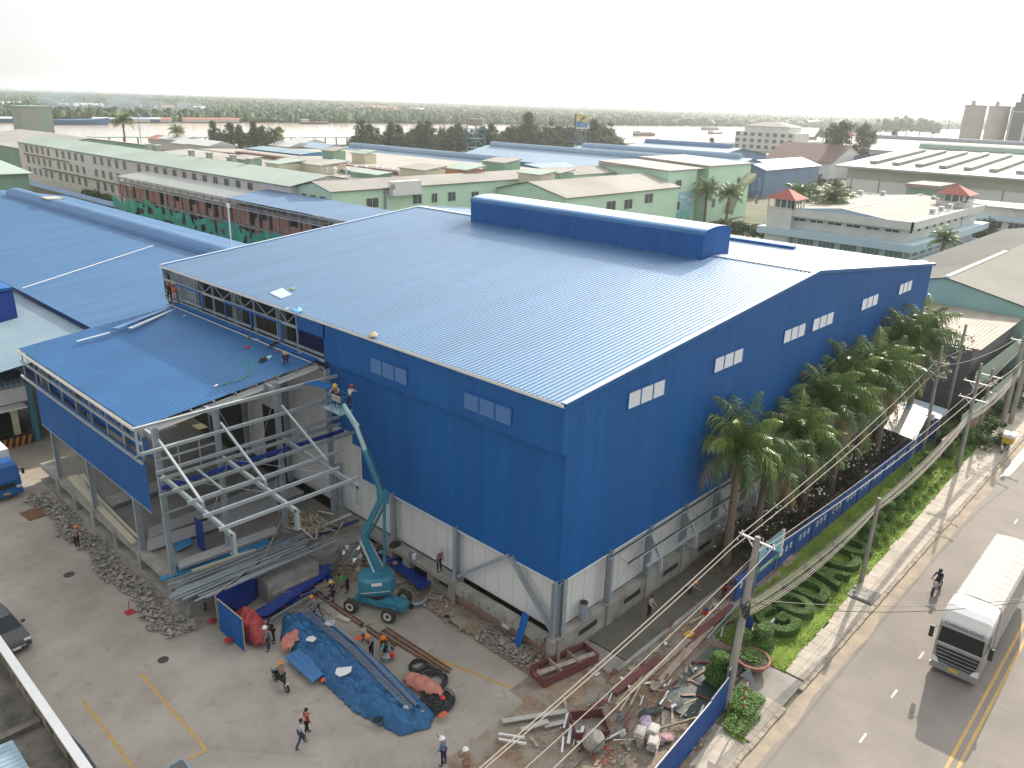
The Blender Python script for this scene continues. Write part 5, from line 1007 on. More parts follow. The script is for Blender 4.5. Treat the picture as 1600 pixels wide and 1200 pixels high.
def person(loc, rz, label, shirt=C_GREY, pants=C_DARK, hat=H_ORG, hatkind='helmet', lean=0.0, legs=((0, 0), (0, 0)), arms=((.15, .12, .3), (.15, .12, .3)), vest=None, head=0.15, h=1.66, group=None, twist=0.0):
    t = thing('person', label, 'person', loc, group); t.rotation_euler = (0, 0, rz); k = h/1.70
    def rx(v, a): c, s = math.cos(a), math.sin(a); return V((v.x, v.y*c-v.z*s, v.y*s+v.z*c))
    pel = V((0, 0, 0)); lg = []
    for sd_, (th, kn) in zip((-1, 1), legs):
        hip = V((.095*sd_, 0, -.04)); knee = hip+V((.02*sd_, math.sin(th)*.42, -math.cos(th)*.42)); a2 = th-kn; ank = knee+V((.01*sd_, math.sin(a2)*.41, -math.cos(a2)*.41)); toe = ank+V((.02*sd_, .15, -.045)); lg.append((hip, knee, ank, toe))
    zmin = min(min(l[2].z-.075, l[3].z-.03) for l in lg); up = V((0, 0, -zmin))
    def T(v): return rx(v, -lean)      # torso space -> leaned
    spine = T(V((0, 0, .20))); chest = T(V((0, 0.01, .40))); neck = T(V((0, .01, .53))); hd = neck+rx(V((0, .025, .115)), -(lean*.5+head)); top = neck+rx(V((0, .02, .215)), -(lean*.5+head)); chin = neck+rx(V((0, .075, .075)), -(lean*.5+head))
    ar = []
    for sd_, (fw, ab, el) in zip((-1, 1), arms):
        sh = T(V((.185*sd_, 0, .455))); d1 = V((math.sin(ab)*sd_, math.sin(fw)*math.cos(ab), -math.cos(fw)*math.cos(ab))); elb = sh+d1*.28; f2 = fw+el; d2 = V((math.sin(ab)*sd_*.5-.12*sd_*min(1, el), math.sin(f2), -math.cos(f2))).normalized(); wr = elb+d2*.25; palm = wr+d2*.085; ar.append((sh, elb, wr, palm, d2))
    # body: one continuous surface with neck, face, limbs and separate fingers
    vs = [pel, spine, chest, neck, hd, top, chin]; es = [(0, 1), (1, 2), (2, 3), (3, 4), (4, 5), (4, 6)]; rr_ = [.115, .105, .115, .052, .088, .06, .045]
    for sd_, l in zip((-1, 1), lg):
        i = len(vs); vs += list(l); es += [(0, i), (i, i+1), (i+1, i+2), (i+2, i+3)]; rr_ += [.078, .055, .038, .03]
    for sd_, a in zip((-1, 1), ar):
        i = len(vs); vs += [a[0], a[1], a[2], a[3]]; es += [(2, i), (i, i+1), (i+1, i+2), (i+2, i+3)]; rr_ += [.055, .038, .027, .033]
        d2 = a[4]; sdv = d2.cross(V((0, 0, 1))); sdv = sdv.normalized() if sdv.length > .1 else V((0, 1, 0)); cu = sdv.cross(d2).normalized()*-1
        for fi, (off, ln) in enumerate(((-.03, .065), (-.01, .078), (.01, .072), (.03, .055))):
            j = len(vs); b0 = a[3]+sdv*off+d2*.02; vs += [b0, b0+d2*ln*.55+cu*.008, b0+d2*ln*.85+cu*.03]; es += [(i+3, j), (j, j+1), (j+1, j+2)]; rr_ += [.0095, .009, .008]
        j = len(vs); b0 = a[2]+d2*.03-sdv*.03; vs += [b0, b0-sdv*.03+d2*.03, b0-sdv*.035+d2*.06]; es += [(i+2, j), (j, j+1), (j+1, j+2)]; rr_ += [.012, .0105, .009]
    vs = [(v+up)*k for v in vs]; rr_ = [r_*k for r_ in rr_]; skinned('body', vs, es, rr_, SKIN, t)
    U = lambda v: (v+up)*k
    # shirt
    sv = [pel+V((0, 0, .05)), spine, chest, T(V((0, 0, .49)))]; se = [(0, 1), (1, 2), (2, 3)]; sr_ = [.135, .13, .142, .085]
    for a in ar:
        i = len(sv); e_ = a[1].lerp(a[2], .85); sv += [a[0], a[1], e_]; se += [(2, i), (i, i+1), (i+1, i+2)]; sr_ += [.072, .053, .042]
    skinned('shirt', [U(v) for v in sv], se, [r_*k for r_ in sr_], shirt, t)
    pv_ = [pel]; pe = []; pr_ = [.13]
    for l in lg:
        i = len(pv_); pv_ += [l[0], l[1], l[1].lerp(l[2], .93)]; pe += [(0, i), (i, i+1), (i+1, i+2)]; pr_ += [.098, .070, .055]
    skinned('trousers', [U(v) for v in pv_], pe, [r_*k for r_ in pr_], pants, t)
    for l in lg: skinned('shoe', [U(l[2]+V((0, -.03, -.03))), U(l[3]+V((0, .02, .0)))], [(0, 1)], [.052*k, .042*k], BLACK, t)
    if vest:
        skinned('vest', [U(spine+V((0, 0, -.02))), U(chest), U(T(V((0, 0, .47))))], [(0, 1), (1, 2)], [.150*k, .160*k, .12*k], vest, t)
    hc = U(hd); hrot = -(lean*.5+head); M_ = Matrix.Translation(hc) @ Matrix.Rotation(hrot, 4, 'X')
    def child(nm, m_, f):
        b = MB(); f(b); b.v = [tuple(M_ @ (V(p)*k)) for p in b.v]; o = b.build(nm, t, world=False, smooth=True); return o
    if hatkind == 'helmet':
        child('helmet', hat, lambda b: (b.lathe((0, -.005, .02), [(.165, .0), (.160, .015), (.128, .022), (.122, .07), (.095, .115), (.05, .14), (.002, .147)], hat, 16), b.box(-.02, .02, -.10, .10, .15, .168, hat)))
    elif hatkind == 'cone':
        child('straw_hat', hat, lambda b: b.lathe((0, 0, .04), [(.24, 0), (.24, .01), (.02, .17), (.001, .175)], hat, 18))
    elif hatkind == 'bike':
        child('helmet', hat, lambda b: b.blob((0, -.01, .045), .135, .15, .13, hat, 0, 14, 8))
    child('hair', HAIR, lambda b: b.blob((0, -.022, .04 if hatkind == 'none' else .02), .105, .112, .10, HAIR, .05, 12, 7))
    for sx in (-1, 1): child('eye', BLACK, lambda b: b.blob((.033*sx, .088, .012), .012, .008, .008, BLACK, 0, 6, 4)); child('ear', SKIN, lambda b: b.blob((.098*sx, 0, 0), .012, .02, .03, SKIN, 0, 6, 4))
    child('nose', SKIN, lambda b: b.blob((0, .100, -.015), .014, .02, .022, SKIN, 0, 6, 4)); child('mouth', C_RED, lambda b: b.box(-.024, .024, .084, .092, -.052, -.044, mat('lips', (.25, .09, .08), .6)))
    return t
WALK = ((.35, .1), (-.35, .25)); STAND = ((.03, .05), (-.05, .05)); CROUCH = ((1.5, 2.35), (1.35, 2.3)); BEND = ((.15, .25), (-.1, .15))
def at(px, py, z=0.0): p = G(px, py, z); return (p.x, p.y, z)
person(at(471, 1166), R(-95), 'pedestrian in a white shirt and dark jeans with one arm raised to the face', C_WHT, C_JEAN, None, 'none', 0.05, WALK, ((1.1, .1, 1.5), (.1, .15, .2)))
person(at(480, 1149), R(-95), 'pedestrian in a red T-shirt and black trousers walking behind the white shirt', C_RED, C_DARK, None, 'none', 0.0, ((.2, .05), (-.25, .2)), ((.5, .12, .6), (.1, .1, .3)))
person((-9.75, -2.2+.9, 0), R(20), 'man in a blue vest and white helmet holding a phone at the bottom edge', C_BLUE, C_NAVY, H_WHT, 'helmet', 0.05, STAND, ((.2, .15, .4), (.9, .1, 1.6)), vest=C_BLUE)
person((-9.5, -2.6, 0), R(-20), 'man in a brown jacket and white helmet, at the bottom edge by the dirt', C_BRN, C_BRN, H_WHT, 'helmet', 0.1, STAND, ((.6, .15, 1.3), (.8, .1, 1.5)))
person(at(122, 857), R(-50), 'worker in a conical orange hat leaning over a tool beside the rubble strip', C_CHK, C_DARK, H_ORG, 'cone', 0.35, STAND, ((.8, .1, .4), (.7, .1, .4)))
person(at(420, 1016), R(60), 'worker in an orange and grey vest with white helmet beside the red tarpaulin', C_GREY, C_JEAN, H_WHT, 'helmet', 0.1, STAND, ((.2, .3, .2), (.3, .2, .5)), vest=C_ORG)
person(at(428, 1003), R(80), 'worker in black seen behind the white helmet by the tarpaulins', C_DARK, C_DARK, None, 'none', 0.25, STAND, ((.6, .2, .4), (.5, .2, .4)))
person(at(496, 966), R(30), 'worker with an orange cap and grey clothes walking by the rebar pile', C_GREY, C_DARK, H_ORG, 'helmet', 0.45, WALK, ((.7, .2, .3), (.5, .2, .4)))
person(at(521, 942), R(70), 'worker in a navy reflective vest and yellow helmet in front of the lift', C_NAVY, C_DARK, H_YEL, 'helmet', 0.05, STAND, ((.4, .15, .8), (.4, .15, .8)), vest=C_NAVY)
person(at(543, 925), R(60), 'worker in a bright green shirt bending by the lift wheel', C_GRN, C_DARK, None, 'none', 0.85, BEND, ((.9, .1, .3), (.9, .1, .3)))
person(at(580, 1025), R(100), 'worker standing in an orange and grey vest beside the crouching pair', C_GREY, C_DARK, H_ORG, 'helmet', 0.35, STAND, ((.5, .1, .5), (.5, .1, .5)), vest=C_ORG)
person(at(573, 1003), R(10), 'crouching worker in pale grey left of the standing orange vest', C_PALE, C_DARK, None, 'none', 0.6, CROUCH, ((.9, .1, .3), (.9, .1, .3)))
person(at(598, 1012), R(150), 'crouching worker in orange with an orange helmet near the steel bars', C_ORG, C_DARK, H_ORG, 'helmet', 0.6, CROUCH, ((.9, .1, .3), (.9, .1, .3)))
person(at(606, 1018), R(130), 'crouching worker in a teal shirt right of the orange helmet', C_TEAL, C_DARK, None, 'none', 0.7, CROUCH, ((.9, .1, .3), (.9, .1, .3)))
person((-0.32, 9.55, 1.46), R(180), 'worker in a checked shirt standing on the plinth ledge beside a grey column', C_CHK, C_DARK, H_STR, 'helmet', 0.12, STAND, ((.1, .12, .2), (.1, .12, .2)))
person((6.9, -1.75, 0.14), R(190), 'worker in a pale shirt standing alone on the fresh concrete path', C_PALE, C_DARK, None, 'none', 0.1, STAND, ((.2, .15, .6), (.3, .15, .7)))
person((10.9, -1.95, 0.14), R(220), 'worker in red crouching over the wet concrete with a helmet', C_GREY, C_JEAN, H_ORG, 'helmet', 1.0, CROUCH, ((1.0, .1, .2), (1.0, .2, .2)), vest=C_ORG)
person((12.6, -3.9, 0.1), R(100), 'worker in red sitting among debris at the end of the wet concrete', C_RED, C_JEAN, None, 'none', 0.6, CROUCH, ((.9, .1, .4), (.9, .1, .4)))
person((-0.75, 43.9, 12.8), R(-20), 'roof worker in black reaching up to the open eaves frame', C_DARK, C_DARK, H_ORG, 'helmet', 0.1, ((.5, .1), (-.3, .1)), ((2.6, .1, .1), (2.2, .1, .3)))
person((-0.75, 42.9, 12.8), R(-30), 'roof worker in an orange shirt beside the one in black at the eaves frame', C_ORG, C_PALE, None, 'none', 0.05, STAND, ((2.7, .1, .1), (.3, .3, .4)))
person((-2.2, 23.2, 12.58), R(150), 'crouching roof worker in a navy jacket and pale helmet at the canopy edge', C_NAVY, C_NAVY, H_STR, 'helmet', 0.8, CROUCH, ((1.0, .1, .2), (1.0, .1, .2)))
person((-2.35, 17.1, 11.15), R(130), 'lift basket worker in an orange vest and yellow helmet', C_PALE, C_NAVY, H_YEL, 'helmet', 0.3, STAND, ((1.3, .3, .2), (1.2, .2, .2)), vest=C_ORG)
person((-2.0, 16.2, 11.15), R(-60), 'lift basket worker in a pale grey shirt and red helmet leaning over the rail', C_WHT, C_NAVY, H_RED, 'helmet', 0.7, STAND, ((1.0, .2, .3), (.9, .2, .3)))

# ================= BOOM LIFT =================
LB = mat('lift_blue', (.045, .24, .34), .4, var=.25, scale=2); LBL = mat('lift_pale', (.42, .62, .64), .45, var=.1)
lf = thing('boom_lift', 'teal articulated boom lift raising a basket against the blue wall', 'boom lift', (-4.2, 10.9, 0))
A = R(115)   # chassis heading
Mx = Matrix.Translation((-4.25, 10.85, 0)) @ Matrix.Rotation(R(113), 4, 'Z')
b = MB(); b.box(-1.3, 1.3, -.42, .42, .42, .85, LB, Mx); b.box(-1.5, -1.1, -.95, .95, .40, .62, LB, Mx); b.box(1.1, 1.5, -.95, .95, .40, .62, LB, Mx); b.box(-2.0, -1.3, -.4, .4, .45, .8, LB, Mx); b.cyl((-4.25, 10.85, .85), (-4.25, 10.85, 1.05), .45, BLACK, n=16); b.build('chassis', lf)
def wheel(par, c, ax, r_, wd, mt=BLACK, rim=WHITE, nm='wheel', world=True):
    c, ax = V(c), V(ax).normalized(); b = MB(); mx = ax.to_track_quat('Z', 'Y').to_matrix()
    b.lathe(c, [(r_*.55, -wd*.45), (r_*.9, -wd*.5), (r_, -wd*.3), (r_, wd*.3), (r_*.9, wd*.5), (r_*.55, wd*.45)], mt, 20, mx); w_ = b.build(nm, par, smooth=False, world=world)
    b = MB(); b.lathe(c, [(r_*.5, -wd*.5), (r_*.56, -wd*.52), (r_*.56, wd*.52), (r_*.5, wd*.5), (r_*.15, wd*.42)], rim, 16, mx); b.build('rim', w_, world=world); return w_
for sx in (-1.3, 1.3):
    for sy in (-1.05, 1.05):
        c = Mx @ V((sx, sy, .48)); wheel(lf, c, Mx.to_3x3() @ V((0, 1, 0)), .48, .36, mat('tyre_dusty', (.05, .047, .043), .9, var=.3), mat('cream_rim', (.62, .58, .46), .5))
b = MB(); tc_ = V((-3.95, 11.35, 0)); k_ = []
for i in range(20):
    a = 2*math.pi*i/20; s_ = math.sin(a); c_ = math.cos(a); k_.append((1.18*math.copysign(abs(c_)**.7, c_), .95*math.copysign(abs(s_)**.7, s_)))
Rt = Matrix.Rotation(R(-35), 4, 'Z')
lo = [tc_+Rt @ V((x*.93, y*.93, 1.05)) for x, y in k_]; mi_ = [tc_+Rt @ V((x, y, 1.3)) for x, y in k_]; hi = [tc_+Rt @ V((x*.97, y*.97, 2.0-.35*max(0, y*0))) for x, y in k_]; hh = [tc_+Rt @ V((x*.82, y*.80, 2.18)) for x, y in k_]
n20 = 20; b.raw(lo+mi_+hi+hh, [(r_*n20+i, r_*n20+(i+1) % n20, (r_+1)*n20+(i+1) % n20, (r_+1)*n20+i) for r_ in range(3) for i in range(n20)]+[tuple(range(60, 80)), tuple(range(20))[::-1]], LB)
b.build('turntable', lf, smooth=False)
b = MB(); b.box(-.35, .3, -1.02, -.99, 1.85, 2.05, WHITE, Matrix.Translation(tc_) @ Rt); b.box(-1, .8, -.985, -.965, 1.38, 1.41, WHITE, Matrix.Translation(tc_) @ Rt); b.build('decal', lf)
P0 = V((-3.7, 11.3, 2.0)); P1 = V((-3.75, 13.35, 5.3)); P2 = V((-3.2, 11.8, 7.3)); P3 = V((-2.9, 14.25, 11.05)); P4 = V((-2.75, 15.35, 11.55)); P5 = V((-2.4, 16.1, 11.1))
P1 = PX(568, 835, -3.9); P2 = PX(598, 775, -3.4); P3 = PX(556, 662, -2.9); P4 = PX(537, 632, -2.7)
b = MB(); b.bar(P0, P1, .26, .32, LB); b.bar(P0+V((.35, -.1, 0)), P1+V((.3, -.1, -.5)), .10, .14, LBL); b.bar(P0+V((-.3, 0, -.1)), P1+V((-.28, 0, -.3)), .09, .12, LBL); b.build('lower_riser', lf)
b = MB(); b.bar(P1, P2, .28, .34, LB); b.bar(P1+V((.3, 0, -.4)), P2+V((.25, .1, -.7)), .12, .14, LB); b.bar(P0+V((.2, -.2, .2)), P2+V((.1, 0, -.6)), .14, .14, LB); b.build('upper_riser', lf)
b = MB(); b.box(P2.x-.22, P2.x+.25, P2.y-.3, P2.y+.3, P2.z-.45, P2.z+.35, LB); b.build('knuckle', lf)
b = MB(); b.bar(P2, P2.lerp(P3, .62), .30, .36, LB); b.bar(P2.lerp(P3, .6), P3, .24, .28, LBL); b.tube([P2+V((0, -.25, .2)), P2.lerp(P3, .95)+V((0, -.2, .15))], .035, BLACK, 5); b.build('main_boom', lf)
b = MB(); b.bar(P3, P4, .16, .2, LBL); b.bar(P3+V((0, -.1, -.45)), P4+V((0, 0, -.3)), .07, .09, LBL); b.bar(P4, P5, .16, .18, LB); b.build('jib', lf)
bk = MB(); by0, by1, bx0, bx1, bz = 16.0, 17.9, -2.85, -1.95, 11.1
bk.box(bx0, bx1, by0, by1, bz-.1, bz, LBL)
for z in (.45, 1.05):
    for (a, c) in (((bx0, by0), (bx1, by0)), ((bx1, by0), (bx1, by1)), ((bx1, by1), (bx0, by1)), ((bx0, by1), (bx0, by0))): bk.tube([(a[0], a[1], bz+z), (c[0], c[1], bz+z)], .025, LB, 6)
for x in (bx0, bx1):
    for y in (by0, (by0+by1)/2, by1): bk.tube([(x, y, bz), (x, y, bz+1.05)], .025, LB, 6)
bk.box(bx0-.02, bx0+.1, by0, by0+.9, bz+.75, bz+1.12, CRROOF); bk.build('basket', lf)
b = MB(); Ms = Matrix.Translation((-2.3, 18.6, 12.25)) @ Matrix.Rotation(R(-8), 4, 'X'); b.box(-.5, .45, -1.1, 1.6, 0, .03, BLUEW, Ms); b.box(-.5, .45, 1.6, 1.62, -.02, .05, WHITE, Ms); b.build('held_sheet', label='blue metal sheet held out flat from the lift basket', cat='metal sheet')

# ================= YARD CLUTTER =================
TARP = mat('blue_tarpaulin', (.016, .13, .30), .5, col2=(.014, .09, .21), scale=1.5, bump=.5, bscale=5); REDT = mat('red_tarpaulin', (.48, .07, .06), .6, col2=(.36, .05, .05), scale=2); SALM = mat('salmon_tarpaulin', (.55, .24, .18), .6, col2=(.45, .15, .11), scale=2)
cz_ = [( -9.55, 13.2, 1.0), (-8.6, 12.6, 1.1)]
tarp_poly = [(-9.1, 14.0), (-7.4, 12.9), (-7.5, 10.9), (-7.3, 8.7), (-7.5, 5.3), (-7.9, 1.35), (-8.7, .85), (-10.1, 1.5), (-10.75, 4.5), (-10.6, 7.9), (-10.3, 12.3)]
def inpoly(x, y, P):
    c = False; j = len(P)-1
    for i in range(len(P)):
        if (P[i][1] > y) != (P[j][1] > y) and x < (P[j][0]-P[i][0])*(y-P[i][1])/(P[j][1]-P[i][1])+P[i][0]: c = not c
        j = i
    return c
def edged(x, y, P):
    d = 9
    for i in range(len(P)):
        a, c = V((*P[i], 0)), V((*P[(i+1) % len(P)], 0)); e = c-a; t = max(0, min(1, (V((x, y, 0))-a).dot(e)/e.length_squared)); d = min(d, (a+e*t-V((x, y, 0))).length)
    return d
def tarph(x, y):
    d = edged(x, y, tarp_poly); base = .72*min(1, d/.75)**.7; n1 = (abs(noise.noise(V((x*2.4+.6*y, y*.9, 2))))*-.38+.12)+noise.noise(V((x*1.2, y*.5, 0)))*.22+noise.noise(V((x*3.2, y*1.8, 4)))*.13+abs(noise.noise(V((x*2+y, y*2.6, 9))))*.16
    return max(.03, base+n1*min(1, d*3))
b = MB(); grid(b, -11.2, -7, .6, 14.4, .06, TARP, tarph, lambda x, y: inpoly(x+.08*noise.noise(V((x*4, y*4, 0))), y, tarp_poly)); b.build('tarpaulin', label='long crumpled blue tarpaulin spread over materials in the yard', cat='tarpaulin', smooth=True)
# lattice of rebar cages lying on the tarp
b = MB()
for off in (0, .22, .44, .9, 1.1):
    b.tube([(-8.55+off*.8, 13+off*.2, .95), (-8.6+off*.6, 8, 1.0), (-9.0+off*.6, 4.5, 1.0), (-9.2+off*.5, 1.9, .9)], .022, STEEL, 5)
for i in range(46):
    y = 12.6-i*.235; x = -8.55-(12.6-y)*.055; b.tube([(x, y, 1.0), (x+.42, y, 1.0), (x+.42, y, 1.2), (x, y, 1.2), (x, y, 1.0)], .012, RUST, 4, False)
b.build('rebar_cage', label='long narrow rebar cages lying along the blue tarpaulin', cat='rebar')
def rag(name, c, rx_, ry_, rz_, m, lab, seed=0, cat='cloth', rot=0, st=.07, rough=1.0):
    b = MB(); cx, cy = c[0], c[1]; z0 = c[2] if len(c) > 2 else 0
    def hf(x, y):
        u = ((x-cx)*math.cos(rot)+(y-cy)*math.sin(rot))/rx_; v_ = (-(x-cx)*math.sin(rot)+(y-cy)*math.cos(rot))/ry_; r_ = u*u+v_*v_
        return z0+max(0, rz_*(1-r_)**.5 if r_ < 1 else 0)*(1+.5*rough*noise.noise(V((x*2.2+seed, y*2.2, seed))))+.15*rough*rz_*noise.noise(V((x*7, y*7, seed)))+.02
    grid(b, cx-max(rx_, ry_), cx+max(rx_, ry_), cy-max(rx_, ry_), cy+max(rx_, ry_), st, m, hf, lambda x, y: ((((x-cx)*math.cos(rot)+(y-cy)*math.sin(rot))/rx_)**2+((-(x-cx)*math.sin(rot)+(y-cy)*math.cos(rot))/ry_)**2) < 1+.35*rough*noise.noise(V((x*2+seed, y*2, 5))))
    return b.build(name, label=lab, cat=cat, smooth=True)
rag('tarpaulin', (-11.0, 14.2), 2.0, .75, 1.15, REDT, 'red tarpaulin covering a long pile behind the leaning blue panel', 1, 'tarpaulin', R(82), .05, .45)
rag('tarpaulin', (-10.0, 11.3, .3), .95, .6, .55, SALM, 'crumpled salmon tarpaulin lying on the left of the blue tarpaulin', 2, 'tarpaulin', R(20))
rag('tarpaulin', (-7.0, 3.4, .1), 1.35, .6, .5, SALM, 'pinkish crumpled tarpaulin beside the black hose coils', 3, 'tarpaulin', R(100))
for i, (px, py, r_, lb) in enumerate(((515, 975, .35, 'pale scrap of board near the top of the blue tarpaulin'), (487, 1004, .35, 'white scrap in the middle of the blue tarpaulin'), (537, 1054, .5, 'largest white board scrap on the blue tarpaulin'), (452, 955, .35, 'white plastic sheet at the head of the blue tarpaulin'), (572, 1029, .45, 'white sack lying beside the standing orange vest'), (410, 975, .5, 'white cloth on the ground behind the red tarpaulin'))):
    p = G(px, py, .8 if i < 3 else .05); b = MB(); q = random.Random(i); n_ = 7; zc = (max(tarph(p.x, p.y)+.12, .1) if i < 3 else .06)
    b.poly([(p.x+r_*q.uniform(.6, 1.1)*math.cos(t*6.283/n_), p.y+r_*q.uniform(.6, 1.1)*math.sin(t*6.283/n_), zc+.1) for t in range(n_)], PANEL); b.poly([(v[0], v[1], v[2]-.03) for v in b.v][::-1], PANEL); b.build('board_scrap', label=lb, cat='scrap')
for px, py, z, m, lb in ((560, 1000, .6, C_ORG, 'orange jacket lying at the right edge of the blue tarpaulin'), (508, 1064, .1, C_ORG, 'small orange cloth below the blue ribbed sheet'), (692, 1120, .2, C_ORG, 'orange cloth at the lower right tip of the blue tarpaulin'), (590, 1128, .3, C_DARK, 'black bag on the lower left of the blue tarpaulin'), (358, 1003, .05, C_RED, 'red cloth on the ground outside the leaning blue panel'), (331, 973, .05, C_RED, 'red rag left of the leaning blue panel')):
    p = G(px, py, z); rag('cloth', (p.x, p.y, z), .35, .25, .22, m, lb, px, 'cloth')
def panel(pa, pb, h, z=0, th=.05, m=BLUED, lab='', nm='site_hoarding', lean=(0, 0), pitch=.25):
    a, c = V((pa[0], pa[1], z)), V((pb[0], pb[1], z)); u = (c-a); n = V((-u.y, u.x, 0)).normalized(); tp = V((lean[0], lean[1], h)); b = MB()
    b.sheet(a+n*.02, u, (0, 0, 0), tuple(tp), u.length, m, pitch, .05, .025, nrm=n); b.sheet(a-n*.02, u, (0, 0, 0), tuple(tp), u.length, m, pitch, .05, .025, nrm=-n)
    b.bar(a+tp, c+tp, .06, .05, WOOD); b.bar(a, a+tp, .05, .05, WOOD, (1, 0, 0)); b.bar(c, c+tp, .05, .05, WOOD, (1, 0, 0)); return b.build(nm, label=lab, cat='hoarding')
panel((-12.25, 15.6), (-12.2, 12.8), 2.2, m=BLUEW, lab='blue site panel standing across the red tarpaulin end'); panel((-12.3, 15.7), (-8.6, 17.2), 2.4, m=BLUED, lab='dark navy site panel standing before the platform')
def flatsheet(px4, z, m, lab, th=.05, pitch=.2, cat='metal sheet', nm='metal_sheet'):
    P_ = [G(x, y, z) for x, y in px4]; b = MB(); u = P_[1]-P_[0]; v_ = P_[3]-P_[0]
    b.hexa([P_[0], P_[1], P_[2], P_[3]]+[p+V((0, 0, th)) for p in P_], m); b.sheet(P_[0]+V((0, 0, th+.004)), u, (0, 0, 0), tuple(v_), u.length, m, pitch, pitch*.3, .03, nrm=(0, 0, 1)); return b.build(nm, label=lab, cat=cat)
flatsheet([(386, 962), (512, 896), (519, 906), (398, 976)], .35, BLUED, 'long blue sheets stacked flat from the red tarpaulin towards the lift')
flatsheet([(392, 966), (500, 884), (522, 892), (420, 962)], .6, BLUED, 'upper stack of long blue sheets beside the platform')
flatsheet([(588, 864), (600, 858), (674, 911), (658, 923)], .42, BLUED, 'long dark blue sheet lying on the ground right of the lift')
flatsheet([(445, 1028), (468, 1014), (512, 1050), (488, 1067)], .35, BLUE, 'bright blue ribbed sheet resting at the left edge of the tarpaulin', pitch=.35)
b = MB(); a, c = PX(806, 1014, -1.0), PX(822, 958, -.5); b.bar(a, c, .5, .04, BLUEW, (1, 0, 0)); b.build('metal_sheet', label='narrow blue sheet leaning against the brick plinth near the corner', cat='metal sheet')
b = MB()
for i in range(6): b.bar(G(395+i*3, 985-i*2, .3+.05*i), G(470+i*3, 945-i*3, .35+.05*i), .1, .06, GALV)
b.build('steel_profiles', label='light steel profiles lying beside the stacked blue sheets', cat='steel')
b = MB(); q = random.Random(5)
for i in range(70):
    c = V((-6.9+q.uniform(-1.0, 1.2), 14.3+q.uniform(-1.3, 1.0), .1+q.random()*.45)); a = q.random()*6.28; b.bar(c, c+V((math.cos(a), math.sin(a), q.uniform(-.1, .25)))*q.uniform(.5, 1.6), .03, .03, q.choice((STEEL, RUST, GALV)))
b.build('scrap_steel', label='tangled heap of scrap rebar and clips by the yellow board', cat='scrap')
for k_, (a, c, wd, hh_, m, lb, nm) in enumerate(((G(480, 925, .3), G(497, 915, .3), .5, .05, mat('yellow_board', (.55, .42, .12), .7), 'yellow board on the scrap steel heap', 'board'), (G(500, 912, .45), G(520, 925, .45), .9, .04, C_BRN, 'brown cardboard sheet beside the navy vest worker', 'cardboard'), (G(527, 963, .1), G(546, 971, .1), .3, .14, BEIGE, 'pale rounded foam block on the ground left of the lift', 'foam_block'), (G(568, 978, .05), G(590, 970, .05), .12, .08, WOOD, 'short timber chocked at the lift wheel', 'timber'), (G(520, 998, .5), G(552, 1015, .5), .35, .12, mat('pale_teal', (.35, .5, .52), .5), 'pale teal channel section lying at the right of the tarpaulin', 'steel_channel'), (G(560, 892, .2), G(566, 888, .2), .5, .2, BEIGE, 'cream offcut block behind the lift', 'foam_block'))):
    b = MB(); b.bar(a, c, wd, hh_, m); b.build(nm, label=lb, cat=nm.replace('_', ' '))
b = MB(); c0 = G(548, 892, 0); q = random.Random(8); gvs = []
for i in range(7):
    for j in range(6): gvs.append(V((c0.x-.4+i*.16+.1*q.random(), c0.y+.6-i*.15, .05+j*.33))+V((.22*q.random(), .22*q.random(), .1*q.random())))
b.raw(gvs, [(i*6+j, (i+1)*6+j, (i+1)*6+j+1, i*6+j+1) for i in range(6) for j in range(5)], mat('foil', (.62, .66, .68), .25, .8)); b.build('foil_sheet', label='crumpled silver foil insulation standing behind the green shirt worker', cat='foil')
for k_, (p, q_, lb) in enumerate(((G(497, 932), G(615, 1015), 'left rusty rail line running from the scrap heap'), (G(600, 985), G(702, 1052), 'upper rusty rail running from the lift towards the corner'), (G(593, 990), G(690, 1050), 'lower rusty rail running beside the upper one'))):
    b = MB(); b.bar(p+V((0, 0, .06)), q_+V((0, 0, .06)), .12, .10, RUST); b.bar(p+V((.25, .1, .05)), q_+V((.25, .1, .05)), .08, .08, RUST); b.build('steel_rail', label=lb, cat='rail')
for k_, (px, py, r_, n_, lb) in enumerate(((653, 1043, .55, 7, 'smallest black hose coil next to the pinkish tarpaulin'), (668, 1052, .5, 6, 'second black hose coil overlapping the smallest'), (676, 1068, .85, 12, 'large open black hose coil'), (683, 1100, 1.15, 22, 'largest flat black coil with a red helmet on it'))):
    c = G(px, py, 0); b = MB(); q = random.Random(px)
    for i in range(n_):
        rr_ = r_*(q.uniform(.68, 1.0) if k_ < 3 else q.uniform(.1, 1)); ox, oy, z = q.uniform(-.07, .07), q.uniform(-.07, .07), .04+.035*(i % 7); b.tube([(c.x+ox+rr_*math.cos(t*.3), c.y+oy+rr_*math.sin(t*.3)*.9, z+.03*math.sin(t*.9+i)) for t in range(22)], .028, mat('black_hose', (.028, .035, .038), .5), 5, False)
    b.build('hose_coil', label=lb, cat='hose coil', group='black hose coils')
def helmet(p, m, lb): b = MB(); b.lathe(p, [(.15, 0), (.15, .015), (.12, .02), (.11, .08), (.06, .13), (.002, .145)], m, 14); b.build('helmet', label=lb, cat='helmet')
helmet(G(692, 1091, .32), H_RED, 'red helmet lying on the largest black coil'); helmet(G(659, 1114, .5), H_YEL, 'yellow helmet left on the lower end of the blue tarpaulin'); helmet(G(634, 1106, .7), H_WHT, 'white helmet or cup on the rebar cages over the blue tarpaulin')
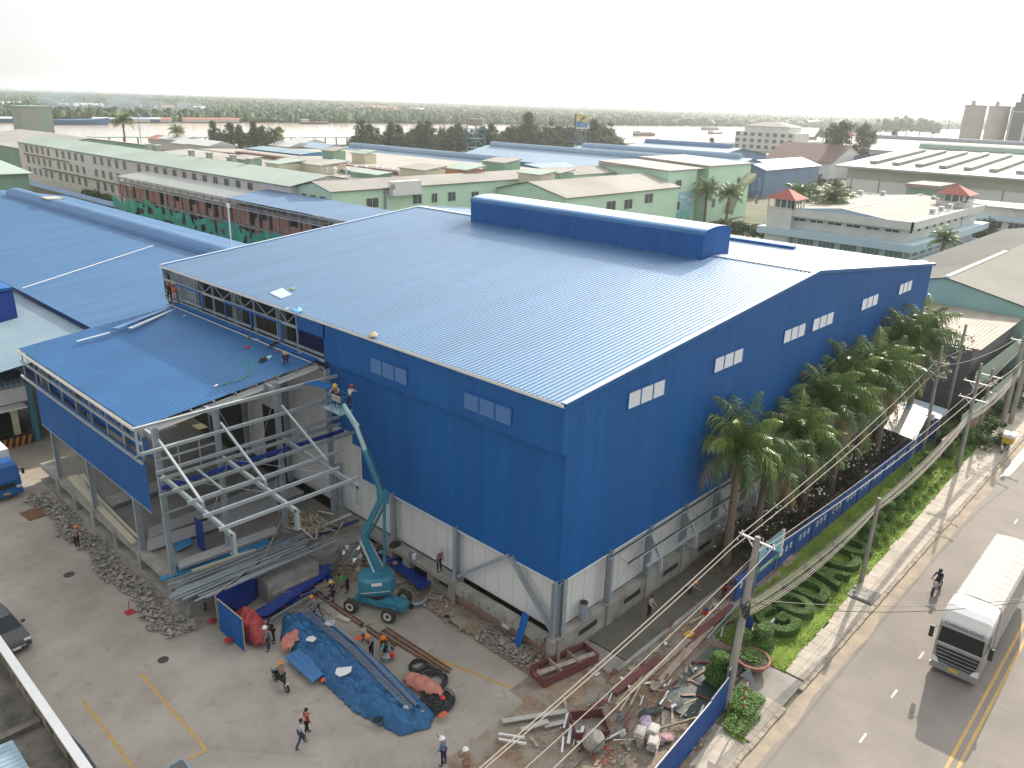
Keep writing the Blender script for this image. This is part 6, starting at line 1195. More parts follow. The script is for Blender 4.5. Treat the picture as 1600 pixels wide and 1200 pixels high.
b = MB(); c = G(605, 1032, 0); b.blob((c.x, c.y, .25), .35, .25, .25, STEEL, .2); b.cyl((c.x+.2, c.y-.2, .2), (c.x+.2, c.y-.2, .5), .12, H_RED); b.tube([(c.x-.4, c.y, .1), (c.x-.4, c.y, .5), (c.x+.4, c.y, .5), (c.x+.4, c.y, .1)], .02, RUST, 5); b.build('generator', label='small generator with a red part on the ground below the crouching workers', cat='generator')
b = MB(); c = G(698, 972, 0); b.cyl((c.x, c.y, 0), (c.x, c.y, .4), .2, mat('dirty_bucket', (.35, .33, .3), .7, var=.3), .24, 14); b.cyl((c.x, c.y, .38), (c.x, c.y, .405), .2, BLACK, n=14); b.build('bucket', label='dirty bucket on the dug earth right of the lift', cat='bucket')
b = MB(); c = G(655, 945, 0); b.blob((c.x, c.y, .3), .6, .38, .2, STEEL, .1, 12, 6); b.blob((c.x, c.y, .38), .5, .3, .16, mat('wet_mortar', (.12, .12, .11), .6), .1, 12, 6); b.bar((c.x+.5, c.y-.1, .3), (c.x+1.3, c.y-.7, .15), .05, .05, WOOD); b.bar((c.x+.5, c.y+.2, .3), (c.x+1.3, c.y-.4, .15), .05, .05, WOOD); wheel(None or lf, (c.x-.6, c.y+.2, .18), (0, 1, 0), .18, .08) if False else None
wb = b.build('wheelbarrow', label='wheelbarrow of mortar standing right of the lift wheels', cat='wheelbarrow'); b = MB(); b.cyl((c.x-.62, c.y-.03, .18), (c.x-.62, c.y+.05, .18), .18, BLACK, n=14); b.build('wheel', wb)
b = MB(); b.blob((-.35, 14.0, 1.52), .5, .3, .22, BLACK, .05, 12, 6); b.build('mortar_tray', label='black plastic tray on the plinth ledge behind the lift', cat='tray')
for j_, (y, lb) in enumerate(((12.15, 'left of two splashed buckets on the plinth ledge'), (11.9, 'right of two splashed buckets on the plinth ledge'))): b = MB(); b.cyl((-.45, y, 1.42), (-.45, y, 1.75), .14, PANEL if j_ else C_BLUE, .17, 12); b.build('bucket', label=lb, cat='bucket', group='splashed buckets on the ledge')
b = MB(); b.cyl((2.3, -.1, PZ), (2.3, -.1, PZ+1.15), .27, STEEL, n=18); b.cyl((2.3, -.1, PZ+1.15), (2.3, -.1, PZ+1.2), .24, BLACK, n=18); b.build('dark_drum', label='dark grey drum standing on the plinth right of the corner column', cat='drum')
# rubble strip beside the canopy plinth
RB = mat('broken_concrete', (.38, .355, .315), .95, col2=(.22, .20, .175), scale=1.5); RB2 = mat('broken_concrete_pale', (.40, .38, .34), .95, col2=(.26, .24, .21), scale=1.5)
def chunks(b, n, fn, smin, smax, seed, ms):
    q = random.Random(seed)
    for i in range(n):
        x, y, z = fn(q); s_ = smin*(smax/smin)**(q.random()**1.8); a = q.random()*6.28; pts = []; k = q.choice((5, 6, 7)); tl = V((q.uniform(-.35, .35), q.uniform(-.35, .35), 1)).normalized(); e1 = tl.cross(V((math.cos(a), math.sin(a), 0))).normalized(); e2 = tl.cross(e1); th = s_*q.uniform(.2, .45)
        rs_ = [s_*q.uniform(.6, 1.1) for _ in range(k)]; lo = [V((x, y, z))+e1*math.cos(t*6.283/k)*rs_[t]+e2*math.sin(t*6.283/k)*rs_[t] for t in range(k)]; hi = [p+tl*th for p in lo]
        b.raw(lo+hi, [tuple(range(k))[::-1], tuple(range(k, 2*k))]+[(t, (t+1) % k, k+(t+1) % k, k+t) for t in range(k)], q.choice(ms))
def rub(q):
    y = q.uniform(16.6, 41.2); x0 = -14.9+.25*math.sin(y*.9); w_ = 1.7; 
    if y < 19: w_ *= 1.2
    u = q.random(); x = x0+u*w_+.3*noise.noise(V((y, 0, 0))); return x, y, .02+.30*math.sin(math.pi*min(u+.15, 1))*q.random()
b = MB(); chunks(b, 4200, rub, .03, .19, 4, (RB, RB2, RB)); b.build('rubble', label='strip of broken concrete rubble along the canopy plinth', kind='stuff')
b = MB(); mat('brick_bits', (.34, .20, .14), .9); chunks(b, 1100, lambda q: (q.uniform(-2.2, -.5)+.3*q.random(), q.gauss(2.0, 1.1), .03+.25*q.random()), .03, .16, 6, (RB2, RB, RB2, RB, MATS['brick_bits']))
chunks(b, 2600, lambda q: (q.uniform(-6, 18), q.choice((q.uniform(-8.5, -3.4), q.gauss(-4.0, .35))), .08+.1*q.random()),   .015, .08, 7, (RB2, DIRT, RB)); chunks(b, 700, lambda q: (q.uniform(-2.2, -.6), q.uniform(1, 12), .05+.2*q.random()), .03, .16, 9, (RB2, DIRT, RB))
chunks(b, 500, lambda q: (q.gauss(-1.7, .9), q.gauss(16.3, 1.2), .1+.5*q.random()), .05, .26, 10, (RB2, DIRT, MATS['brick_bits'])); b.build('rubble', label='loose stones and broken concrete over the dug earth', kind='stuff')
flatsheet([(30, 802), (62, 792), (78, 797), (46, 814)], .02, RUST, 'rusty plate lying flat left of the rubble strip', .03, 3, 'plate', 'steel_plate')
# platform stores: ribbed sheet stacks, cream panels, timber, steel sections
def stack(px4, z, n_, m, lab, top=None, pitch=.3):
    P_ = [G(x, y, z) for x, y in px4]; b = MB(); u = P_[1]-P_[0]; v_ = P_[3]-P_[0]
    for i in range(n_): b.sheet(P_[0]+V((0, 0, .06*i)), v_, (0, 0, 0), tuple(u), v_.length, m if i < n_-1 or not top else top, pitch, pitch*.3, .05, nrm=(0, 0, 1))
    b.build('sheet_stack', label=lab, cat='sheet stack')
SHT = mat('grey_sheet', (.42, .42, .42), .5, var=.15); stack([(231, 848), (430, 782), (430, 800), (231, 862)], 1.75, 5, SHT, 'rear stack of long pale grey ribbed sheets on the platform'); stack([(232, 828), (440, 748), (430, 775), (232, 845)], 1.7, 3, SHT, 'farther stack of pale grey ribbed sheets under the awning'); stack([(278, 880), (430, 825), (425, 845), (280, 892)], 1.9, 4, SHT, 'front stack of pale grey ribbed sheets with blue protective edges', None)
b = MB(); b.bar(G(272, 888, 1.7), G(420, 846, 1.7), .35, .3, mat('bright_blue_edge', (.04, .24, .48), .5)); b.bar(G(300, 893, 1.7), G(400, 860, 1.7), .2, .2, BEIGE); b.bar(G(250, 905, 1.6), G(470, 838, 1.6), .4, .1, MATS['bright_blue_edge']); b.build('sheet_bundle', label='bundle of bright blue and cream edged sheets at the platform front', cat='sheet bundle')
b = MB(); b.hexa([G(270, 850, 1.52), G(298, 838, 1.52), G(300, 850, 1.52), G(276, 862, 1.52), G(270, 850, 1.75), G(298, 838, 1.75), G(300, 850, 1.75), G(276, 862, 1.75)], MATS['bright_blue_edge']); b.build('blue_packing', label='bright blue wrapped pack behind the front column', cat='pack')
for (a, c, wd, lb) in (((110, 745), (212, 848), .45, 'lower long cream panel strip on the platform edge'), ((118, 743), (218, 845), .3, 'upper long cream panel strip on the platform edge'), ((128, 742), (160, 790), .35, 'short cream panel strip behind the long ones')):
    b = MB(); b.bar(G(*a, 1.62), G(*c, 1.62), wd, .16, BEIGE); b.build('panel_strip', label=lb, cat='panel strip', group='cream panel strips')
q = random.Random(21); b = MB()
for i in range(60): c = V((-3.4+q.gauss(0, .7), 19.9+q.gauss(0, 1.3), 1.6+abs(q.gauss(0, .4)))); a = q.gauss(1.9, .5); d = V((math.cos(a), math.sin(a), q.uniform(-.25, .5)))*q.uniform(.6, 1.5); b.bar(c-d/2, c+d/2, .11, .05, q.choice((WOOD, WOOD, PLANK, BEIGE)))
b.build('timber_heap', label='heap of broken boards and timber on the platform against the white wall', cat='timber heap')
b = MB()
for i in range(64):
    x0 = 262+q.uniform(0, 60); a = G(x0, 905+i*.5+q.uniform(-3, 3), 1.55+.012*i); c = a+V((q.uniform(5.0, 9.2), q.uniform(-.25, .35)-.3, .06)); b.bar(a, c, .12, .07, q.choice((STEEL, GALV, GALV, STEEL, mat('dark_steel', (.13, .15, .17), .5))))
b.build('steel_sections', label='long pile of grey steel sections along the platform front edge', cat='steel sections')
b = MB()
for i in range(9): a = V((-13.7+i*.17, 18.2-.14*i, 1.15+.10*(i % 3))); b.bar(a, a+V((4.0, -.15, .25)), .14, .05, GALV)
b.build('steel_sections', label='fan of galvanised channels jutting over the platform corner', cat='steel sections')
b = MB(); b.bar(G(408, 883, 2.0), G(440, 812, 2.9), .22, .05, WOOD, (1, 0, 0)); b.build('timber_plank', label='pale timber plank leaning up over the steel sections', cat='timber')
for (a, c, lb, m) in (((452, 845), (548, 803), 'white topped timber rail along the timber heap', PANEL), ((440, 858), (560, 812), 'blue strip sheet beneath the steel sections', BLUED)): b = MB(); b.bar(G(*a, 1.62), G(*c, 1.62), .16, .1, m); b.build('rail_strip', label=lb, cat='strip')
flatsheet([(425, 858), (452, 846), (470, 856), (440, 872)], 1.85, mat('rusty_sheet', (.40, .40, .38), .6, col2=(.25, .08, .04), scale=1.6), 'grey sheet with a rust stain on the steel sections', .03, 3)
b = MB(); b.cyl((-7.6, 37.6, 1.5), (-7.6, 37.6, 2.1), .3, BLACK, n=12); b.build('black_drum', label='black drum under the loading canopy beside a column', cat='drum')
b = MB(); b.sheet((-9.9, 22.9, 0), (0, -1, 0), (0, 0, 1.5), (0, 0, 3.8), 1.2, BLUED, .2, .05, .02, nrm=(-1, 0, 0)); b.build('sheet_offcut', label='blue sheet offcut hanging by the second front column', cat='metal sheet')
for (x0, y0, x1, n_, lb) in ((-7.4, 25.6, -1.2, 6, 'stack of grey ribbed sheets deep under the canopy beside the white wall'), (-11.8, 33.5, -8.0, 4, 'low stack of grey ribbed sheets near the middle of the canopy floor')):
    b = MB()
    for k in range(n_): b.sheet((x0+.05*k, y0, 1.58+.07*k), (0, -1, 0), (0, 0, 0), (x1-x0, 0, 0), 1.6, SHT, .3, .08, .05, nrm=(0, 0, 1))
    b.build('sheet_stack', label=lb, cat='sheet stack')
# things on the roofs
b = MB(); P_ = [G(x, y, 12.45) for x, y in ((180, 516), (275, 480))]; b.bar(P_[0]+V((0, 0, .1)), P_[1]+V((0, 0, .15)), .5, .12, BLUE); b.bar(P_[0]+V((.9, -.6, .1)), P_[1]+V((.2, -.6, .15)), .35, .1, RC); b.build('roof_flashing_stack', label='stack of blue and pale flashing strips on the canopy roof', cat='flashing')
for (a, c, lb) in (((120, 535), (172, 521), 'pale strip lying at the far left of the canopy roof'), ((265, 542), (340, 519), 'pale grey strip in the middle of the canopy roof')): b = MB(); b.bar(G(*a, 11.9)+V((0, 0, .08)), G(*c, 12.2)+V((0, 0, .08)), .3, .04, RC); b.build('roof_strip', label=lb, cat='strip')
CORD = mat('green_rope', (.05, .32, .20), .7)
b = MB(); q = random.Random(4); pts = [G(345, 602, 12.0), G(368, 598, 12.1), G(392, 585, 12.2), G(398, 560, 12.35), G(385, 566, 12.3), G(378, 575, 12.2), G(398, 570, 12.3)]
for w_ in range(3): b.tube([p+V((q.uniform(-.25, .25), q.uniform(-.25, .25), .1)) for p in pts for _ in (0, 1)], .022, CORD, 4)
b.build('rope', label='tangled green rope on the canopy roof left of the crouching worker', cat='rope')
for (px, py, z, m, lb, s_) in ((390, 534, 12.4, C_BRN, 'brown tool bag higher on the canopy roof', .28), (403, 538, 12.4, C_WHT, 'white bag beside the brown tool bag on the canopy roof', .25), (386, 549, 12.3, C_RED, 'red tool heap on the canopy roof below the brown bag', .28), (429, 545, 12.5, C_DARK, 'long black bag near the canopy flashing', .45), (433, 554, 12.5, C_RED, 'small red bag right of the black bags', .2), (412, 568, 12.3, C_DARK, 'black tool bag left of the crouching roof worker', .4), (421, 563, 12.4, mat('pale_blue_cloth', (.35, .6, .7), .7), 'pale blue cloth on the black tool bags', .32), (470, 556, 12.6, WOOD, 'coil of pale cable at the corner of the canopy roof', .35), (338, 606, 11.9, C_WHT, 'white wrapper near the front edge of the canopy roof', .22), (289, 496, 12.55, C_WHT, 'white scrap near the upper left of the canopy roof', .2), (462, 472, 16.5, mat('blue_bag', (.08, .3, .6), .6), 'blue and white bag by the main roof gutter', .5), (456, 441, 16.6, GRS[0], 'green rag on the main roof', .3), (448, 470, 16.4, C_WHT, 'white scrap beside the blue bag on the main roof', .22), (582, 514, 16.3, WOOD, 'pale heap of rope near the main roof gutter', .45)):
    p = G(px, py, z); zr_ = (cz(p.x) if z < 14 else roofz(max(p.x, 0)))+.03
    rag('site_bag', (p.x, p.y, zr_), s_*1.2, s_*.7, s_*.6, m, lb, px % 17, 'bag', .5, .06)
b = MB(); P_ = [G(x, y, 16.6) for x, y in ((420, 443), (440, 438), (456, 447), (438, 451))]; b.hexa([p+V((0, 0, .05-P_[0].z+roofz(p.x))) for p in P_]+[p+V((0, 0, .09-P_[0].z+roofz(p.x))) for p in P_], RC); b.build('metal_sheet', label='loose pale sheet lying on the main roof beside a green rag', cat='metal sheet')

b = MB(); q = random.Random(44)
for i in range(150):
    x, y = (q.uniform(-6, 12), q.uniform(-8.6, -3.5)) if i % 2 else (q.gauss(.5, 3), q.gauss(-5.5, 1.3))
    if x < -7 or y < -9: continue
    a = q.gauss(.1, .7); l_ = q.uniform(.15, 1.3); z = .17+.1*q.random(); b.bar((x, y, z), (x+l_*math.cos(a), y+l_*math.sin(a), z+.05*q.random()), q.choice((.05, .1, .16)), .03, q.choice((WOOD, PLANK, FORM, PLANK, RUST, PANEL)))
b.build('wood_debris', label='scattered broken boards and offcuts over the dug earth', kind='stuff')
# ================= PALMS =================
pp = [palm_proto(3+i, (6.6, 6.0, 7.0)[i], (3.7, 3.5, 3.9)[i], tr=.27) for i in range(3)]
PALMS = [(15.8, -2.1, 8.7, 1.0, 'nearest royal palm, its brown boot peeling below the crown'), (19.3, -2.4, 6.9, 1.0, 'second royal palm, just behind the nearest'), (24.0, -2.2, 7.9, 1.0, 'third royal palm in the row along the gable wall'), (26.2, -2.9, 6.4, 1.0, 'fourth royal palm, short, in the row along the gable wall'), (28.8, -2.0, 8.3, 1.0, 'fifth royal palm, at the start of the thick clump'), (31.5, -2.9, 8.1, 1.0, 'sixth royal palm, in the thick of the clump'), (34, -1.9, 8.9, 1.0, 'seventh royal palm, in the thick of the clump'), (36.5, -2.9, 8.7, 1.0, 'eighth royal palm, in the thick of the clump'), (39, -2.1, 8.7, 1.0, 'ninth royal palm, overhanging the translucent lean-to roof'), (41.2, -3.0, 8.1, 1.0, 'tenth royal palm, at the far end of the thick clump'), (46, -2, 9.4, 1.0, 'eleventh royal palm, set apart near the far wall corner'), (50, -2.6, 9.6, 1.0, 'last and farthest royal palm of the row')]
for i, (x, y, h, s_, lb) in enumerate(PALMS):
    o = pp[i % 3] if i < 3 else copy_tree(pp[i % 3]); o['label'] = lb; o['group'] = 'royal palms along the gable wall'; o.location = (x, y, 0.15); o.rotation_euler = (0, 0, i*2.1); hh = h/(6.6, 6.0, 7.0)[i % 3]; o.scale = (s_, s_, hh*.92) if hh < 1.2 else (s_*1.08, s_*1.08, hh)
bpg = [(1100, 352, 'left of two palms before the mint fire stair'), (1133, 352, 'right of two palms before the mint fire stair'), (1240, 378, 'left of two palms before the office block'), (1290, 386, 'right of two palms before the office block'), (1320, 392, 'small palm at the foot of the office block front'), (197, 232, 'lone coconut palm on the bank beyond the mint roof'), (280, 236, 'small coconut palm left of the river bank tree group'), (430, 246, 'coconut palm right of the river bank tree group'), (1462, 432, 'palm crown showing beside the far wall corner')]
for i, (px, py, lb) in enumerate(bpg):
    p = G(px, py, 0); o = copy_tree(pp[i % 3]); o['label'] = lb; o['group'] = 'palms beyond the warehouse'; d = (p-CAM).length; s_ = (1.35, 1.35, 1.5, 1.6, .9, 2.0, 1.5, 1.8, 1.0)[i]; o.location = (p.x, p.y, 0); o.rotation_euler = (0, 0, i*1.3); o.scale = (s_, s_, s_)
# white-flowered shrubs in the bed
BR = [mat('twig_brown', (.11, .085, .065), .9), mat('shrub_leaf', (.045, .065, .02), .8), mat('shrub_leaf_b', (.07, .09, .035), .8)]
FLW = mat('white_blossom', (.80, .80, .76), .7)
def shrub_proto(seed):
    q = random.Random(seed); t = thing('flowering_shrub', 's', 'shrub'); b = MB()
    for i in range(26):
        a = q.random()*6.28; r_ = q.uniform(.3, 1.1); h = q.uniform(.8, 2.0); b.tube([(0, 0, 0), (r_*.4*math.cos(a), r_*.4*math.sin(a), h*.5), (r_*math.cos(a+.3), r_*math.sin(a+.3), h)], [.03, .02, .008], BR[0], 4)
    b.build('branches', t, world=False); cl = [(q.gauss(0, .5), q.gauss(0, .5), q.uniform(.5, 1.7), q.uniform(.25, .5)) for _ in range(20)]; leafmesh(cl, 26, .085, seed, BR).build('leaves', t, world=False); b = MB()
    for i in range(9): a = q.random()*6.28; r_ = 1.0*q.random(); b.blob((r_*math.cos(a), r_*math.sin(a), q.uniform(.9, 2.0)), .07, .07, .06, FLW, .3, 6, 4, i)
    b.build('blossoms', t, world=False); return t
sh = [shrub_proto(90), shrub_proto(91)]; q = random.Random(12); k = 0
ordn = ['first', 'second', 'third', 'fourth', 'fifth', 'sixth', 'seventh', 'eighth', 'ninth', 'tenth', 'eleventh', 'twelfth', 'thirteenth', 'fourteenth', 'fifteenth', 'sixteenth', 'seventeenth', 'eighteenth', 'nineteenth', 'twentieth', 'twenty-first', 'twenty-second', 'twenty-third', 'twenty-fourth', 'twenty-fifth', 'twenty-sixth', 'twenty-seventh', 'twenty-eighth']
for i in range(27):
    x = 16.4+i*1.12; y = -2.9+q.uniform(-.9, .9) if i % 2 else -1.9+q.uniform(-.6, .8); o = sh[i % 2] if i < 2 else copy_tree(sh[i % 2]); o['label'] = ordn[i]+' white flowered shrub from the billboard, behind the blue boundary wall'; o['group'] = 'flowering shrubs in the bed'; o.location = (x, y, .15); o.rotation_euler = (0, 0, q.random()*6); s_ = q.uniform(.8, 1.35); o.scale = (s_, s_, s_)
# ================= BOUNDARY WALL, FENCE =================
BWL = mat('boundary_blue', (.025, .10, .34), .6, col2=(.02, .075, .27), scale=.6); bw = thing('boundary_wall', 'blue painted boundary wall of bays with rows of small white shield shapes', 'wall', (12, -4.7, 0))
yb = lambda x: -4.72-.0075*(x-12)
n_ = 0; x = 12.1
while x < 50:
    x2 = x+2.85; b = MB(); b.box(x, x2-.25, yb(x)-.07, yb(x)+.07, 0, 1.75, BWL); b.box(x-.03, x2-.2, yb(x)-.11, yb(x)+.11, 1.75, 1.85, BWL); f = b.build('wall_bay', bw)
    b = MB()
    for k in range(3): cx = x+.65+k*.68; b.poly([(cx-.13, yb(x)-.075, 1.0), (cx+.13, yb(x)-.075, 1.0), (cx+.17, yb(x)-.075, 1.22), (cx+.13, yb(x)-.075, 1.45), (cx-.13, yb(x)-.075, 1.45), (cx-.17, yb(x)-.075, 1.22)], PANEL); b.box(cx-.05, cx+.05, yb(x)-.082, yb(x)-.078, 1.12, 1.30, BWL)
    b.build('shield_marks', f); b = MB(); b.box(x2-.25, x2-.02, yb(x)-.14, yb(x)+.14, 0, 1.95, BWL); b.build('pillar', bw); x = x2
ff = thing('corrugated_fence', 'blue corrugated site fence with a pale top edge beside the near power pole', 'fence', (3.4, -9.1, 0))
fp = [(-8.0, -9.9, 1.9), (-4.0, -9.55, 1.9), (-1.0, -9.35, 1.9), (1.2, -9.2, 2.0), (3.3, -9.0, 2.45), (5.2, -8.35, 2.45)]
for i in range(len(fp)-1):
    (xa, ya, ha), (xb, yb_, hb) = fp[i], fp[i+1]; u = V((xb-xa, yb_-ya, 0)); nn = V((u.y, -u.x, 0)); b = MB(); hh = min(ha, hb)
    for sg in (1, -1): b.sheet(V((xa, ya, 0))+nn.normalized()*.015*sg, u, (0, 0, 0), (0, 0, hh), u.length, BWL, .16, .04, .025, nrm=nn*sg)
    b.bar((xa, ya, hh+.01), (xb, yb_, hh+.01), .05, .05, PANEL); b.build('fence_sheet', ff)
f2 = thing('corrugated_fence', 'short blue corrugated fence between the clipped bush and the billboard', 'fence', (9.5, -6.6, 0))
b = MB()
for sg in (1, -1): b.sheet((8.6, -7.6-.015*sg, 0), (.78, .62, 0), (0, 0, 0), (0, 0, 2.0), 3.1, BWL, .16, .04, .025, nrm=(.62*sg, -.78*sg, 0))
b.build('fence_sheet', f2)
# billboard by the wall
bb = thing('billboard', 'small framed board with a blue landscape picture on the boundary wall', 'billboard', (15.6, -5.1, 0))
xa, xb = 13.9, 17.2; b = MB(); b.box(xa, xb, -5.16, -5.10, 1.55, 3.5, mat('board_sky', (.16, .45, .62), .5, col2=(.30, .58, .70), scale=.8))
b.build('picture_board', bb); b = MB(); M1 = mat('board_navy', (.03, .07, .28), .5); b.poly([(xa+.05, -5.165, 1.95)]+[(xa+.05+i*.32, -5.165, 2.35+.45*math.sin(i*.42)) for i in range(11)]+[(xb-.05, -5.165, 1.95)], M1); b.poly([(xa+.05, -5.17, 1.57), (xb-.05, -5.17, 1.57), (xb-.05, -5.17, 1.97), (xa+.05, -5.17, 2.0)], mat('board_green', (.10, .30, .14), .6)); b.poly([(xa+.4, -5.175, 1.7), (xa+2.0, -5.175, 1.75), (xa+2.3, -5.175, 1.92), (xa+.6, -5.175, 1.86)], PANEL); b.box(xa+1.0, xa+1.9, -5.175, -5.17, 3.0, 3.25, M1); b.build('picture', bb)
b = MB(); b.box(xa-.06, xa, -5.2, -5.06, 0, 3.55, GALV); b.box(xb, xb+.3, -5.2, -5.06, 1.5, 3.55, PANEL); b.box(xa, xb, -5.2, -5.06, 3.5, 3.56, GALV); b.box(xb, xb+.06, -5.05, -5.0, 0, 1.5, GALV); b.build('frame', bb)
# ================= HEDGES =================
HG = [mat('hedge_a', (.085, .18, .03), .8), mat('hedge_b', (.13, .24, .04), .8), mat('hedge_c', (.055, .125, .022), .8)]
HM = mat('hedge_body', (.045, .10, .02), .9, col2=(.025, .06, .014), scale=6, bump=1, bscale=30)
def leafy(b, pts_n, n, size, seed):
    q = random.Random(seed)
    for i in range(n):
        p, nr = pts_n(q); nr = (nr+V((q.uniform(-.6, .6), q.uniform(-.6, .6), q.uniform(-.3, .7)))).normalized(); a = nr.cross(V((q.random()-.5, q.random()-.5, q.random()))).normalized()*size; e = nr.cross(a)*.6; p = p+nr*q.uniform(-.01, .05)
        b.poly([p-a, p-e, p+a, p+e], HG[q.randrange(3)])
import bmesh
def letter(ch, x, y, wd, ht, lb, ex=.45):
    cu = bpy.data.curves.new('l', 'FONT'); cu.body = ch; cu.size = 1; cu.extrude = 0; cu.offset = .035; cu.resolution_u = 4
    o = bpy.data.objects.new('l', cu); SC.collection.objects.link(o); bpy.context.view_layer.update(); me = bpy.data.meshes.new_from_object(o.evaluated_get(bpy.context.evaluated_depsgraph_get())); bpy.data.objects.remove(o); bpy.data.curves.remove(cu)
    xs = [v.co.x for v in me.vertices]; ys = [v.co.y for v in me.vertices]; sx, sy = wd/(max(xs)-min(xs)), ht/(max(ys)-min(ys)); b = MB(); co = [V((x+(v.co.x-min(xs))*sx, y+(v.co.y-min(ys))*sy, .12)) for v in me.vertices]
    bm = bmesh.new(); bm.from_mesh(me); bnd = [(e.verts[0].index, e.verts[1].index) for e in bm.edges if e.is_boundary]; bm.free()
    tris = []
    for p in me.polygons:
        vs = list(p.vertices); up = [co[i]+V((0, 0, ex)) for i in vs]; b.poly(up, HM)
        for k in range(1, len(up)-1): tris.append((up[0], up[k], up[k+1]))
    for a, c in bnd: b.poly([co[a], co[c], co[c]+V((0, 0, ex)), co[a]+V((0, 0, ex))], HM)
    ar = [((t[1]-t[0]).cross(t[2]-t[0])).length/2 for t in tris]
    def pick(q):
        if q.random() < .62:
            t = q.choices(tris, ar)[0]; u, v_ = q.random(), q.random()
            if u+v_ > 1: u, v_ = 1-u, 1-v_
            return t[0]+(t[1]-t[0])*u+(t[2]-t[0])*v_, V((0, 0, 1))
        a, c = q.choice(bnd); p = co[a].lerp(co[c], q.random())+V((0, 0, ex*q.random())); d = co[c]-co[a]; n = V((d.y, -d.x, 0)); n = n.normalized() if n.length > 1e-6 else V((0, 0, 1)); return p, n*q.choice((1, -1))
    leafy(b, pick, 2600, .055, int(x*10)); b.build('hedge_letter', label=lb, cat='hedge', group='hedges clipped as letters on the lawn')
for i, (ch, lb) in enumerate(zip('GODACO', ('hedge clipped as the letter G, nearest the power pole', 'hedge clipped as the first letter O, second in the row', 'hedge clipped as the letter D, third in the row', 'hedge clipped as the letter A, fourth in the row', 'hedge clipped as the letter C, fifth in the row', 'hedge clipped as the last letter O, beside the clipped bush'))): letter(ch, 10.75+i*2.48, -9.05+.03*i, 2.15, 2.75, lb)
def topiary(x, y, r_, h, lb, tiers=1, z=.1):
    t = thing('clipped_bush', lb, 'bush', (x, y, z), 'clipped bushes on the lawn'); b = MB(); 
    pr = [(.25*r_, 0), (.85*r_, h*.12), (r_, h*.3), (.9*r_, h*.5), (.45*r_, h*.66), (.4*r_, h*.70), (.75*r_, h*.80), (.78*r_, h*.94), (.5*r_, h)]
    b.lathe((0, 0, 0), pr, HM, 14)
    def pick(q):
        k = q.choices(range(len(pr)-1), [max(.01, (pr[i][0]+pr[i+1][0])*math.hypot(pr[i+1][0]-pr[i][0], pr[i+1][1]-pr[i][1])) for i in range(len(pr)-1)])[0]; u = q.random(); rr_ = pr[k][0]*(1-u)+pr[k+1][0]*u; zz_ = pr[k][1]*(1-u)+pr[k+1][1]*u; a = q.random()*6.283
        if q.random() < .15: rr_ = pr[-1][0]*math.sqrt(q.random()); zz_ = h; return V((rr_*math.cos(a), rr_*math.sin(a), zz_)), V((0, 0, 1))
        return V((rr_*math.cos(a), rr_*math.sin(a), zz_)), V((math.cos(a), math.sin(a), .3))
    leafy(b, pick, 1500, .06, int(x*7)); b.build('foliage', t, world=False); return t
TP = [(8.9, -8.2, .72, 1.7, 'vase shaped clipped bush beside the flower pot'), (8.2, -7.4, .6, 1.4, 'darker clipped bush tucked behind the vase shaped one'), (4.65, -7.8, .75, 1.9, 'clipped bush inside the fence next to the dark mat'), (26.3, -7.9, .75, 1.6, 'clipped bush at the right end of the hedge letters'), (28.6, -7.7, .65, 1.5, 'clipped bush left of the second power pole'), (31.0, -7.6, .65, 1.5, 'first clipped bush beyond the second power pole'), (33.4, -7.5, .65, 1.5, 'second clipped bush beyond the second power pole'), (35.9, -7.4, .6, 1.5, 'third clipped bush beyond the second power pole'), (38.6, -7.2, .65, 1.6, 'fourth clipped bush beyond the second power pole'), (42.6, -7.0, .7, 1.8, 'tall clipped bush standing alone towards the far poles'), (47.5, -7.4, .6, 1.6, 'clipped bush right of the third power pole'), (52.3, -7.6, .6, 1.6, 'farthest clipped bush with a flat pale top')]
for a in TP: topiary(*a)
for i in range(18):
    x = 24.5+i*1.55; y = -9.15+.012*x+.2*noise.noise(V((x, 1, 1))); b = MB(); q = random.Random(i)
    leafy(b, lambda q: ((lambda d: (V((x, y, .22))+V((d.x*.22, d.y*.22, d.z*.22)), d))(V((q.gauss(0, 1), q.gauss(0, 1), abs(q.gauss(0, 1)))).normalized())), 130, .055, i); b.build('seedling', label=ordn[i]+' small seedling bush along the pavement edge of the lawn', cat='bush', group='seedlings along the pavement')
b = MB(); leafy(b, lambda q: (V((q.uniform(3.2, 5.2), q.uniform(-10.4, -8.9), .15+.35*q.random())), V((0, 0, 1))), 2400, .065, 5); leafy(b, lambda q: (V((q.uniform(1.8, 4.0), q.uniform(-10.8, -9.6), .12+.2*q.random())), V((0, 0, 1))), 1200, .06, 6); b.build('ground_cover', label='leafy ground cover round the foot of the near pole', kind='stuff')
pt = thing('flower_pot', 'large round terracotta pot of plants by the clipped bush', 'pot', (7.25, -8.5, 0.1)); b = MB(); b.lathe((0, 0, 0), [(.45, 0), (.75, .25), (.92, .5), (1.0, .58), (1.0, .68), (.86, .68), (.82, .55)], mat('terracotta', (.34, .14, .10), .8, var=.2), 22); b.build('bowl', pt, world=False); b = MB(); b.cyl((0, 0, .5), (0, 0, .58), .8, SOIL, n=18); leafy(b, lambda q: (V((q.gauss(0, .35), q.gauss(0, .35), .65+.25*q.random())), V((0, 0, 1))), 260, .08, 3); b.build('plants', pt, world=False)
sg = thing('warning_post', 'red and white striped post carrying the back of a triangular sign', 'sign', (3.6, -9.9, 0.1)); b = MB()
for i in range(9): b.cyl((0, 0, i*.29), (0, 0, (i+1)*.29), .05, mat('sign_red', (.5, .03, .03), .5) if i % 2 else WHITE, n=8)
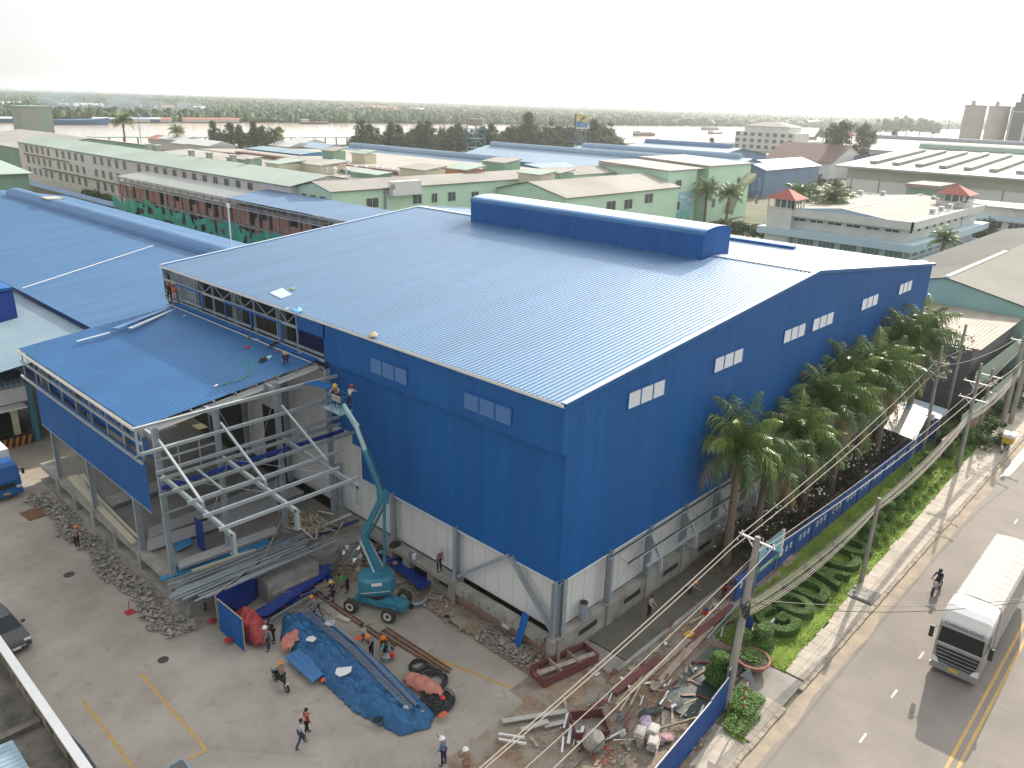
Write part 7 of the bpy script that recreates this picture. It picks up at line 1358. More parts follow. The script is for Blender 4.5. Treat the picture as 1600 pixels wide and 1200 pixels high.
b.build('post', sg, world=False); b = MB(); b.poly([(-.1, -.42, 2.2), (-.1, .42, 2.2), (-.1, 0, 2.95)], GALV); b.poly([(-.07, -.42, 2.2), (-.07, .42, 2.2), (-.07, 0, 2.95)][::-1], GALV); b.poly([(-.062, -.30, 2.27), (-.062, 0, 2.8), (-.062, .30, 2.27)], WHITE); b.build('triangle_sign', sg, world=False)
# ================= POLES AND WIRES =================
PC = mat('pole_concrete', (.36, .34, .30), .85, col2=(.25, .235, .21), scale=1.5, stretch=(1, 1, .4)); INS = mat('insulator', (.6, .6, .58), .3)
def pole(x, y, h, lb, lean=(0, 0), arms=((.4, 2.0),), boxz=None, r0=.19, r1=.12, gear=False, a=R(85)):
    t = thing('utility_pole', lb, 'utility pole', (x, y, 0), 'concrete utility poles along the verge'); b = MB(); b.cyl((0, 0, 0), (lean[0], lean[1], h), r0, PC, r1, 12); b.build('shaft', t, world=False)
    for k, (dz, wd) in enumerate(arms):
        z = h-dz; u = V((math.cos(a), math.sin(a), 0)); c = V((lean[0], lean[1], z)); b = MB(); b.bar(c-u*wd/2, c+u*wd/2, .09, .09, PANEL); b.bar(c-u*wd*.3, c-V((0, 0, .6)), .04, .05, PANEL); b.bar(c+u*wd*.3, c-V((0, 0, .6)), .04, .05, PANEL); ar_ = b.build('crossarm', t, world=False)
        b = MB()
        for s_ in (-.45, 0, .45): p = c+u*wd*s_; b.lathe(p+V((0, 0, .05)), [(.03, 0), (.06, .03), (.04, .08), (.065, .11), (.03, .18)], INS, 8)
        b.build('insulators', ar_, world=False)
    if boxz: b = MB(); b.box(.12, .55, -.25, .25, boxz, boxz+.6, PANEL); b.build('meter_box', t, world=False)
    if gear:
        b = MB(); q = random.Random(int(x))
        for i in range(16): c = V((q.uniform(-.5, .9), q.uniform(-.9, .9), h-q.uniform(.6, 2.8))); b.lathe(c, [(.05, 0), (.09, .05), (.05, .12), (.09, .17), (.04, .28)], q.choice((INS, mat('brown_glaze', (.25, .08, .05), .3), GALV)), 7); b.bar(c, c+V((q.uniform(-.5, .5), q.uniform(-.5, .5), .1)), .035, .035, PANEL)
        b.build('switch_gear', t, world=False)
    return t
pole(3.41, -8.98, 9.6, 'nearest leaning concrete pole with a white crossarm and cable bundle', (1.5, .25), ((.25, 2.0),), r0=.24, r1=.15)
pole(20.66, -9.6, 6.3, 'plain concrete pole on the lawn right of the hedge letters', (.3, 0), ((9, .1),)[:0], r0=.17, r1=.12)
pole(45.6, -8.8, 9.9, 'third pole along the verge with two white crossarms', (.2, .1), ((1.8, 2.2), (3.3, 2.4)), r0=.2, gear=False)
pole(47.3, -5.3, 10.4, 'pole behind the blue wall with a white meter box', (-.3, .2), ((1.5, 1.8), (2.8, 1.8)), 3.2, gear=True); pole(54.8, -4.9, 11.0, 'tall pole bristling with switch gear near the far wall corner', (-.1, 0), ((1.0, 2), (2.4, 2)), gear=True)
pole(55.7, -7.8, 7.0, 'shorter pole between the gear poles and the far verge', (.1, 0), ((.8, 2),), gear=True); pole(60.5, -8.9, 9.5, 'left of the two thick poles at the far right edge', (.3, 0), ((.5, 2.4),), r0=.26, r1=.18); pole(61.6, -9.4, 9.0, 'right of the two thick poles at the far right edge', (.3, 0), ((.5, 2.4),), r0=.26, r1=.18)
b = MB(); q = random.Random(3); c = V((4.3, -8.9, 5.6))
for i in range(14): a = q.random()*6.28; b.tube([c+V((.22*math.cos(a+t), .22*math.sin(a+t), .5*math.sin(t*1.3+i)*.8)) for t in (0, .8, 1.6, 2.4, 3.2, 4.0)], .03, BLACK, 4)
b.build('cable_bundle', label='tangled black cable bundle wrapped round the nearest pole', cat='cable bundle')
WR_ = [mat('wire_pale', (.34, .31, .26), .6), mat('wire_dark', (.03, .03, .035), .6)]
def wire(pts, sag, r_, m, lb):
    out = []
    for a, c in zip(pts[:-1], pts[1:]):
        a, c = V(a), V(c); 
        for i in range(13 if c is V(pts[-1]) else 12): t = i/12; out.append(a.lerp(c, t)-V((0, 0, 4*sag*t*(1-t))))
    out.append(V(pts[-1])); b = MB(); b.tube(out, r_, m, 5, False); b.build('power_line', label=lb, cat='power line', group='overhead lines along the verge')
T1 = V((3.41+1.46, -8.73, 9.4)); u1 = V((math.cos(R(85)), math.sin(R(85)), 0)); far = V((45.8, -8.7, 8.1)); u2 = u1
A_ = [T1+u1*.9, T1, T1-u1*.9]; B_ = [V((46.9, -5.0, 9.2)), V((45.8, -7.8, 8.2)), V((45.8, -9.6, 8.2))]; near = [V((-34, -10.4, 10.4)), V((-34, -11.4, 10.3)), V((-34, -12.2, 10.3))]
ln = ('upper left', 'middle', 'right')
for i in range(3): 
    if i == 1: continue
    wire([near[i], A_[i], B_[i], B_[i]+V((15, -1.2+.3*i, .8))], .55, .024, WR_[0], 'pale high '+ln[i]+' line running over both power poles')
wire([(-34, -9.4, 9.0), (4.6, -7.6, 8.6), (47.1, -5.3, 8.6), (62, -8, 8.8)], .6, .026, WR_[0], 'pale high line nearest the warehouse gable'); wire([(-34, -10.8, 9.6), (4.9, -8.8, 8.7), (45.8, -8.1, 6.7), (61, -9, 8.6)], .5, .02, WR_[0], 'lower pale line passing just under the crossarm')
for i in range(8):
    z = 6.2-.13*i; wire(([(-34, -10.2-.1*i, 6.8-.12*i)] if i in (0, 4) else [])+[(4.2, -9.0, z), (20.9, -9.5, 5.9-.1*i), (45.7, -8.8, 5.6-.12*i), (61, -9.2, 6.2-.1*i)], .35+.07*i, .018 if i % 3 else .028, WR_[0] if i % 4 else WR_[1], ('first', 'second', 'third', 'fourth', 'fifth', 'sixth', 'seventh', 'eighth')[i]+' cable from the top in the bundle strung between the poles')
wire([(4.2, -9.0, 6.4), (14, -20, 7.2), (24, -38, 8)], .5, .018, WR_[0], 'pale service line crossing the road before the truck'); wire([(4.2, -9.0, 6.2), (14.4, -20, 6.9), (26, -38, 8)], .7, .018, WR_[1], 'dark service line crossing the road beside the pale one')
# translucent lean-to by the wall
tl = thing('lean_to_shelter', 'translucent corrugated lean-to roof behind the blue wall at the end of the palms', 'shelter', (46, -4, 0)); b = MB(); P_ = [G(1380, 668, 3.2), G(1430, 688, 3.0), G(1468, 655, 3.0), G(1402, 633, 3.3)]
b.sheet(P_[0], P_[3]-P_[0], (0, 0, 0), tuple(P_[1]-P_[0]), (P_[3]-P_[0]).length, mat('clear_sheet', (.62, .60, .54), .4, var=.2, scale=.8), .35, .1, .05, nrm=(0, 0, 1)); b.hexa([P_[3]+V((0, 0, -.05)), P_[2]+V((0, 0, -.05)), P_[2]+V((2.5, 0, .2)), P_[3]+V((2.5, 0, .2)), P_[3], P_[2], P_[2]+V((2.5, 0, .3)), P_[3]+V((2.5, 0, .3))], LT); b.build('roof', tl)
for p in P_: b = MB(); b.bar((p.x+.2, p.y, 0), (p.x+.2, p.y, p.z), .1, .1, STEEL); b.build('post', tl)
# ================= EXCAVATION CLUTTER =================
b = MB(); MT = mat('dark_green_mat', (.028, .050, .048), .55, col2=(.045, .07, .066), scale=3, bump=.4, bscale=10); P_ = [(.9, -6.3), (1.2, -8.3), (4.3, -8.5), (7.6, -7.0), (7.2, -5.9), (4, -6.0)]
b.poly([(x, y, .19) for x, y in P_], MT); b.poly([(x, y, .15) for x, y in P_][::-1], MT); b.build('ground_mat', label='dark green mat spread over the pit beside the blue fence', cat='mat')
PL = [((-2.3, -.5), (1.5, -1.75), .32, .05, PLANK, 'wide stained plank across the red formwork frame at the plinth corner'), ((-.2, -4.25), (3.9, -4.5), .42, .12, FORM, 'long red oxide formwork beam lying on the earth'), ((.4, -4.9), (6.6, -4.8), .28, .06, PLANK, 'long grey plank beside the red formwork beam'), ((1.6, -5.6), (8.8, -5.0), .4, .08, PLANK, 'pale plank bridging the trench beside the mat'), ((6.4, -4.8), (11.6, -4.95), .45, .1, FORM, 'reddish plank pointing at the billboard'), ((7.5, -5.5), (11.9, -5.1), .12, .1, GALV, 'bright rail beside the reddish plank'), ((-1.0, -5.3), (2.4, -4.5), .1, .08, WOOD, 'thin pale batten lying across the earth'), ((-.8, -4.9), (1.0, -4.7), .1, .07, WOOD, 'upper of two crossed short battens'), ((-.4, -5.5), (1.6, -4.9), .1, .07, WOOD, 'lower of two crossed short battens'), ((8.2, -3.9), (10.6, -4.3), .12, .06, WOOD, 'batten lying near the end of the wet concrete'), ((-5.9, -1.5), (-3.0, -3.4), .3, .05, mat('grey_board', (.45, .43, .40), .9, var=.2), 'longest pale grey board on the concrete edge'), ((-5.7, -2.6), (-4.3, -3.2), .28, .05, MATS['grey_board'], 'shorter stained grey board below the longest'), ((-4.6, -3.2), (-3.6, -3.8), .26, .05, MATS['grey_board'], 'smallest grey board right of the shorter one'), ((-6.9, -2.2), (-6.2, -3.4), .1, .1, PANEL, 'left of two short white pipes at the edge of the dirt'), ((-6.7, -2.0), (-6.0, -3.1), .1, .1, PANEL, 'right of two short white pipes at the edge of the dirt'), ((3.5, -6.6), (5.6, -6.9), .14, .12, PLANK, 'frame board across the near side of the mat'), ((5.0, -5.9), (6.4, -7.4), .14, .12, FORM, 'red frame board across the mat'), ((-.9, -7.4), (1.6, -8.6), .09, .09, WOOD, 'rough stick lying between the sacks and the fence')]
for i, (a, c, wd, th, m, lb) in enumerate(PL): z = .2+.05*(i % 3)+(.25 if i == 0 else 0); b = MB(); b.bar((a[0], a[1], z), (c[0], c[1], z+.04), wd, th, m); b.build('timber_plank' if m is not GALV else 'steel_rail', label=lb, cat='plank')
def formbox(cx, cy, L_, Wd, rz, n, lb, h=.55):
    t = thing('formwork_frame', lb, 'formwork', (cx, cy, .08), rz=rz); b = MB()
    for s_ in (-1, 1): b.box(-L_/2, L_/2, s_*Wd/2-.03, s_*Wd/2+.03, 0, h, FORM)
    for k in range(n+1): x = -L_/2+L_*k/n; b.box(x-.03, x+.03, -Wd/2+.035, Wd/2-.035, 0, h-.03, FORM if k in (0, n) else PLANK)
    b.build('boards', t, world=False); b = MB(); b.box(-L_/2, L_/2, -Wd/2, Wd/2, 0, .05, FLOOR); b.build('ground_fill', t, world=False); return t
formbox(-.35, -1.0, 3.9, 1.3, R(-12), 3, 'long red formwork frame in three bays beside the plinth corner'); formbox(-3.1, -4.9, 1.7, 1.5, R(-38), 1, 'square red formwork box left of the cement drum', .6)
mxr = thing('cement_mixer', 'cement stained mixer drum with a red cable coiled round its foot', 'cement mixer', (-4.0, -5.9, .1)); b = MB(); M_ = Matrix.Rotation(R(35), 3, 'X'); b.lathe((0, 0, .62), [(.3, -.5), (.52, -.3), (.55, .05), (.35, .4), (.3, .45)], mat('cement_drum', (.40, .38, .34), .9, col2=(.26, .24, .21), scale=3), 18, M_); b.build('drum', mxr, world=False)
b = MB(); b.bar((-.6, -.3, 0), (-.1, 0, .6), .07, .07, RUST); b.bar((.6, -.3, 0), (.1, 0, .6), .07, .07, RUST); b.bar((-.6, .5, 0), (.6, .5, 0), .07, .07, RUST); b.tube([(.5*math.cos(t*.5), .45*math.sin(t*.5)-.5, .05) for t in range(20)], .025, H_RED, 5, False); b.build('stand', mxr, world=False)
CS = mat('cement_sack', (.55, .53, .48), .8, col2=(.44, .41, .37), scale=3)
for i, (x, y, n) in enumerate(((-1.75, -7.05, 4), (-1.35, -7.55, 6), (-1.9, -7.95, 5))):
    for k in range(n):
        b = MB(); vs = []; rz_ = Matrix.Translation((x+.03*math.sin(k*2.3+i), y+.03*math.cos(k*1.7), .18+.118*k)) @ Matrix.Rotation(.12*math.sin(k*3.1+i)+.3, 4, 'Z'); vs = [(-.31, -.2, 0), (.31, -.2, 0), (.31, .2, 0), (-.31, .2, 0), (-.35, -.235, .055), (.35, -.235, .055), (.35, .235, .055), (-.35, .235, .055), (-.27, -.17, .112), (.27, -.17, .112), (.27, .17, .112), (-.27, .17, .112)]; b.raw([rz_ @ V(p) for p in vs], [(3, 2, 1, 0), (0, 1, 5, 4), (1, 2, 6, 5), (2, 3, 7, 6), (3, 0, 4, 7), (4, 5, 9, 8), (5, 6, 10, 9), (6, 7, 11, 10), (7, 4, 8, 11), (8, 9, 10, 11)], CS); b.build('cement_sack', label='%s cement sack from the ground in the %s stack by the fence' % (('lowest', 'second', 'third', 'fourth', 'fifth', 'sixth')[k], ('left', 'tallest middle', 'right')[i]), cat='sack', group='stacked cement sacks')
rag('cloth', (-.7, -6.7, .1), .7, .35, .22, mat('lilac_cloth', (.45, .38, .48), .8), 'lilac cloth beside the stacked cement sacks', 4, 'cloth', .4); rag('cloth', (-.9, -8.0, .1), .6, .35, .25, mat('pink_cloth', (.50, .30, .34), .8), 'pink patterned cloth behind the stacked cement sacks', 7, 'cloth', -.4); rag('rubber_sheet', (.1, -6.5, .1), .75, .32, .3, MT, 'folded dark rubber sheet above the lilac cloth', 5, 'sheet', -.5)
for (x, y, m, lb) in ((-2.3, -6.4, PANEL, 'white bucket left of the lilac cloth'), (-2.6, -6.9, CS, 'pale bucket below the white one'), (-1.5, -5.6, STEEL, 'grey bucket near the fence boards'), (-2.2, -7.35, CS, 'clear tub against the cement stacks'), (9.6, -4.1, H_RED, 'red bucket beside the batten'), (9.9, -4.0, C_BLUE, 'blue bottle on the red bucket'), (10.8, -4.2, PANEL, 'white bucket near the end of the wet concrete')):
    b = MB(); b.lathe((x, y, .1), [(.13, 0), (.17, .3), (.16, .3), (.12, .05)], m, 14); b.build('bucket', label=lb, cat='bucket')
b = MB(); b.box(6.7, 7.3, -4.75, -4.35, .15, .4, mat('orange_case', (.65, .36, .03), .5)); b.bar((6.85, -4.55, .45), (7.15, -4.55, .45), .04, .05, BLACK); b.build('tool_case', label='orange tool case on the earth by the wet concrete', cat='tool case')
for i, (x, y) in enumerate(((-3.6, -6.9), (-.6, -9.0), (5.2, -4.2))): 
    b = MB(); chunks(b, 40, lambda q: (x+q.gauss(0, .5), y+q.gauss(0, .3), .1+.1*q.random()), .04, .14, 30+i, (RB2, DIRT)); b.build('stone_pile', label=('stones by the mixer', 'stones at the foot of the blue fence', 'stones in the trench by the orange case')[i]+' lying loose', kind='stuff')
# manhole covers and stains objects on the yard
for i, (px, py, r_, lb) in enumerate(((436, 898+94, .0, ''), (108, 898, .34, 'dark round manhole cover in the left yard'), (255, 1031, .30, 'dark round drain cover by the long yellow line'))):
    if r_: p = G(px, py, 0); b = MB(); b.cyl((p.x, p.y, 0), (p.x, p.y, .012), r_, mat('iron_cover', (.06, .055, .05), .7, var=.3), n=18); b.build('manhole_cover', label=lb, cat='manhole')
b = MB(); p = G(203, 957, 0); b.box(p.x-.25, p.x+.25, p.y-.25, p.y+.25, 0, .06, C_RED); b.cyl((p.x, p.y, .06), (p.x, p.y, .75), .03, C_RED, n=8); b.build('bollard', label='small dark red bollard standing alone in the yard', cat='bollard')
# left wall and neighbour slab
nwl = thing('boundary_wall', 'mossy wall with a bright white coping at the lower left corner', 'wall', (-22.3, 14, 0)); b = MB(); b.box(-22.45, -22.2, 2, 21.4, 0, 2.3, mat('mossy_render', (.33, .27, .22), .9, col2=(.08, .075, .05), scale=1.2, thr=(.4, .6))); b.build('wall', nwl); b = MB(); b.box(-22.52, -22.12, 2, 21.4, 2.3, 2.42, WHITE); b.build('coping', nwl)
ns = MB(); ns.box(-34, -22.46, 2, 21.4, -.05, 1.2, mat('mossy_slab', (.21, .19, .16), .9, col2=(.06, .06, .045), scale=.6)); ns.box(-34, -22.5, 13.2, 13.6, 1.2, 1.5, MATS['mossy_slab']); ns.build('neighbour_slab', label='mould stained concrete slab behind the white topped wall', cat='slab')
b = MB(); b.sheet((-30, 11.8, 2.6), (0, -1, 0), (0, 0, 0), (6.0, 0, -.3), 9, LT, .3, .08, .04, nrm=(0, 0, 1)); b.build('metal_roof', label='pale ribbed roof corner at the lower left edge', cat='roof')
b = MB(); b.box(-19.4, -18.6, 6.0, 6.8, 0, 1.0, LT); b.box(-19.3, -18.7, 6.1, 6.7, 1.0, 1.04, GLS); b.build('utility_box', label='pale blue box at the bottom edge beside the yellow line', cat='box')

# ================= VEHICLES =================
GLASSV = mat('windscreen', (.012, .018, .02), .12, spec=.35); CHR = mat('chrome', (.6, .6, .6), .2, .9); LAMP = mat('headlight_glass', (.75, .77, .78), .1); PLT = mat('plate_yellow', (.65, .42, .05), .5)
def tyres(par, spots, r_, wd, rim=GALV):
    for (x, y) in spots: wheel(par, (x, y, r_), (1, 0, 0), r_, wd, BLACK, rim, world=False)
def loftbody(b, secs, m):   # secs: list of (y, [(x,z)...]) closed rings
    n = len(secs[0][1]); vs = [(x, y, z) for y, ring in secs for x, z in ring]; fs = [(i*n+j, i*n+(j+1) % n, (i+1)*n+(j+1) % n, (i+1)*n+j) for i in range(len(secs)-1) for j in range(n)]+[tuple(range(n)), tuple((len(secs)-1)*n+j for j in range(n))[::-1]]; b.raw(vs, fs, m)
# cargo truck (front faces local -Y)
tk = thing('cargo_truck', 'white cabbed cargo truck with a pale tarpaulin body driving down the road', 'truck', (14.65, -16.95, 0), rz=R(-90+1))
CW = mat('truck_silver', (.34, .34, .34), .35, .3); CWW = mat('truck_white', (.78, .78, .77), .35); GRL = mat('grille_black', (.025, .025, .025), .4)
hw = 1.22; b = MB()
def ring(w_, z0, z1, c=.12): return [(-w_, z0), (w_, z0), (w_, z1-c), (w_-c, z1), (-w_+c, z1), (-w_, z1-c)]
loftbody(b, [(0.0, ring(hw-.08, .45, 1.9)), (.06, ring(hw, .4, 2.05)), (.16, ring(hw, .4, 2.95)), (.42, ring(hw, .4, 3.3)), (2.3, ring(hw, .4, 3.45))], CW)
cabp = b.build('cab', tk, world=False)
b = MB(); loftbody(b, [(.3, ring(hw-.05, 3.0, 3.35)), (.5, ring(hw-.02, 3.0, 3.85)), (.95, ring(hw-.02, 3.0, 4.05, .2)), (2.25, ring(hw-.02, 3.0, 4.1, .2))], CWW); b.build('roof_fairing', tk, world=False)
b = MB(); b.poly([(-hw+.1, .035, 1.98), (hw-.1, .035, 1.98), (hw-.14, .145, 2.92), (-hw+.14, .145, 2.92)], GLASSV); b.poly([(-hw-.006, .35, 2.0), (-hw-.006, 1.5, 2.0), (-hw-.006, 1.4, 2.85), (-hw-.006, .45, 2.85)], GLASSV); b.poly([(hw+.006, .35, 2.0), (hw+.006, 1.5, 2.0), (hw+.006, 1.4, 2.85), (hw+.006, .45, 2.85)][::-1], GLASSV)
for v in range(2): pass
b.build('windscreen', cabp, world=False)
b = MB(); b.poly([(-hw+.25, -.02, .75), (hw-.25, -.02, .75), (hw-.12, -.01, 1.75), (-hw+.12, -.01, 1.75)], GRL)
for k in range(4): b.box(-hw+.2, hw-.2, -.045, -.025, .85+k*.24, .89+k*.24, CHR if k == 2 else STEEL)
b.build('grille', cabp, world=False)
b = MB(); b.box(-hw, hw, -.12, .2, .32, .62, CW); b.box(-.26, .26, -.135, -.122, .5, .68, PLT); b.box(-.2, .2, -.06, -.03, 1.8, 1.9, CHR); b.build('bumper', cabp, world=False)
for s_ in (-1, 1):
    b = MB(); b.hexa([(s_*(hw-.42), -.09, .66), (s_*(hw-.02), -.02, .66), (s_*(hw-.02), .1, .66), (s_*(hw-.42), .0, .66), (s_*(hw-.3), -.07, .95), (s_*(hw-.02), .0, 1.05), (s_*(hw-.02), .1, 1.05), (s_*(hw-.3), .0, .95)], LAMP); b.build('headlight', cabp, world=False)
    b = MB(); b.bar((s_*hw, .3, 2.75), (s_*(hw+.3), -.02, 2.75), .04, .04, BLACK); b.box(s_*(hw+.28)-.11, s_*(hw+.28)+.11, -.1, .05, 2.1, 2.8, BLACK); b.build('mirror', cabp, world=False)
b = MB(); TPN = mat('pale_canvas', (.44, .42, .39), .7, var=.12, scale=1.2, bump=.5, bscale=2)
secs = []
for k in range(37):
    y = 2.6+k*.26; ri_ = .022 if k % 3 == 0 else 0
    secs.append((y, [(-1.24, 1.15), (1.24, 1.15), (1.24, 3.72), (1.12, 3.88+ri_), (.55, 3.98+ri_+.02*noise.noise(V((1, k, 0)))), (0, 4.02+ri_), (-.55, 3.98+ri_), (-1.12, 3.88+ri_), (-1.24, 3.72)]))
loftbody(b, secs, TPN); b.build('canvas_body', tk, world=False)
b = MB(); b.box(-1.2, 1.2, 2.3, 12.0, .85, 1.15, GRL); b.box(-1.26, -1.22, 3.2, 11.5, .6, 1.5, STEEL); b.box(1.22, 1.26, 3.2, 11.5, .6, 1.5, STEEL)
for k in range(12): b.box(1.235, 1.26, 2.7+k*.78, 2.76+k*.78, 1.15, 3.5, TPN); b.box(-1.26, -1.235, 2.7+k*.78, 2.76+k*.78, 1.15, 3.5, TPN)
b.build('chassis', tk, world=False); tyres(tk, [(sx*1.02, y) for y in (1.3, 8.6, 9.9) for sx in (-1, 1)], .5, .3)
cu = bpy.data.curves.new('text', 'FONT'); cu.body = 'CHENGLONG'; cu.size = .29; cu.extrude = .008; cu.align_x = 'CENTER'; cu.space_character = 1.15; o = bpy.data.objects.new('lettering', cu); SC.collection.objects.link(o); bpy.context.view_layer.update(); me = bpy.data.meshes.new_from_object(o.evaluated_get(bpy.context.evaluated_depsgraph_get())); bpy.data.objects.remove(o)
me.materials.clear(); me.materials.append(mat('letter_grey', (.05, .05, .06), .5)); o = bpy.data.objects.new('lettering', me); SC.collection.objects.link(o); o.parent = cabp; o.location = (0, .28, 3.05); o.rotation_euler = (R(62), 0, 0); o.location = (0, .19, 3.03)
# covered road vehicles at left
bt = thing('delivery_truck', 'blue cabbed truck with a white cargo box at the left edge of the yard', 'truck', (-16.0, 41.7, 0), rz=0); BTB = mat('truck_blue', (.02, .12, .36), .35)
b = MB(); loftbody(b, [(0, ring(1.1, .5, 1.55)), (.05, ring(1.15, .45, 1.7)), (.3, ring(1.12, .45, 2.55)), (.5, ring(1.1, .45, 2.7)), (1.9, ring(1.1, .45, 2.7))], BTB); c_ = b.build('cab', bt, world=False); b = MB(); b.poly([(-1.0, .045, 1.65), (1.0, .045, 1.65), (.95, .285, 2.45), (-.95, .285, 2.45)], GLASSV); b.build('windscreen', c_, world=False)
b = MB(); b.box(-1.15, 1.15, -.15, .05, .35, .75, BTB); b.box(-.22, .22, -.165, -.152, .5, .64, PLT); b.box(-.7, .7, -.03, -.01, .95, 1.3, GRL); b.build('bumper', c_, world=False)
for s_ in (-1, 1): b = MB(); b.box(s_*.95-.18, s_*.95+.18, -.03, .03, .8, 1.0, LAMP); b.build('headlight', c_, world=False); b = MB(); b.bar((s_*1.1, .2, 2.2), (s_*1.4, .05, 2.2), .04, .04, BLACK); b.box(s_*1.38-.09, s_*1.38+.09, 0, .08, 1.8, 2.25, BLACK); b.build('mirror', c_, world=False)
b = MB(); b.box(-1.15, 1.15, 2.0, 7.5, .9, 3.3, CWW); b.build('cargo_box', bt, world=False); b = MB(); b.box(-.9, .9, 1.8, 7.4, .6, .9, GRL); b.build('chassis', bt, world=False); tyres(bt, [(sx*.95, y) for y in (1.0, 5.8) for sx in (-1, 1)], .42, .25)
def car(x, y, rz, col, lb):
    t = thing('parked_car', lb, 'car', (x, y, 0), rz=rz); b = MB(); m = mat('car_'+col[0], col[1], .3, .3)
    def rg(w_, z0, z1): return [(-w_*.95, z0), (w_*.95, z0), (w_, (z0+z1)/2), (w_*.92, z1), (-w_*.92, z1), (-w_, (z0+z1)/2)]
    loftbody(b, [(-2.25, rg(.7, .35, .62)), (-2.1, rg(.86, .25, .78)), (-1.2, rg(.9, .22, .98)), (-.9, rg(.9, .22, 1.02)), (1.7, rg(.9, .22, 1.0)), (2.15, rg(.85, .28, .9)), (2.25, rg(.75, .35, .7))], m); bd = b.build('body', t, world=False, smooth=False)
    b = MB(); loftbody(b, [(-1.15, rg(.72, .96, 1.0)), (-.45, rg(.68, .96, 1.5)), (.2, rg(.68, .96, 1.56)), (1.2, rg(.68, .96, 1.5)), (1.95, rg(.72, .96, 1.02))], GLASSV); b.build('windows', t, world=False)
    b = MB(); b.hexa([(-.6, -.42, 1.52), (.6, -.42, 1.52), (.6, 1.15, 1.51), (-.6, 1.15, 1.51), (-.55, -.35, 1.57), (.55, -.35, 1.57), (.55, 1.1, 1.56), (-.55, 1.1, 1.56)], m); b.build('roof', t, world=False)
    for s_ in (-1, 1): b = MB(); b.box(s_*.62-.17, s_*.62+.17, -2.2, -2.08, .6, .76, LAMP); b.build('headlight', t, world=False); b = MB(); b.box(s_*.98-.1, s_*.98+.08, -.85, -.7, 1.0, 1.15, m); b.build('mirror', t, world=False)
    b = MB(); b.box(-.5, .5, -2.27, -2.2, .42, .55, CHR); b.box(-.2, .2, -2.3, -2.275, .38, .5, WHITE); b.build('grille', t, world=False); tyres(t, [(sx*.82, y_) for y_ in (-1.4, 1.4) for sx in (-1, 1)], .33, .2); return t
car(-21.45, 23.6, R(4), ('charcoal', (.06, .06, .065)), 'dark grey car parked by the wall at the left edge'); rag('cover_sheet', (-21.75, 10.6, 0), 2.9, .38, .8, mat('slate_cover', (.05, .06, .10), .5), 'slate blue cover draped along the foot of the white topped wall', 3, 'cover', R(90), .08, .3)
def moto(x, y, rz, m, lb, rider=None):
    t = thing('motorbike', lb, 'motorbike', (x, y, 0), rz=rz)
    for yy in (-.62, .62): wheel(t, (0, yy, .29), (1, 0, 0), .29, .09, BLACK, GALV, world=False)
    b = MB(); b.blob((0, .05, .62), .15, .5, .16, m, .05, 10, 6); b.bar((0, -.55, .5), (0, -.3, .95), .07, .07, m); b.box(-.12, .12, -.42, -.36, .45, .95, m); b.bar((0, .1, .45), (0, .62, .35), .06, .08, STEEL); b.build('frame', t, world=False)
    b = MB(); b.blob((0, .25, .78), .14, .38, .07, BLACK, 0, 10, 6); b.build('seat', t, world=False); b = MB(); b.bar((-.34, -.3, 1.0), (.34, -.3, 1.0), .035, .035, BLACK); b.bar((-.3, -.3, 1.0), (-.33, -.33, 1.2), .02, .02, BLACK); b.bar((.3, -.3, 1.0), (.33, -.33, 1.2), .02, .02, BLACK); b.build('handlebar', t, world=False)
    b = MB(); b.box(-.08, .08, -.46, -.42, .82, .94, LAMP); b.build('headlight', t, world=False); b = MB(); b.box(-.09, .09, .72, .74, .5, .62, WHITE); b.build('number_plate', t, world=False); return t
RIDE = ((1.25, 1.35), (1.25, 1.35))
moto(23.2, -13.6, R(-95), mat('bike_white', (.5, .5, .5), .4), 'white and black motorbike ridden down the road left of the truck')
person((23.45, -13.57, .28), R(85), 'motorbike rider in a dark shirt and dark helmet on the road', C_NAVY, C_DARK, C_DARK, 'bike', .12, RIDE, ((.9, .25, .35), (.9, .25, .35)))
moto(-12.3, 8.9, R(178), C_DARK, 'black motorbike ridden away across the yard')
person((-12.3, 8.65, .28), R(2), 'motorbike rider in an orange and grey vest with an orange helmet in the yard', C_GREY, C_DARK, H_ORG, 'helmet', .15, RIDE, ((.9, .25, .35), (.9, .25, .35)), vest=C_ORG)
moto(52.9, -10.9, R(80), C_GREY, 'motorbike loaded with a yellow and white box on the far pavement')
b = MB(); b.box(52.4, 53.5, -11.4, -10.5, 1.1, 1.7, mat('box_yellow', (.55, .36, .06), .6)); b.box(52.35, 53.55, -11.45, -10.45, 1.7, 2.0, WHITE); b.build('cargo_box', label='yellow and white box carried on the parked motorbike', cat='box')
b = MB(); P_ = [G(1562, 745, .02), G(1600, 700, .02), G(1600, 718, .02), G(1578, 742, .02)]; b.poly([(p.x, p.y, .02) for p in P_], WHITE); b.build('road_paint_patch', kind='structure')
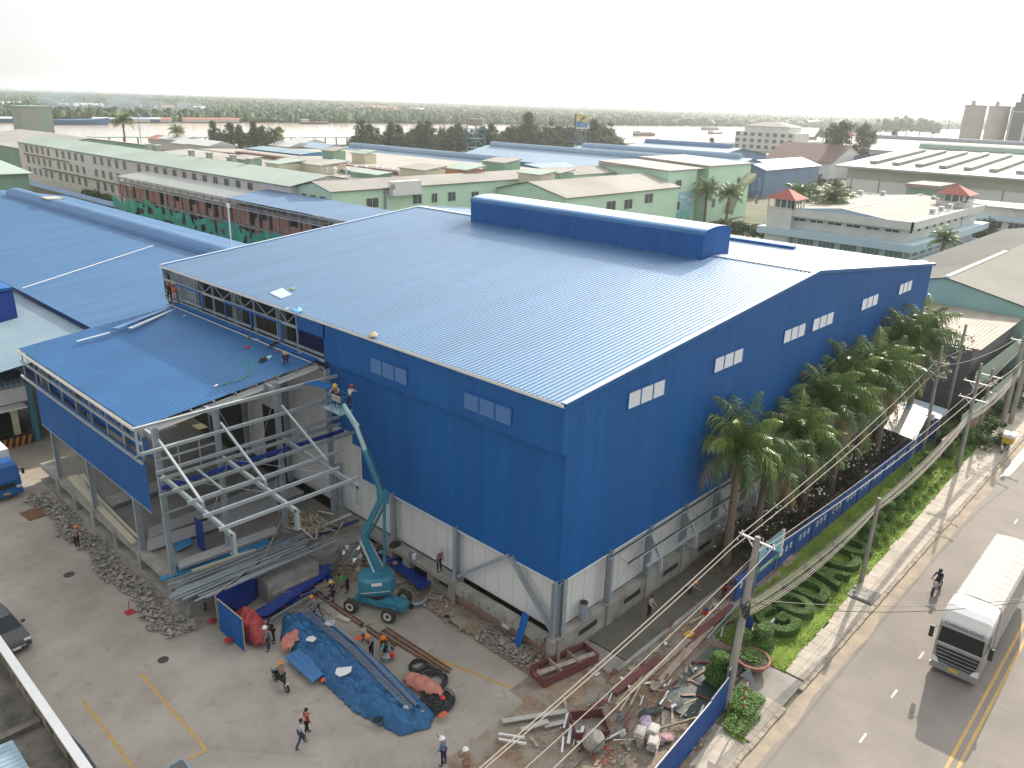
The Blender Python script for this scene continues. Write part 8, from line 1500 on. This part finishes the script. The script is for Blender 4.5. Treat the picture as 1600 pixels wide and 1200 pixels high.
# ================= HAZE =================
hm = bpy.data.materials.new('haze'); hm.use_nodes = True; n = hm.node_tree.nodes; n.clear(); o_ = n.new('ShaderNodeOutputMaterial'); pv = n.new('ShaderNodeVolumePrincipled')
pv.inputs['Color'].default_value = (0.93, 0.97, 1.0, 1); pv.inputs['Density'].default_value = 0.00016; pv.inputs['Anisotropy'].default_value = 0.45
hm.node_tree.links.new(pv.outputs[0], o_.inputs['Volume'])
b = MB(); b.box(-3500, 16500, -6500, 16500, -2, 64, hm); hz = b.build('haze', kind='stuff', label='pale summer haze over the river plain')
def smoke(name, px, py, wx, wy, h, dens, lab, col=(.55, .68, .80), sc=.03):
    p = G(px, py, 0); b = MB(); m = bpy.data.materials.new(name); m.use_nodes = True; n = m.node_tree.nodes; n.clear(); L = m.node_tree.links.new; o = n.new('ShaderNodeOutputMaterial'); v = n.new('ShaderNodeVolumePrincipled')
    t = n.new('ShaderNodeTexCoord'); z = n.new('ShaderNodeTexNoise'); z.inputs['Scale'].default_value = sc; z.inputs['Detail'].default_value = 3; r = n.new('ShaderNodeMapRange'); r.inputs['From Min'].default_value = .48; r.inputs['From Max'].default_value = .8; r.inputs['To Max'].default_value = dens
    L(t.outputs['Object'], z.inputs['Vector']); L(z.outputs['Fac'], r.inputs['Value']); L(r.outputs[0], v.inputs['Density']); v.inputs['Color'].default_value = (*col, 1); L(v.outputs[0], o.inputs['Volume'])
    b.blob((p.x, p.y, h*.5+1), wx, wy, h*.5, m, .35, 18, 8); return b.build(name, label=lab, kind='stuff')
smoke('smoke', 60, 184, 130, 30, 34, .035, 'thin bluish smoke drifting over the far bank at the left'); smoke('smoke', 190, 185, 110, 30, 30, .03, 'thin bluish smoke over the floating houses'); smoke('steam', 592, 262, 5, 8, 9, 1.2, 'white steam puff rising among the factory roofs', (.95, .95, .95), .18)
# prototypes never placed are dropped
for k, o in PRO.items():
    if k not in USED:
        for c in list(o.children): bpy.data.objects.remove(c)
        bpy.data.objects.remove(o)
for o in SC.objects:
    if '_o' in o: del o['_o']
